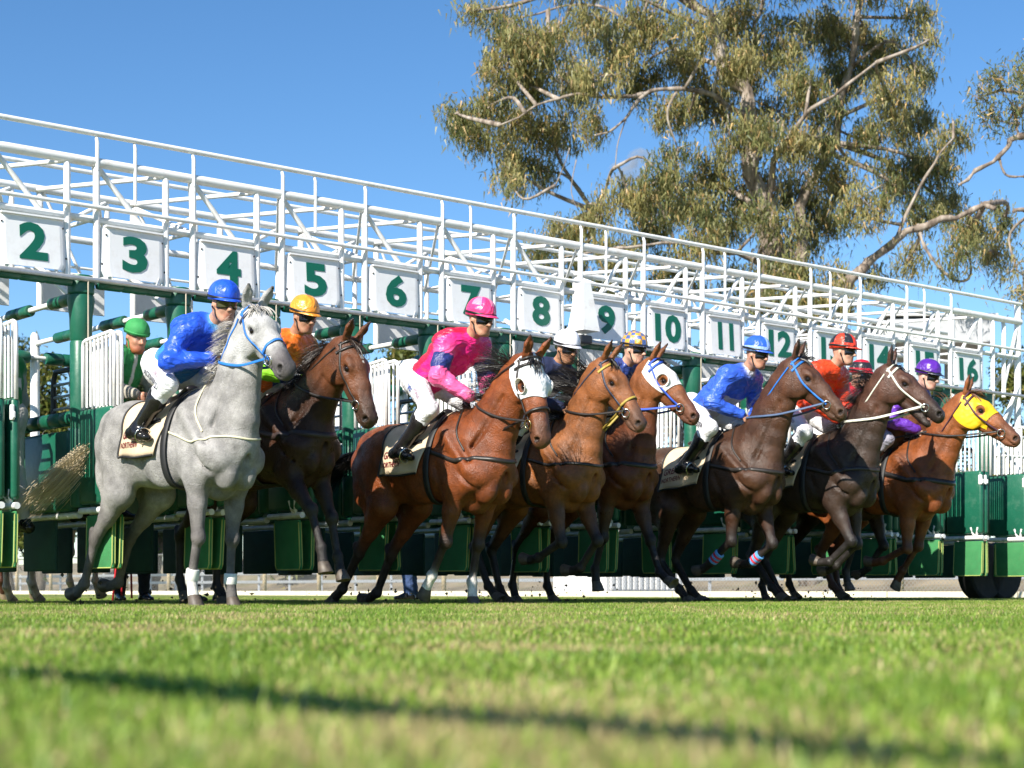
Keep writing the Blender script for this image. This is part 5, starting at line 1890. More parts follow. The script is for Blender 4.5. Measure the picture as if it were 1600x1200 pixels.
# end frame on the far right
for t in (.0, -1.02):
    gtube('end_post', GL(17.33, t, .40), GL(17.33, t, 3.82), .045)
    upright(16.98, t, 2.60, 3.57, .028)
gtube('brace', GL(17.33, -.05, 3.1), GL(17.33, -1.0, 2.2), .025); gtube('brace', GL(17.33, -1.0, 3.1), GL(17.33, -.05, 2.2), .025)
gtube('brace', GL(17.3, .01, 3.55), GL(16.95, .0, 2.65), .024); gtube('brace', GL(17.3, .01, 2.7), GL(16.98, .0, 2.1), .024); upright(16.65, .035, 1.6, 3.57, .028)
gtube('brace', GL(16.7, .03, 2.0), GL(17.3, .02, 2.75), .025)
# barred end gate
eg = empty('end_gate', parent=gate); eg.location = GL(16.62, .08, 0); eg.rotation_euler = (0, 0, R(-6))
for i in range(9): share('bar', BAR, eg, (.05 + i * .085, 0, 1.55))
for z in (1.56, 1.84, 2.09):
    mb = MB(); mb.tube([(0, 0, z), (.80, 0, z)], .016, n=8); mb.build('frame', W_PAINT, eg, smooth=True)
share('pad', pad_mesh(.78, .76, .07), eg, (.42, 0, 1.16))
share('rail', LRAILM, eg, (0, 0, .765), scale=(1.3, 1, 1))
for i in (0, 1):
    m_ = share('mat', MATM, eg, (.2 + i * .45, 0, .515)); share('trim', TRIM, m_, (0, -.012, 0))
# travelling wheels
def wheel(n, t, r=.38, w=.24):
    e = empty('wheel', parent=gate); e.location = GL(n, t, r + .002)
    M = Matrix.Rotation(R(90), 3, 'X')
    mb = MB(); mb.lathe([(r * .56, -w / 2), (r * .9, -w / 2), (r * .97, -w * .42), (r, -w * .25), (r, w * .25), (r * .97, w * .42), (r * .9, w / 2), (r * .56, w / 2)], n=36, M=M)
    mb.build('tyre', RUBBER, e, smooth=True, angle=35)
    mb = MB(); mb.lathe([(r * .15, -w * .40), (r * .5, -w * .36), (r * .56, -w * .48), (r * .57, w * .48), (r * .5, w * .36), (r * .15, w * .40)], n=28, M=M)
    mb.build('rim', GALV, e, smooth=True, angle=30)
for n_, t_ in ((17.15, -.45), (17.62, -.45)):
    wheel(n_, t_)
# ================================================================ the field: nine horses and riders
LEATHER = simple('black_leather', (.014, .013, .013), .32, var=.2, scale=30)
STRAP = simple('strap_leather', (.022, .018, .016), .42, var=.2, scale=40)
CLOTH = simple('cloth_cream', (.60, .47, .32), .85, var=.10, scale=9, bump=.5, bscale=22, dirt=(.4, .3, .2), dirt_amt=.3, dscale=8)
MAROON = simple('print_maroon', (.16, .018, .02), .7)
STEEL = simple('bit_steel', (.62, .60, .56), .22, 1.0)
PRINT = simple('print_dark', (.03, .025, .05), .7)
PRINT_P = simple('print_plum', (.16, .06, .12), .7)
MT = dict(cloth=CLOTH, black=simple('binding_black', (.015, .015, .016), .6), leather=LEATHER, maroon=MAROON, metal=STEEL)
HOOF = simple('hoof_horn', (.075, .058, .045), .55, var=.35, scale=25, dirt=(.16, .13, .08), dirt_amt=.5, dscale=20)
HOOF_PALE = simple('hoof_pale', (.30, .22, .15), .55, var=.3, scale=25)
EYE = simple('eye_dark', (.008, .005, .004), .06)
MANE_K = hair_material('hair_black', (.006, .005, .005), (.022, .018, .016))
MANE_B = hair_material('hair_brown', (.012, .008, .006), (.05, .03, .02))
MANE_C = hair_material('hair_chestnut', (.09, .03, .012), (.19, .075, .03))
MANE_G = hair_material('hair_grey', (.30, .28, .25), (.62, .58, .52))
TAIL_G = hair_material('hair_flaxen', (.55, .42, .24), (.85, .73, .52))
COAT_M = coat_material('coat_bay', rough=.46, spec=.42, sweat=.9)
COAT_D = coat_material('coat_dark', rough=.40, spec=.34, sweat=.9)
COAT_G = coat_material('coat_grey', rough=.62, dapple=.11, spec=.3)
LENS = simple('goggle_lens', (.008, .008, .010), .06, var=.0)
LENS_B = simple('goggle_lens_blue', (.02, .06, .16), .06, var=.0)
LENS_Y = simple('goggle_lens_gold', (.05, .045, .01), .07, var=.0)
FRAME = simple('goggle_frame', (.012, .012, .013), .4)

def silk(name, col): return mat('silk_' + name, col, .30, var=.15, scale=14, bump=.6, bscale=9, bdist=.04, bdistort=1.5)

def web(name, col): return mat('web_' + name, col, .5, var=.12, scale=40)

def withers_place(px, t):
    """Where the withers stand: running line t metres out of the gate, seen at column px."""
    lo, hi = -2.0, 20.0
    for _ in range(50):
        m = (lo + hi) / 2
        p = gp(m, t)
        if 800 + FPX * p.x / p.y < px: lo = m
        else: hi = m
    return gp(lo, t)

def stirrup(rig, J):
    for s in (-1, 1):
        A, T_ = np.asarray(J['an'][s]), np.asarray(J['toe'][s])
        c = A + (T_ - A) * .55 + V3(0, 0, -.015)
        V, Fc = ring_np(c, T_ - A, .056, .006, 20, 6)
        top = rig.seat[0] + V3(.03, s * .09, 0)
        P = bez([top, (top + c) / 2 + V3(0, s * .05, 0), c + V3(0, 0, .05)], 10)
        V2, F2 = ribbon('x', P, np.tile(V3(0, s, .2), (10, 1)), .018, .003, None, None)
        mesh_np('stirrup', V, Fc, STEEL, rig.ob)
        mesh_np('stirrup_leather', V2, F2, STRAP, rig.ob, smooth=False)

HORSES = {}
def runner(key, px, t, yaw, coat, fore, hind, poll, head, label, pitch=3, mats=None, mane=None, tail=None, num='', **kw):
    wp = withers_place(px, t)
    hd = math.atan2(QDIR.y, QDIR.x) + R(yaw)
    o = wp - Vector((math.cos(hd), math.sin(hd), 0)) * .40
    bk = {k: kw.pop(k) for k in ('ear', 'h', 'socks', 'neck_yaw', 'mouth', 'star', 'drop') if k in kw}
    rig = build_horse(key, coat, fore, hind, poll, head, pitch=pitch, **bk)
    mm = dict(coat=mats or COAT_M, hoof=HOOF, eye=EYE, mane=mane or MANE_K, tail=tail or mane or MANE_K)
    ob = finish_horse('racehorse', rig, o, hd, mm, **kw)
    tag(ob, label, 'horse', 'racehorses leaving the gate')
    add_saddle(rig, MT, num)
    HORSES[key] = rig
    print(key, 'withers z %.2f poll z %.2f' % (rig.W[2] + rig.dz, rig.P[2] + rig.dz), 'hoof z', ['%.2f' % ((C + d * .085)[2] + rig.dz) for C, d, s, _ in rig.hoofs])
    return rig

def rider(rig, label, outfit, cap, lens=LENS, rein=STRAP, seed=1, rein_w=.018, **jk):
    J = jockey_joints(rig, **jk)
    base = dict(trousers=(.74, .74, .76), boots=(.012, .012, .012))
    base.update(outfit)
    pr = build_person('person', J, base, seed=seed)
    place_person(pr, rig)
    tag(pr.ob, label, 'jockey', 'jockeys riding the race')
    add_helmet(pr, (cap['mats'], cap.get('fn', lambda a, t: 0)), cap.get('peak', cap['mats'][0]), FRAME)
    add_goggles(pr, lens, FRAME)
    add_reins(rig, pr.hand, rein, width=rein_w)
    stirrup(rig, J)
    return pr

def along(pr, v):
    pel, chest, spine, lat, fwd, S, E, Wr = pr.frame
    L = np.linalg.norm(chest - pel)
    return ((v - pel) @ spine) / L, (v - pel) @ lat, (v - pel) @ fwd
def armpos(pr, v):
    """Fraction down the upper arm (0 shoulder, 1 elbow) and whether the vertex is on an arm."""
    S, E, Wr = pr.frame[5:8]
    out = np.full(len(v), -1.0)
    for s in (-1, 1):
        d = E[s] - S[s]; L = np.linalg.norm(d)
        t = ((v - S[s]) @ d) / L ** 2
        r = np.linalg.norm(v - S[s] - np.clip(t, 0, 1)[:, None] * d, axis=1)
        out = np.where((r < .085) & (t > .02), t, out)
    return out

# --- 1 grey
h1 = runner('H1', 333, 1.75, 6, 'grey', [(-52, 2, -14, 12), (-50, -6, -3, 10)], [(6, -48, -24, -60), (9, -49, -24, -78)], (.44, .52), (38, -8),
            'pale grey racehorse with flaxen tail and blue bridle, leftmost runner', pitch=1, scale=1.045, mats=COAT_G, mane=MANE_G, tail=TAIL_G, num='10',
            tail_dir=(-.74, -.20, -.55), tail_len=.72, tail_wind=(-.45, -.30, -.1), tail_droop=.22, tail_n=1300, seed=3, ear=-8, mane_wind=(-.3, -.3, -.1), mane_side=-1, mane_len=.15, socks=((0, 0),))
blue_web = web('blue', (.02, .16, .55))
add_bridle(h1, blue_web, brow=web('navy', (.02, .03, .08)), nose=blue_web, metal=STEEL)
B1 = add_breastplate(h1, web('cream', (.62, .58, .40)), width=.014, low=1.22)
for k_ in ((0, 0), (0, 1)):
    add_wrap(h1, k_, [mat('boot_white', (.72, .71, .66), .7)], .74 if k_ == (0, 0) else .80, 1.0 if k_ == (0, 0) else 1.05)
def fn1(pr, v, c):
    u, a, f = along(pr, v); ap = armpos(pr, v)
    c = c.copy(); low = (u < .42) & (ap < 0); c[low] = (.035, .22, .60)
    return c
j1 = rider(h1, 'jockey in shiny royal blue silks and blue cap crouching on the grey horse',
           dict(shirt=(.018, .085, .62), shirt_fn=fn1, gloves=(.015, .015, .016), collar=(.12, .4, .7), skin=(.45, .24, .16)),
           dict(mats=[silk('royal', (.018, .09, .64))]), lens=LENS_Y, rein=blue_web, face=(.93, -.22, -.16), up=-.03, lean=.14, seed=2)
add_lettering(j1, 'A.DONALD', .088, -1, .38, -.030, PRINT, .0015)
add_lettering(j1, 'HORSES', .040, -1, .55, .042, PRINT_P, .0005)
# whip
wb = MB(); wb.tube([tuple(j1.hand[-1] + V3(.02, 0, .05)), tuple(j1.hand[-1]), tuple(j1.hand[-1] + V3(-.30, -.10, -.30)), tuple(j1.hand[-1] + V3(-.44, -.14, -.46))], [.008, .008, .006, .004], n=8)
o = wb.build('whip', BLACK_M, None, smooth=True); o.location = h1.ob.location; o.rotation_euler = (0, 0, h1.rz)
tag(o, "thin black riding whip held in the blue-capped jockey's gloved hand", 'whip')

# --- 2 dark brown
h2 = runner('H2', 462, 1.45, 4, 'dark', [(-22, 46, 24, 10), (-40, 27, 15, 14)], [(-6, -56, 0, 25), (4, -48, 2, 30)], (.74, .33), (64, 8),
            'dark brown racehorse with small white star reaching forward behind the grey', pitch=9, mats=COAT_D, mane=MANE_B, tail=MANE_K, seed=5, num='5',
            star=[(.16, .0, .018, .014), (.20, -.004, .012, .008)], mane_wind=(-.4, -.2, .0), mane_side=-1, mane_len=.2)
add_bridle(h2, STRAP, metal=STEEL, nose_on=False); add_breastplate(h2, web('brown', (.035, .022, .02)), width=.05, low=1.14)
def fn2(pr, v, c):
    u, a, f = along(pr, v); ap = armpos(pr, v)
    c = c.copy(); body = ap < 0
    band = body & (np.abs(a * .9 + (u - .62) * .32) < .055); c[band] = (.015, .045, .28)
    up = (ap >= 0) & (ap < .45); c[up] = (.02, .13, .03)
    return c
j2 = rider(h2, 'jockey in orange silks with lime green sleeves and shiny orange cap', dict(shirt=(.78, .17, .02), sleeve=(.20, .55, .03), sleeve2=(.25, .62, .03), shirt_fn=fn2, gloves=(.50, .64, .72), skin=(.38, .19, .11)),
           dict(mats=[silk('orange', (.80, .30, .03))]), face=(.95, -.05, -.22), up=-.02, lean=.32, dx=.03, seed=4)

# --- 3 bay with white hood
h3 = runner('H3', 734, 1.88, 4, 'bay', [(-62, -16, -30, -38), (-58, -16, -12, 2)], [(18, -43, -36, -58), (24, -39, -30, -68)], (.66, .37), (70, -8),
            'bright bay racehorse in a white blinker hood carrying the pink jockey', pitch=2, seed=7, num='7', socks=((0, 0), (0, 1)), mane_wind=(-.7, -.2, .35), mane_len=.24, mane_side=-.3, mane_droop=.5, scale=1.06)
h3.over = .010
add_bridle(h3, STRAP, metal=simple('bit_brass', (.7, .5, .2), .25, 1.0)); add_breastplate(h3, STRAP, width=.032, low=1.18)
HOODW = simple('hood_white', (.74, .75, .77), .8, var=.08, scale=10, bump=.5, bscale=30)
add_hood(h3, HOODW, mat('cup_white', (.74, .70, .64), .6))
def fn3(pr, v, c):
    u, a, f = along(pr, v); ap = armpos(pr, v)
    c = c.copy(); c[(ap > .38) & (ap < .80)] = (.02, .03, .16)
    bk = (ap < 0) & (f < -.01); c[bk] = (.62, .010, .05)
    return c
j3 = rider(h3, 'jockey in hot pink silks with navy armbands and pink cap', dict(shirt=(.82, .02, .22), sleeve=(.85, .10, .30), sleeve2=(.85, .12, .33), shirt_fn=fn3, gloves=(.70, .74, .82), skin=(.46, .24, .15)),
           dict(mats=[silk('pink', (.82, .05, .20)), silk('pale_pink', (.85, .25, .40))], fn=lambda a, t: 1 if (int(a * 8) % 2 == 0 and t > .25) else 0), face=(.96, -.08, -.18), up=.09, lean=.16, seed=6)
add_lettering(j3, 'HORSES', .042, -1, .52, .03, PRINT_P, .0005, rot=-8)
add_lettering(j3, 'W', .085, -1, .22, -.01, mat('print_blue', (.05, .09, .30), .7), .002)

# --- 4 light bay
h4 = runner('H4', 880, 1.68, 4, 'lightbay', [(-45, 14, -64, -82), (-38, 27, -40, -78)], [(46, -30, 28, 46), (36, -38, 18, 40)], (.54, .50), (52, 14),
            'light bay racehorse with flying black mane and gold-trimmed bridle', pitch=5, seed=9, num='9', mane_wind=(-.9, -.3, .5), mane_len=.27, mane_side=-.4, mane_droop=.5)
add_bridle(h4, web('navy2', (.03, .035, .06)), brow=web('gold', (.42, .30, .05)), nose=web('gold2', (.35, .26, .05)), metal=STEEL); add_breastplate(h4, STRAP, width=.026, low=1.16)
j4 = rider(h4, 'jockey in navy blue top and plain white cap', dict(shirt=(.010, .018, .06), collar=(.03, .05, .13), shirt_mat=cloth_mat('navy_cloth', rough=.75, bump=.4, scale=(9, 9, 9)), skin=(.40, .20, .11)),
           dict(mats=[mat('cap_white', (.76, .75, .82), .35), FRAME], fn=lambda a, t: 0), face=(.95, -.18, -.22), up=.02, lean=.15, seed=8)

# --- 5 bay in the second white hood
h5 = runner('H5', 966, 1.45, 3, 'redbay', [(-52, -8, -18, 5), (-30, 22, 22, 52)], [(20, -45, -10, 20), (30, -40, 5, 30)], (.46, .55), (46, 24),
            'bay racehorse in a white hood with royal blue bridle', pitch=5, mats=COAT_D, seed=11, num='2')
bl2 = web('royal', (.03, .09, .50))
h5.over = .010
add_bridle(h5, bl2, metal=STEEL, nose_on=False, throat=False); add_breastplate(h5, STRAP, width=.045, low=1.15)
add_hood(h5, mat('hood_white2', (.80, .78, .76), .8, bump=.5, bscale=30), mat('cup_pale', (.70, .62, .58), .6), eyecup=.018)
CHK = [silk('gold', (.62, .33, .05)), silk('slate', (.07, .12, .32))]
j5 = rider(h5, 'jockey in a gold and blue chequered cap beside the hooded bay', dict(shirt=(.03, .06, .25), sleeve=(.5, .28, .05), skin=(.52, .30, .21)),
           dict(mats=CHK, fn=lambda a, t: (int(a * 14) + int(t * 5)) % 2, peak=silk('ink', (.02, .025, .05))), rein=bl2, face=(.98, .10, -.10), up=.02, lean=.12, dx=.18, seed=10)

# --- 6 brown, blue bridle
h6 = runner('H6', 1160, 1.62, 3, 'brown', [(-56, -4, -50, -62), (-42, 19, -54, -88)], [(44, -20, 42, 44), (40, -28, 36, 50)], (.62, .58), (42, 20),
            'dark brown racehorse with blue bridle and striped red and blue leg bandages', pitch=7, scale=1.06, mats=COAT_D, seed=13, num='1', ear=14)
add_bridle(h6, blue_web, metal=STEEL, nose_on=False); add_breastplate(h6, STRAP, width=.034, low=1.12)
WR = [mat('wrap_blue', (.10, .30, .62), .8), mat('wrap_red', (.55, .03, .05), .8)]
for k_ in ((0, 0), (0, 1)): add_wrap(h6, k_, [WR[0], WR[1], WR[0], WR[1], WR[0]], .55, .92)
def fn6(pr, v, c):
    u, a, f = along(pr, v); ap = armpos(pr, v)
    c = c.copy(); fr = (ap < 0) & (f > .03) & (u < .75) & (np.abs(a) < .13); c[fr] = (.50, .50, .58)
    return c
j6 = rider(h6, 'jockey in bright blue silks with a pale front panel and wide-peaked blue cap', dict(shirt=(.035, .11, .60), shirt_fn=fn6, skin=(.45, .23, .15), collar=(.6, .6, .65)),
           dict(mats=[silk('cobalt', (.03, .11, .58)), silk('pale_blue', (.30, .45, .75))], fn=lambda a, t: 1 if abs(((a + .5) % 1) - .5) < .02 or t < .1 else 0), rein=web('grey_blue', (.07, .11, .20)), face=(.97, .02, -.16), up=.05, lean=.22, dx=.10, seed=12)
add_lettering(j6, 'C.SNYDER', .080, -1, .40, -.02, PRINT, .001)

# --- 7 near black, white bridle
h7 = runner('H7', 1308, 1.85, 3, 'black', [(-40, 29, -52, -90), (-52, 8, -48, -68)], [(44, -22, 40, 46), (36, -30, 30, 50)], (.60, .58), (38, 22),
            'near black racehorse with white bridle and rein, mouth slightly open', pitch=6, scale=1.06, mats=COAT_D, seed=15, num='3', mouth=7, ear=22, mane_wind=(-.6, -.3, .2), mane_len=.24, mane_side=-.6)
wht = web('white', (.66, .66, .56))
add_bridle(h7, wht, metal=STEEL, nose_on=False); add_breastplate(h7, STRAP, width=.036, low=1.20)
j7 = rider(h7, 'jockey in orange-red silks and a red and black quartered cap', dict(shirt=(.72, .06, .015), sleeve=(.70, .05, .015), skin=(.50, .28, .19), gloves=(.55, .58, .65)),
           dict(mats=[silk('vermilion', (.70, .05, .02)), silk('black', (.02, .02, .025))], fn=lambda a, t: 1 if (int((a + .06) * 8) % 2 == 1) and t > .12 else 0, peak=silk('vermilion', (.7, .05, .02))), rein=wht, rein_w=.022, face=(.97, .22, -.08), up=.13, lean=.12, dx=.06, seed=14)
add_lettering(j7, 'HORSES', .045, -1, .45, .01, PRINT_P, .0005)

# --- 8 behind
h8 = runner('H8', 1342, 1.15, 1, 'dark', [(-50, 5, -20, 10), (-40, 20, -40, -60)], [(20, -40, -10, 20), (30, -40, 5, 30)], (.62, .50), (36, 16),
            'dark racehorse mostly hidden behind the near black one with white bridle', pitch=4, mats=COAT_D, seed=17, num='4', h=.016)
add_bridle(h8, STRAP, metal=STEEL, nose_on=False)
j8 = rider(h8, 'jockey in crimson silks with blue mirrored goggles and red-peaked cap', dict(shirt=(.50, .008, .03), skin=(.52, .30, .21)),
           dict(mats=[silk('crimson', (.50, .012, .03)), silk('black', (.02, .02, .025))], fn=lambda a, t: 1 if .12 < t < .5 else 0, peak=silk('crimson', (.5, .012, .03))), lens=LENS_B, face=(.98, .10, -.10), up=.13, lean=.08, dx=.02, seed=16)

# --- 9 chestnut with yellow hood
h9 = runner('H9', 1428, 1.80, 2, 'chestnut', [(-50, -2, -66, -84), (-56, -14, -36, -34)], [(36, -36, 24, 44), (28, -40, 10, 40)], (.58, .42), (36, 22),
            'chestnut racehorse in a bright yellow hood, rightmost runner', pitch=3, scale=1.06, mane=MANE_C, tail=MANE_C, seed=19, num='6', ear=16)
h9.over = .010
add_bridle(h9, web('plum', (.06, .02, .035)), metal=STEEL, nose_on=False); add_breastplate(h9, STRAP, width=.05, low=1.14)
add_hood(h9, mat('hood_yellow', (.80, .48, .012), .55, bump=.3, bscale=30), mat('hood_yellow_rim', (.72, .42, .02), .55), cup=False, x1=.33, hole=.040, a_max=150)
j9 = rider(h9, 'jockey in purple silks and dark purple cap behind the yellow hooded horse', dict(shirt=(.09, .02, .27), sleeve=(.12, .03, .36), skin=(.55, .33, .25), trousers=(.30, .29, .36)),
           dict(mats=[silk('purple', (.09, .02, .30))], peak=silk('ink', (.02, .025, .05))), face=(.97, .02, -.20), up=.0, lean=.12, dx=.08, seed=18)
# ================================================================ trees
def leaf_material(name, trans=.35, rough=.5):
    m, nt, b = new_mat(name)
    at_ = N(nt, 'ShaderNodeAttribute', attribute_name='col')
    nt.links.new(at_.outputs['Color'], b.inputs['Base Color'])
    b.inputs['Roughness'].default_value = rough
    b.inputs['Specular IOR Level'].default_value = .35
    tr = N(nt, 'ShaderNodeBsdfTranslucent'); nt.links.new(at_.outputs['Color'], tr.inputs['Color'])
    mx = N(nt, 'ShaderNodeMixShader'); mx.inputs[0].default_value = trans
    out = nt.nodes['Material Output']
    nt.links.new(b.outputs[0], mx.inputs[1]); nt.links.new(tr.outputs[0], mx.inputs[2]); nt.links.new(mx.outputs[0], out.inputs['Surface'])
    return m

def bark_material(name, c0, c1, c2):
    m, nt, b = new_mat(name)
    tc = N(nt, 'ShaderNodeTexCoord')
    mp = N(nt, 'ShaderNodeMapping'); mp.inputs['Scale'].default_value = (2.2, 2.2, .5)
    nt.links.new(tc.outputs['Object'], mp.inputs['Vector'])
    nz = N(nt, 'ShaderNodeTexNoise'); nz.inputs['Scale'].default_value = 2.2; nz.inputs['Detail'].default_value = 9; nz.inputs['Roughness'].default_value = .65
    nt.links.new(mp.outputs[0], nz.inputs['Vector'])
    cr = N(nt, 'ShaderNodeValToRGB')
    e = cr.color_ramp.elements
    e[0].position = .36; e[0].color = (*c0, 1); e[1].position = .66; e[1].color = (*c2, 1)
    m2 = e.new(.5); m2.color = (*c1, 1)
    nt.links.new(nz.outputs['Fac'], cr.inputs['Fac']); nt.links.new(cr.outputs['Color'], b.inputs['Base Color'])
    b.inputs['Roughness'].default_value = .85
    bp = N(nt, 'ShaderNodeBump'); bp.inputs['Strength'].default_value = .6; bp.inputs['Distance'].default_value = .06
    nt.links.new(nz.outputs['Fac'], bp.inputs['Height']); nt.links.new(bp.outputs[0], b.inputs['Normal'])
    return m

LEAF = leaf_material('gum_leaves', .42, .42)
BARK = bark_material('gum_bark', (.09, .065, .05), (.25, .20, .16), (.44, .385, .33))
BARK_D = bark_material('dark_bark', (.04, .03, .022), (.09, .07, .05), (.16, .13, .10))

def clump(rng, n, size, leaf, droop):
    """Leaves of one hanging spray: centres, directions, widths."""
    c = rng.randn(n, 3) * V3(size * .55, size * .55, size * .62)
    c[:, 2] -= np.abs(rng.randn(n)) * size * .35
    d = rng.randn(n, 3) * (1 - droop) + V3(0, 0, -1) * droop
    d /= np.linalg.norm(d, axis=1)[:, None]
    s = np.cross(d, rng.randn(n, 3)); s /= np.linalg.norm(s, axis=1)[:, None]
    L = leaf * (.6 + .8 * rng.rand(n))
    return c, d, s, L

def leaves_mesh(name, centers, sizes, tones, parent, material, seed, leaf=.15, width=.2, droop=.62, per=100, pal=None):
    rng = np.random.RandomState(seed)
    Vs = []; Cs = []
    for c, sz, tn in zip(centers, sizes, tones):
        n = int(per * (.7 + .6 * rng.rand()))
        cc, d, s, L = clump(rng, n, sz, leaf, droop)
        cc = cc + c
        w = (L * width / 2)[:, None]
        a = cc - d * (L / 2)[:, None]; b = cc + d * (L / 2)[:, None]; m_ = cc - d * (L * .08)[:, None]
        a = a + d * (L * .1)[:, None]
        q = np.stack([a - s * w, a + s * w, b], 1)
        Vs.append(q.reshape(-1, 3))
        k = np.clip(tn + .22 * rng.randn(n), 0, 1)[:, None]
        col = pal[0] * (1 - k) + pal[1] * k
        hot = rng.rand(n) < .10
        col[hot] = pal[2] * (.7 + .6 * rng.rand(hot.sum(), 1))
        col = col * (.65 + .7 * rng.rand(n, 1))
        Cs.append(np.repeat(col, 3, 0))
    V = np.concatenate(Vs); C = np.concatenate(Cs)
    F = np.arange(len(V)).reshape(-1, 3)
    return mesh_np(name, V, F, material, parent, smooth=False, colors=np.clip(C, 0, 1))

def make_tree(name, label, Y, base_px, limbs, lobes, pal, seed, leaf=.15, dens=1.0, bark=BARK, depth=2.5, group=None, clump_size=.42, droop=.62, width=.2, per=100, fill=1.0):
    """limbs: list of (list of (px,py,dY), r0, r1); lobes: (px,py,rx,ry[,dY]) as seen from the camera, at depth Y."""
    rng = np.random.RandomState(seed)
    base = at(base_px, 922, Y); base.z = 0
    root = empty(name, base)
    tag(root, label, 'tree', group)
    bv = np.array(base)
    mb = MB(); pts_all = []
    tm = MB()
    for k, (pts, r0, r1) in enumerate(limbs):
        P = np.array([np.array(at(x, y, Y + dy)) - bv for x, y, dy in pts])
        n = max(8, len(P) * 5)
        C = bez(P, n)
        C += np.stack([np.interp(np.arange(n), np.arange(0, n + 2, 3), rng.randn(len(np.arange(0, n + 2, 3))) * r0 * .35) for _ in range(3)], 1)
        rs = np.linspace(r0, r1, n) * (.8 if k == 0 else .62) * (1 + .14 * rng.randn(n))
        (tm if k == 0 else mb).tube([tuple(c) for c in C], list(np.maximum(rs, .012)), n=10)
        pts_all.append(C)
    allp = np.concatenate(pts_all)
    cen = []; siz = []; ton = []
    sc = Y / FPX
    for lb in lobes:
        px, py, rx, ry = lb[:4]
        dy = lb[4] if len(lb) > 4 else rng.uniform(-depth, depth)
        c0 = np.array(at(px, py, Y + dy)) - bv
        rX, rZ = rx * sc * .84, ry * sc * .84
        rY = (rX + rZ) / 2 * 1.1
        m = max(3, int(fill * dens * 4.2 * rX * rZ / (clump_size ** 2)))
        lt = rng.uniform(.15, .75)
        # a branch reaching into the lobe
        j = np.argmin(np.linalg.norm(allp - c0, axis=1))
        a = allp[j]
        mid = (a + c0) / 2 + rng.randn(3) * .25 + V3(0, 0, .15)
        C = bez([a, mid, c0], 8); L = np.linalg.norm(c0 - a)
        r = .02 + .012 * min(L, 4)
        mb.tube([tuple(c) for c in C], list(np.linspace(r * 1.3, r * .5, 8)), n=6)
        sub = []
        for i in range(m):
            u = rng.randn(3); u /= np.linalg.norm(u); rad = rng.rand() ** (1 / 2.4)
            p = c0 + u * V3(rX, rY, rZ) * rad
            cen.append(p); siz.append(clump_size * rng.uniform(.55, 1.15)); ton.append(np.clip(lt + rng.randn() * .2, 0, 1))
            sub.append(p)
        for p in sub[:max(3, m // 3)]:
            C = bez([c0 + rng.randn(3) * .1, (c0 + p) / 2 + rng.randn(3) * .12, p], 5)
            mb.tube([tuple(c) for c in C], list(np.linspace(r * .55, .010, 5)), n=5)
    tm.build('trunk', bark, root, smooth=True)
    bo = mb.build('branches', bark, root, smooth=True); bo['kind'] = 'stuff'
    leaves_mesh('crown', cen, siz, ton, root, LEAF, seed + 1, leaf=leaf, pal=pal, per=int(per * dens), droop=droop, width=width)
    print(name, 'clumps', len(cen))
    return root

PAL_GUM = (V3(.12, .15, .055), V3(.37, .325, .13), V3(.56, .38, .17))
GUM_LIMBS = [
    ([(1262, 925, 0), (1262, 700, 0), (1250, 520, 0), (1232, 430, 0), (1205, 360, 0), (1190, 300, 0), (1176, 235, 0), (1168, 170, 0), (1140, 100, 0), (1108, 50, 0), (1080, -10, 0), (1060, -120, 0)], .42, .14),
    ([(1250, 500, 0), (1258, 400, .6), (1262, 330, 1.0), (1300, 240, 1.2), (1320, 150, 1.0), (1340, 60, .5), (1350, -60, .5)], .30, .10),
    ([(1270, 620, 0), (1300, 500, -.5), (1330, 446, -1), (1359, 411, -1.2), (1400, 376, -1.4), (1450, 350, -1.6), (1500, 330, -1.6), (1560, 318, -1.8)], .26, .09),
    ([(1200, 330, 0), (1215, 250, -.8), (1250, 195, -1.4), (1300, 150, -2), (1370, 100, -2)], .15, .05),
    ([(1172, 185, 0), (1110, 150, -.8), (1071, 140, -1.2), (1012, 143, -1.6), (977, 188, -1.9), (930, 211, -2)], .13, .035),
    ([(1012, 143, -1.6), (970, 152, -1.8), (900, 150, -2.2), (840, 165, -2.4), (780, 200, -2.5)], .09, .03),
    ([(1150, 120, 0), (1100, 92, .6), (1071, 88, .9), (1042, 65, 1.2), (990, 40, 1.6), (942, 12, 1.8), (880, 10, 2.0), (800, 30, 2.0)], .14, .035),
    ([(1108, 50, 0), (1050, 20, -.8), (980, -5, -1.2), (900, -30, -1.4)], .10, .03),
    ([(1160, 150, 0), (1180, 60, .6), (1190, 0, .8), (1200, -120, 1)], .14, .05),
    ([(977, 188, -1.9), (965, 225, -2), (962, 262, -2)], .03, .01), ([(900, 250, -2.2), (893, 300, -2.2), (903, 325, -2.2)], .022, .008), ([(890, 230, -2.2), (880, 262, -2.2), (868, 290, -2.2)], .022, .008),
    ([(1435, 352, -1.5), (1450, 392, -1.8), (1470, 420, -1.9), (1500, 440, -1.9), (1516, 425, -2.0), (1514, 405, -2.0)], .07, .045),
    ([(1235, 430, 0), (1150, 400, -1), (1080, 380, -1.6), (980, 390, -2), (880, 400, -2.2)], .12, .03),
    ([(1205, 345, 0), (1140, 300, 1), (1060, 290, 1.4), (980, 310, 1.8), (930, 330, 1.8)], .12, .03),
    ([(1400, 376, -1.4), (1430, 300, -1.6), (1460, 250, -1.8), (1490, 215, -1.8)], .08, .03),
]
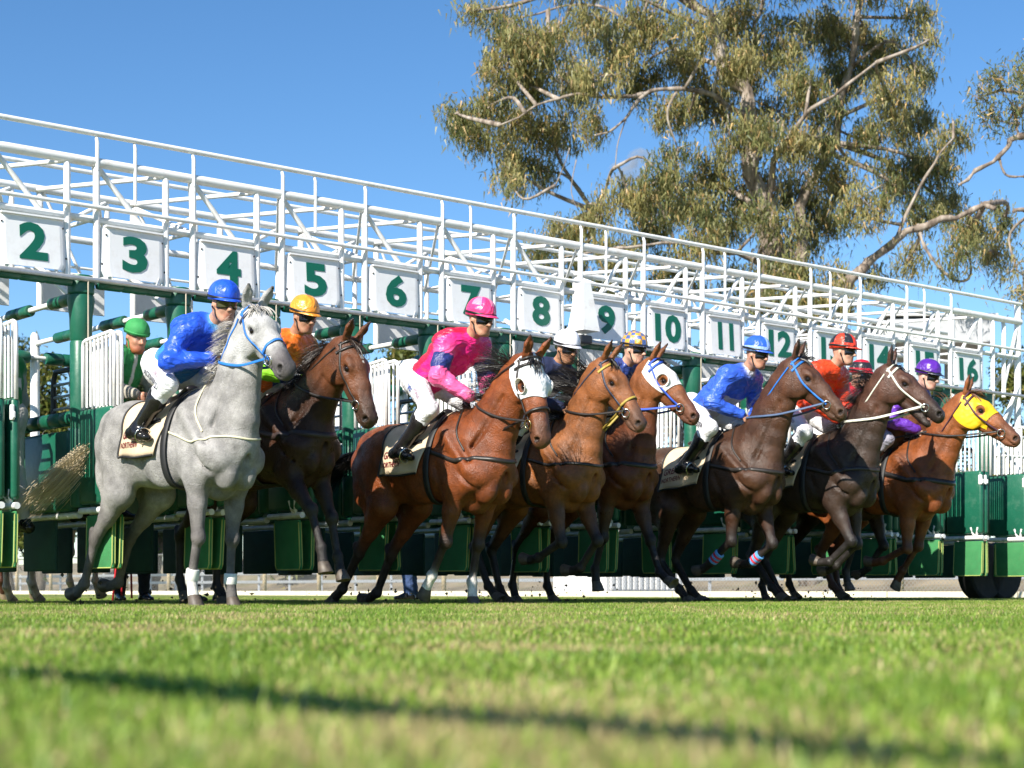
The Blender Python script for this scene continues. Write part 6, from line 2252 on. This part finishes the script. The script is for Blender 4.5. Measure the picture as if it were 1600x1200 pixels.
GUM_LOBES = [(715, 178, 34, 30), (740, 210, 45, 36), (765, 165, 40, 36), (785, 255, 34, 40), (830, 265, 50, 36), (865, 205, 60, 44), (810, 190, 50, 40), (800, 292, 20, 16),
    (785, 95, 50, 46), (845, 60, 70, 52), (925, 40, 56, 46), (880, 125, 66, 44), (975, 85, 46, 40), (1010, 40, 56, 42), (735, 18, 24, 18), (775, 35, 34, 30), (930, 185, 34, 24), (940, 120, 40, 30), (820, 130, 46, 36),
    (1075, 105, 54, 44), (1050, 175, 46, 32), (1105, 165, 56, 44), (1160, 110, 50, 50), (1225, 65, 56, 50), (1150, 25, 56, 42), (1085, 40, 40, 34), (1300, 45, 64, 50), (1375, 70, 54, 50), (1425, 30, 36, 26), (1265, 130, 52, 40), (1320, 115, 50, 44), (1390, 150, 52, 42), (1425, 195, 42, 50), (1360, 205, 40, 34), (1435, 110, 34, 32), (1455, 60, 16, 14),
    (1060, 235, 32, 22), (1035, 275, 44, 32), (985, 312, 46, 32), (935, 335, 36, 26), (1065, 305, 54, 42), (1120, 270, 52, 42), (1145, 335, 52, 44), (1095, 378, 54, 34), (1020, 365, 52, 30), (955, 398, 54, 34), (880, 372, 44, 42), (845, 385, 26, 40), (900, 430, 40, 34), (1200, 405, 44, 36), (1245, 300, 44, 42), (1300, 285, 52, 42), (1345, 315, 44, 42), (1285, 350, 50, 38), (1400, 270, 50, 42), (1455, 262, 44, 44), (1488, 222, 30, 30), (1440, 325, 44, 34), (1520, 360, 42, 38), (1560, 395, 30, 42), (1500, 398, 24, 34), (1480, 318, 34, 32), (1572, 340, 24, 34), (1420, 405, 32, 24), (1360, 432, 32, 18), (1310, 425, 26, 24), (1250, 380, 36, 30), (1180, 210, 36, 34), (1220, 175, 40, 34), (1280, 215, 36, 30), (1010, 330, 40, 30), (1090, 330, 44, 34), (1170, 440, 60, 30), (1060, 430, 60, 30), (960, 450, 60, 24),
    (1230, 430, 40, 36, -1.6), (1150, 95, 40, 34, -1.6), (1195, 215, 34, 30, -1.6), (1140, 215, 40, 34, -1.2), (1245, 235, 44, 34, -1.2), (1290, 180, 40, 30, 1.0), (1190, 290, 40, 30, 1.2), (1000, 120, 44, 34, 1.0), (1195, 330, 30, 30, -1.5), (1260, 470, 50, 30, -1.6), (1190, 470, 50, 30, -1.4), (1300, 470, 50, 30, -1.8), (1230, 350, 30, 26, -1.4), (1000, -50, 70, 50), (1120, -60, 70, 50), (1250, -50, 80, 50), (1360, -40, 70, 50), (900, -40, 60, 40), (1180, -150, 80, 60), (1070, -140, 70, 50), (1290, -140, 70, 50)]
make_tree('gum_tree', 'huge spreading gum tree with pale limbs towering behind the gate', 45.0, 1262, GUM_LIMBS, GUM_LOBES, PAL_GUM, 5, leaf=.22, clump_size=.36, per=88, fill=1.5, width=.16, droop=.72)
make_tree('gum_tree', 'gum tree with bare pale branches reaching in from the right edge', 38.0, 1750,
          [([(1750, 925, 0), (1750, 500, 0), (1740, 330, 0), (1720, 200, 0), (1700, 50, 0)], .4, .12), ([(1735, 330, 0), (1660, 215, 0), (1600, 212, -.3), (1576, 230, -.4), (1530, 262, -.5), (1494, 290, -.6)], .14, .05),
           ([(1700, 320, 0), (1640, 330, 0), (1597, 331, -.3), (1580, 328, -.4)], .10, .07), ([(1560, 246, -.4), (1575, 275, -.5), (1600, 277, -.5)], .05, .03), ([(1590, 215, -.3), (1585, 170, -.3), (1565, 140, -.3)], .05, .02)],
          [(1560, 122, 34, 26, -.5), (1590, 165, 30, 36, -.5), (1535, 150, 18, 30, -.5), (1545, 185, 18, 22, -.5), (1600, 110, 30, 24), (1590, 425, 22, 40, 0), (1600, 470, 22, 22, 0), (1640, 140, 50, 60), (1700, 60, 80, 80), (1760, 150, 80, 80), (1680, 380, 60, 60), (1780, 330, 80, 70), (1720, 260, 60, 50)],
          PAL_GUM, 8, leaf=.18, clump_size=.36, per=80, width=.17)
PAL_MID = (V3(.055, .09, .02), V3(.21, .21, .045), V3(.32, .27, .08))
PAL_DK = (V3(.018, .036, .014), V3(.06, .085, .025), V3(.11, .12, .04))
def bushy(label, px, Y, top, w, pal, seed, bot=860):
    """A rounded broad-leaved tree: crown from row top to bot, w pixels wide."""
    rng = np.random.RandomState(seed)
    lobes = []
    hgt = bot - top
    for i in range(20):
        f = rng.rand()
        y = top + 20 + f * (hgt - 30)
        ww = w / 2 * math.sin(math.pi * min(.92, .22 + .75 * f)) 
        lobes.append((px + rng.uniform(-1, 1) * ww * .8, y, rng.uniform(.12, .2) * w, rng.uniform(.10, .17) * hgt))
    lobes.append((px + rng.uniform(-.1, .1) * w, top + .10 * hgt, .14 * w, .10 * hgt))
    return make_tree('tree', label, Y, px, [([(px, 925, 0), (px + 4, 850, 0), (px - 3, (top + bot) / 2, 0), (px + 3, top + hgt * .2, 0)], .25, .06)], lobes, pal, seed, leaf=.26, clump_size=.6, bark=BARK_D, depth=1.2, droop=.3, width=.42, per=100, fill=1.5, group='trees behind the track')
bushy('sunlit yellow-green tree seen through the stalls at the far left', 62, 62.0, 545, 130, PAL_MID, 21)
bushy('dark pine-green tree peeping over the yellow-green one at the left edge', 15, 72.0, 530, 110, PAL_DK, 22)
bushy('olive tree seen behind stalls 4 and 5', 450, 64.0, 520, 230, PAL_MID, 23)
bushy('olive tree seen behind stalls 6 and 7 and the pink jockey', 640, 66.0, 510, 240, PAL_MID, 24)
bushy('dark leafy tree low behind stalls 8 to 10', 880, 60.0, 520, 260, PAL_DK, 25)
bushy('dark leafy tree low behind the blue jockey, stalls 11 to 13', 1130, 62.0, 540, 260, PAL_DK, 26)
bushy('blurred olive tree beyond the right end of the gate', 1590, 66.0, 560, 150, PAL_MID, 27)
bushy('blurred dark tree behind stalls 14 to 16', 1430, 70.0, 600, 220, PAL_MID, 28)
bushy('dark leafy tree low behind stalls 2 and 3', 240, 68.0, 570, 240, PAL_DK, 29)
# ================================================================ boundary fence and what lies beyond
TIMBER = simple('pale_timber', (.48, .38, .24), .85, var=.2, scale=6, bump=.4, bscale=40)
WIRE = simple('fence_wire', (.30, .29, .27), .5, .4)
CREAM = simple('cream_board', (.66, .60, .46), .7, var=.1, scale=2, dirt=(.35, .30, .2), dirt_amt=.4, dscale=3)
fence = empty('chain_link_fence', fp(0)); fence.rotation_euler = (0, 0, 0)
tag(fence, 'low chain-link fence with round timber posts behind the gate', 'fence')
fo = fp(0)
PB = MB(); PB.tube([(0, 0, 0), (0, 0, 1.18)], [.055, .05], n=12); PBM = PB.mesh('post', TIMBER); PBM.polygons.foreach_set('use_smooth', np.ones(len(PBM.polygons), bool))
for i in range(-7, 16): share('post', PBM, fence, fp(i * 2.5) - fo)
mb = MB(); mb.tube([fp(-18, -.06, 1.12) - fo, fp(38, -.06, 1.12) - fo], .02, n=8); mb.build('top_rail', WIRE, fence, smooth=True)
# woven wire: two families of thin diagonal strips
V = []; Fq = []
step = .085; Hh = 1.05; u0, u1 = -18.0, 38.0
for fam in (-1, 1):
    u = u0
    while u < u1:
        a = fp(u, -.055 + .004 * fam, .04); b = fp(u + fam * Hh, -.055 + .004 * fam, .04 + Hh)
        d = (b - a).normalized(); s = d.cross(GDIR).normalized() * .0035
        k = len(V)
        V += [tuple(a - s - fo), tuple(a + s - fo), tuple(b + s - fo), tuple(b - s - fo)]
        Fq.append((k, k + 1, k + 2, k + 3)); u += step
o = mesh_np('wire_mesh', V, np.array(Fq), WIRE, fence, smooth=False); o['kind'] = 'stuff'
kb = empty('kerb_board', fp(0)); tag(kb, 'cream timber edging board along the foot of the chain-link fence', 'board')
for i in range(-7, 15):
    mb = MB(); a = fp(i * 2.5 + .01, -.35) - fo; b = fp(i * 2.5 + 2.49, -.35) - fo
    c = (a + b) / 2 + Vector((0, 0, .055))
    mb.box((0, 0, 0), (2.48, .05, .11), bev=.006)
    p = mb.build('plank', CREAM, kb); p.location = c; p.rotation_euler = (0, 0, math.atan2((b - a).y, (b - a).x))
# bank, rail and a small white building beyond the road
bk = MB()
prof = [(9.5, .01), (11, .25), (13, 1.0), (16, 1.5), (22, 1.6), (60, 1.4)]
vs = []
for u in (-40, 0, 40, 110):
    for o_, z in prof: vs.append(fp(u, o_, z))
n = len(prof); fs = []
for i in range(3):
    for j in range(n - 1): fs.append((i * n + j, i * n + j + 1, (i + 1) * n + j + 1, (i + 1) * n + j))
bk.add(vs, fs)
tag(bk.build('bank', simple('bank_earth', (.19, .155, .105), .95, var=.45, scale=.8, bump=.7, bscale=6, dirt=(.10, .12, .04), dirt_amt=.8, dscale=.5)), kind='structure')
gr = empty('guard_rail', fp(0)); tag(gr, 'pale grey two-bar guard rail along the far side of the road', 'guard rail')
for z in (.42, .72):
    mb = MB(); mb.box((0, 0, 0), (80, .05, .10), bev=.01)
    o = mb.build('bar', GALV, gr); p = fp(20, 9.0, z) - fo; o.location = p; o.rotation_euler = (0, 0, math.atan2(-QDIR.y, -QDIR.x))
gpm = MB(); gpm.box((0, 0, .4), (.08, .08, .8), bev=.01); gpm_ = gpm.mesh('post', GALV)
for i in range(-10, 32): share('post', gpm_, gr, fp(i * 2.0, 9.09) - fo)
# white ticket-box style hut
hut = empty('hut', fp(6.2, 4.2)); tag(hut, 'small white hut with slatted front beyond the chain-link fence', 'hut')
ho = fp(6.2, 4.2)
hut.rotation_euler = (0, 0, GANG)
HW = simple('hut_white', (.72, .72, .70), .7, var=.08, scale=2)
mb = MB(); mb.box((0, 0, .62), (2.6, 1.8, 1.24)); mb.build('wall', HW, hut)
mb = MB(); mb.box((0, 0, 1.30), (2.9, 2.1, .10), bev=.02); mb.build('roof', GALV, hut)
for i in range(14):
    mb = MB(); mb.box((0, 0, 0), (.09, .03, .95), bev=.006); s_ = mb.build('slat', HW, hut); s_.location = (-1.15 + i * .177, -.93, .62)
# grey canopy seen through the right end of the gate
cn = empty('canopy', at(1440, 922, 46)); cn.location.z = 0
tag(cn, 'flat grey canopy roof on thin posts seen through the right end of the gate', 'canopy')
CG = simple('canopy_grey', (.42, .43, .45), .5, var=.08)
mb = MB(); mb.box((0, 0, 6.75), (2.7, 4.0, .62), bev=.03); mb.build('fascia', CG, cn)
mb = MB(); mb.box((0, 0, 7.14), (2.9, 4.2, .06)); mb.build('roof', simple('canopy_top', (.6, .6, .6), .5), cn)
for sx in (-1, 1):
    for sy in (-1, 1):
        mb = MB(); mb.tube([(sx * 1.1, sy * 1.7, 0), (sx * 1.1, sy * 1.7, 6.4)], .07, n=10); mb.build('post', CG, cn, smooth=True)

# ================================================================ attendants and ponies behind the gate
def stand_joints(lean=0.0, step=.12, face=(1, 0, -.1), arms='down', z0=0.0):
    J = {}
    J['hip'] = {s: V3(0, s * .10, .93 + z0) for s in (-1, 1)}
    J['kn'] = {s: V3(.03 + s * step * .6, s * .11, .50 + z0) for s in (-1, 1)}
    J['an'] = {s: V3(-.02 + s * step, s * .115, .09 + z0) for s in (-1, 1)}
    J['toe'] = {s: V3(.15 + s * step, s * .135, .045 + z0) for s in (-1, 1)}
    sx, sz = math.sin(R(lean)), math.cos(R(lean))
    def up(d, y=0.0, f=0.0): return V3(sx * d + f * sz, y, .93 + z0 + sz * d - f * sx)
    J['sh'] = {s: up(.47, s * .19) for s in (-1, 1)}
    J['neck'] = up(.54, 0, .02)
    J['head'] = up(.54, 0, .02) + nrm(V3(sx * .7, 0, 1)) * .155 + V3(.03, 0, 0)
    J['face'] = face
    if arms == 'down':
        J['el'] = {s: J['sh'][s] + V3(.0, s * .07, -.28) for s in (-1, 1)}; J['wr'] = {s: J['el'][s] + V3(.08, s * .0, -.24) for s in (-1, 1)}
    else:
        J['el'] = {s: J['sh'][s] + V3(.10, s * .10, -.25) for s in (-1, 1)}; J['wr'] = {s: J['el'][s] + V3(.23, -s * .06, -.06) for s in (-1, 1)}
    J['palm'] = {s: V3(0, -s, -.2) for s in (-1, 1)}
    return J
COTTON = cloth_mat('cotton', rough=.85, bump=.5, scale=(8, 8, 8), fold=.03)
DENIM = cloth_mat('denim', rough=.9, bump=.6, scale=(12, 12, 9), fold=.03)
SHOE = mat('shoe', (.03, .03, .035), .6)
def bystander(label, px, Y, rz, J, outfit, z=0.0, seed=1, cat='person', hh=.015):
    pr = build_person('person', J, outfit, seed=seed, h=hh)
    p = at(px, 922, Y); place_person(pr, loc=(p.x, p.y, z), rz=rz)
    tag(pr.ob, label, cat)
    return pr
def vest_fn(col, under):
    def f(pr, v, c):
        u, a, fr = along(pr, v); ap = armpos(pr, v)
        c = c.copy(); body = (ap < .12) & (np.abs(a) < .20); c[body] = col
        zip_ = body & (np.abs(a) < .014) & (fr > 0); c[zip_] = (.55, .55, .5)
        pat = body & (np.abs(a + .09) < .04) & (np.abs(u - .62) < .09); c[pat] = (.6, .6, .58)
        return c
    return f
GV = (.015, .19, .05)
# bearded gate attendant leaning over the rail
pa = bystander('bearded gate attendant in a green cap and green vest leaning forward inside the stall', 156, 14.4, R(-30), stand_joints(lean=34, face=(.90, -.35, -.30), arms='fwd'),
               dict(shirt=GV, sleeve=(.36, .33, .27), shirt_fn=vest_fn(GV, None), shirt_mat=COTTON, trousers=(.05, .05, .06), tr_mat=COTTON, trouser_len=.95, boots=(.02, .02, .02), boot_top=.97, beard=(.30, .09, .03), skin=(.44, .21, .13), bulk=1.08), z=.70, seed=31, cat='attendant', hh=.010)
CAPG = mat('cap_green', (.03, .26, .07), .75, var=.12, scale=20, bump=.4, bscale=30)
add_helmet(pa, ([CAPG], lambda a, t: 0), CAPG, CAPG, sx=.124, sy=.100, sz=.100, peak=.0, lift=.036)
# second attendant at the left edge
pb = bystander('gate attendant in a green vest and dark helmet cut by the left edge', 4, 14.2, R(150), stand_joints(lean=8, face=(.9, .3, -.1)),
               dict(shirt=GV, sleeve=(.30, .32, .28), shirt_fn=vest_fn(GV, None), shirt_mat=COTTON, trousers=(.45, .44, .42), tr_mat=COTTON, trouser_len=.95, boots=(.02, .02, .02), boot_top=.97, bulk=1.1), z=.60, seed=33, cat='attendant', hh=.012)
add_helmet(pb, ([mat('cap_dark', (.02, .025, .02), .4), mat('cap_lime', (.35, .40, .06), .5)], lambda a, t: 1 if .3 < t < .42 else 0), FRAME, FRAME, lift=.028)
pc = bystander('handler in black trousers holding red lead ropes behind the stalls', 207, 18.2, R(-60), stand_joints(arms='fwd', step=.05),
               dict(shirt=(.05, .05, .06), shirt_mat=COTTON, trousers=(.014, .015, .02), tr_mat=DENIM, trouser_len=.97, boots=(.02, .02, .02), boot_top=.97, tr_loose=.016), seed=35, cat='handler')
rp = MB()
for k_, (dx, dz) in enumerate(((-.10, .0), (.05, .02), (-.03, .05))):
    c = at(207, 922, 18.0)
    rp.tube([(c.x + dx * .3, c.y - .25, 1.15), (c.x + dx * .6 - .02, c.y - .28, .75), (c.x + dx, c.y - .30, .40), (c.x + dx * 1.3, c.y - .33, .03 + dz)], .011, n=7)
o = rp.build('lead_rope', mat('rope_red', (.55, .02, .03), .7), None, smooth=True)
tag(o, 'red lead ropes hanging beside the handler in black trousers', 'rope')
pd = bystander('handler with bare legs and dark shorts behind the grey horse', 324, 17.6, R(-20), stand_joints(step=.10),
               dict(shirt=(.10, .12, .2), shirt_mat=COTTON, trousers=(.03, .035, .05), tr_mat=COTTON, trouser_len=.02, boots=(.45, .45, .45), boot_top=.90, boot_mat=SHOE, skin=(.46, .22, .13)), seed=37, cat='handler')
pe = bystander('man in blue jeans standing behind the pink jockey and bay horse', 640, 20.5, R(200), stand_joints(step=.06),
               dict(shirt=(.05, .10, .06), shirt_mat=COTTON, trousers=(.045, .085, .21), tr_mat=DENIM, trouser_len=.97, boots=(.05, .04, .035), boot_top=.97, tr_loose=.022, tr_fold=.006), seed=39, cat='man')
# lead ponies
PM_C = dict(coat=coat_material('coat_cream', rough=.6, spec=.3), hoof=HOOF_PALE, eye=EYE, mane=MANE_G)
for (px, Y, rz, coat, lab, sd, sk) in ((92, 17.6, R(70), 'cream', 'cream lead pony behind the stalls at the left', 41, ()), (-6, 17.0, R(80), 'chestnut', 'chestnut lead pony with white socks at the left edge behind the stalls', 43, ((0, 0), (1, 0), (1, 1)))):
    rg = build_horse('pony', coat, [(-56, 0, 0, 30), (-54, 3, 0, 30)], [(34, -38, 4, 30), (30, -36, 2, 30)], (.72, .02), (60, 0), pitch=0, socks=sk, h=.02)
    p = at(px, 922, Y)
    ob = finish_horse('pony', rg, p, rz, dict(PM_C, coat=PM_C['coat'] if coat == 'cream' else COAT_M), seed=sd, tail_dir=(-.3, 0, -1), mane_n=300, tail_n=200)
    tag(ob, lab, 'pony')

# ================================================================ running rail beside the camera (its shadow crosses the grass)
rl = empty('running_rail', (-1.52, 1.17, 0)); tag(rl, 'white running rail whose shadow crosses the foreground grass', 'rail')
mb = MB(); d = Vector((.70, -.714, 0))
mb.tube([d * -9, d * 5], .042, n=14); o = mb.build('rail', W_PAINT, rl, smooth=True); o.location = (0, 0, 1.05)
for u in (-8.4, -5.2, 3.2):
    nn = Vector((-.714, -.70, 0))
    mb = MB(); mb.tube([d * u + Vector((0, 0, 1.05)), d * u + nn * .25 + Vector((0, 0, .98)), d * u + nn * .52 + Vector((0, 0, .75)), d * u + nn * .6 + Vector((0, 0, .0))], .03, n=10)
    mb.build('post', W_PAINT, rl, smooth=True)
# ================================================================ turf blades
def blade_patch(seed, n, size, hgt, dry, tone):
    rng = np.random.RandomState(seed)
    P = np.zeros((n, 3)); P[:, :2] = (rng.rand(n, 2) - .5) * size
    az = rng.rand(n) * 6.283
    lean = np.abs(rng.randn(n)) * .7 + .2
    d = np.stack([np.cos(az), np.sin(az), np.zeros(n)], 1)
    s = np.stack([-np.sin(az), np.cos(az), np.zeros(n)], 1)
    tw = rng.rand(n, 1) * 1.2 - .6
    s = s * np.cos(tw) + d * np.sin(tw)
    L = hgt * (.45 + .8 * rng.rand(n))[:, None]
    w = (.0016 + .0014 * rng.rand(n))[:, None]
    up = V3(0, 0, 1)
    l = lean[:, None]
    m1 = P + L * .5 * (up * np.cos(l * .5) + d * np.sin(l * .5))
    m2 = m1 + L * .5 * (up * np.cos(l * 1.3) + d * np.sin(l * 1.3))
    V = np.stack([P - s * w, P + s * w, m1 - s * w * .85, m1 + s * w * .85, m2], 1)
    g0, g1 = V3(.125, .235, .028), V3(.33, .45, .07)
    k = np.clip(tone + .28 * rng.randn(n), 0, 1)[:, None]
    col = g0 * (1 - k) + g1 * k
    isdry = rng.rand(n) < dry
    col[isdry] = V3(.52, .42, .20) * (.6 + .7 * rng.rand(isdry.sum(), 1))
    C = np.repeat(col, 5, 0)
    b = (np.arange(n) * 5)[:, None]
    F4 = np.concatenate([b, b + 1, b + 3, b + 2], 1); F3 = np.concatenate([b + 2, b + 3, b + 4], 1)
    faces = [tuple(f) for f in F4] + [tuple(f) for f in F3]
    return V.reshape(-1, 3), faces, C

GRASS_M = leaf_material('grass_blade', .40, .45)
pcol = bpy.data.collections.new('grass_patches')
specs = [(.06, .45), (.14, .6), (.28, .65), (.66, .75), (.03, .35), (.46, .8)]
for i, (dry, tone) in enumerate(specs):
    V, Fs, C = blade_patch(50 + i, 640, .34, .027, dry, tone)
    o = mesh_np('grass_patch_%d' % i, V, Fs, GRASS_M, None, smooth=False, colors=np.clip(C, 0, 1))
    scene.collection.objects.unlink(o); pcol.objects.link(o)
rng = np.random.RandomState(77)
pts = []
def scatter(y0, y1, step, m0, mx):
    y = y0
    while y < y1:
        half = y * mx + m0
        x = -half
        while x < half:
            pts.append((x + rng.uniform(-.5, .5) * step, y + rng.uniform(-.5, .5) * step)); x += step
        y += step
scatter(.3, 5.0, .17, 2.2, .36); scatter(5.0, 12.0, .21, 3.0, .36); scatter(12.0, 26.0, .27, 4.0, .40)
pts = np.array(pts)
P3 = np.zeros((len(pts), 3)); P3[:, :2] = pts
nz = (wob(P3 * V3(1, 1, 0) + V3(3, 7, .3), 2.3, .6) + .7 * wob(P3 + V3(1, 2, .8), 5.1, 1.9) + .5 * wob(P3 + V3(5, 1, .2), .9, 2.5))
idx = np.digitize(nz + rng.randn(len(pts)) * .22, [-.55, -.15, .22, .55, .85])
order = np.array([4, 0, 1, 2, 5, 3]); idx = order[np.clip(idx, 0, 5)]
gme = bpy.data.meshes.new('grass'); P3[:, 2] = ground_z(P3[:, 0], P3[:, 1]); gme.from_pydata([tuple(p) for p in P3], [], [])
a1 = gme.attributes.new('pick', 'INT', 'POINT'); a1.data.foreach_set('value', idx.astype(np.int32))
a2 = gme.attributes.new('rot', 'FLOAT', 'POINT'); a2.data.foreach_set('value', (rng.rand(len(pts)) * 6.283).astype(np.float32))
a3 = gme.attributes.new('scl', 'FLOAT', 'POINT'); a3.data.foreach_set('value', rng.uniform(.8, 1.25, len(pts)).astype(np.float32))
grass = bpy.data.objects.new('grass', gme); link(grass)
tag(grass, 'short green racecourse turf with straw-coloured patches', 'grass', kind='stuff')
ng = bpy.data.node_groups.new('turf', 'GeometryNodeTree')
ng.interface.new_socket('Geometry', in_out='INPUT', socket_type='NodeSocketGeometry')
ng.interface.new_socket('Geometry', in_out='OUTPUT', socket_type='NodeSocketGeometry')
gi = ng.nodes.new('NodeGroupInput'); go = ng.nodes.new('NodeGroupOutput')
ci = ng.nodes.new('GeometryNodeCollectionInfo'); ci.inputs['Collection'].default_value = pcol
ci.inputs['Separate Children'].default_value = True; ci.inputs['Reset Children'].default_value = True
ip = ng.nodes.new('GeometryNodeInstanceOnPoints'); ip.inputs['Pick Instance'].default_value = True
def named(nm, t):
    n = ng.nodes.new('GeometryNodeInputNamedAttribute'); n.data_type = t; n.inputs['Name'].default_value = nm; return n
n1 = named('pick', 'INT'); n2 = named('rot', 'FLOAT'); n3 = named('scl', 'FLOAT')
cx = ng.nodes.new('ShaderNodeCombineXYZ')
ng.links.new(n2.outputs['Attribute'], cx.inputs['Z'])
ng.links.new(gi.outputs[0], ip.inputs['Points']); ng.links.new(ci.outputs[0], ip.inputs['Instance'])
ng.links.new(n1.outputs['Attribute'], ip.inputs['Instance Index'])
ng.links.new(cx.outputs[0], ip.inputs['Rotation']); ng.links.new(n3.outputs['Attribute'], ip.inputs['Scale'])
ng.links.new(ip.outputs[0], go.inputs[0])
md = grass.modifiers.new('turf', 'NODES'); md.node_group = ng
print('grass patches', len(pts))

# clods and dust of torn turf round the hooves
rng = np.random.RandomState(5)
Vc = []; Fc_ = []
for rig in HORSES.values():
    M3 = np.array(rig.ob.matrix_basis.to_3x3()) if False else None
    ca_, sa_ = math.cos(rig.rz), math.sin(rig.rz)
    for C, d, s, _ in rig.hoofs:
        z = C[2] + rig.dz
        if z > .22: continue
        wx = rig.loc.x + C[0] * ca_ - C[1] * sa_; wy = rig.loc.y + C[0] * sa_ + C[1] * ca_
        for q in range(22):
            r = .004 + .013 * rng.rand() ** 2
            p = V3(wx + rng.randn() * .16 - ca_ * .1, wy + rng.randn() * .16 - sa_ * .1, .02 + abs(rng.randn()) * .10)
            k = len(Vc)
            jit = 1 + .4 * rng.randn(6)
            for (a, b, c), j in zip(((1, 0, 0), (-1, 0, 0), (0, 1, 0), (0, -1, 0), (0, 0, 1), (0, 0, -1)), jit):
                Vc.append(p + V3(a, b, c) * r * max(j, .3))
            for f in ((0, 2, 4), (2, 1, 4), (1, 3, 4), (3, 0, 4), (2, 0, 5), (1, 2, 5), (3, 1, 5), (0, 3, 5)): Fc_.append(tuple(k + i for i in f))
o = mesh_np('turf_clods', np.array(Vc), np.array(Fc_), simple('soil', (.05, .04, .022), .95, var=.4, scale=30), None, smooth=False)
tag(o, 'small clods of dark soil thrown up round the galloping hooves', 'soil', kind='stuff')

# ================================================================ a faint scrap of cloud beside the gum tree
cc = at(985, 262, 300.0)
bm = bmesh.new(); bmesh.ops.create_icosphere(bm, subdivisions=3, radius=1.0)
for v in bm.verts:
    v.co = v.co * (1 + .25 * mnoise.noise(v.co * 2.0))
me = bpy.data.meshes.new('cloud'); bm.to_mesh(me); bm.free()
m = bpy.data.materials.new('cloud_vapour'); m.use_nodes = True
nt = m.node_tree; nt.nodes.remove(nt.nodes['Principled BSDF'])
pv = N(nt, 'ShaderNodeVolumePrincipled'); pv.inputs['Color'].default_value = (1, 1, 1, 1); pv.inputs['Anisotropy'].default_value = .3
tc = N(nt, 'ShaderNodeTexCoord'); nz = N(nt, 'ShaderNodeTexNoise'); nz.inputs['Scale'].default_value = 1.6; nz.inputs['Detail'].default_value = 5
nt.links.new(tc.outputs['Object'], nz.inputs['Vector'])
mr = N(nt, 'ShaderNodeMapRange'); mr.inputs['From Min'].default_value = .48; mr.inputs['From Max'].default_value = .75; mr.inputs['To Min'].default_value = 0; mr.inputs['To Max'].default_value = .55
nt.links.new(nz.outputs['Fac'], mr.inputs['Value']); nt.links.new(mr.outputs[0], pv.inputs['Density'])
nt.links.new(pv.outputs[0], nt.nodes['Material Output'].inputs['Volume'])
me.materials.append(m)
cl = bpy.data.objects.new('cloud', me); link(cl); cl.location = cc; cl.scale = (5.0, 5.0, 2.6); cl.rotation_euler = (0, R(-28), 0)
tag(cl, 'faint white scrap of cloud left of the gum tree trunk', 'cloud', kind='stuff')
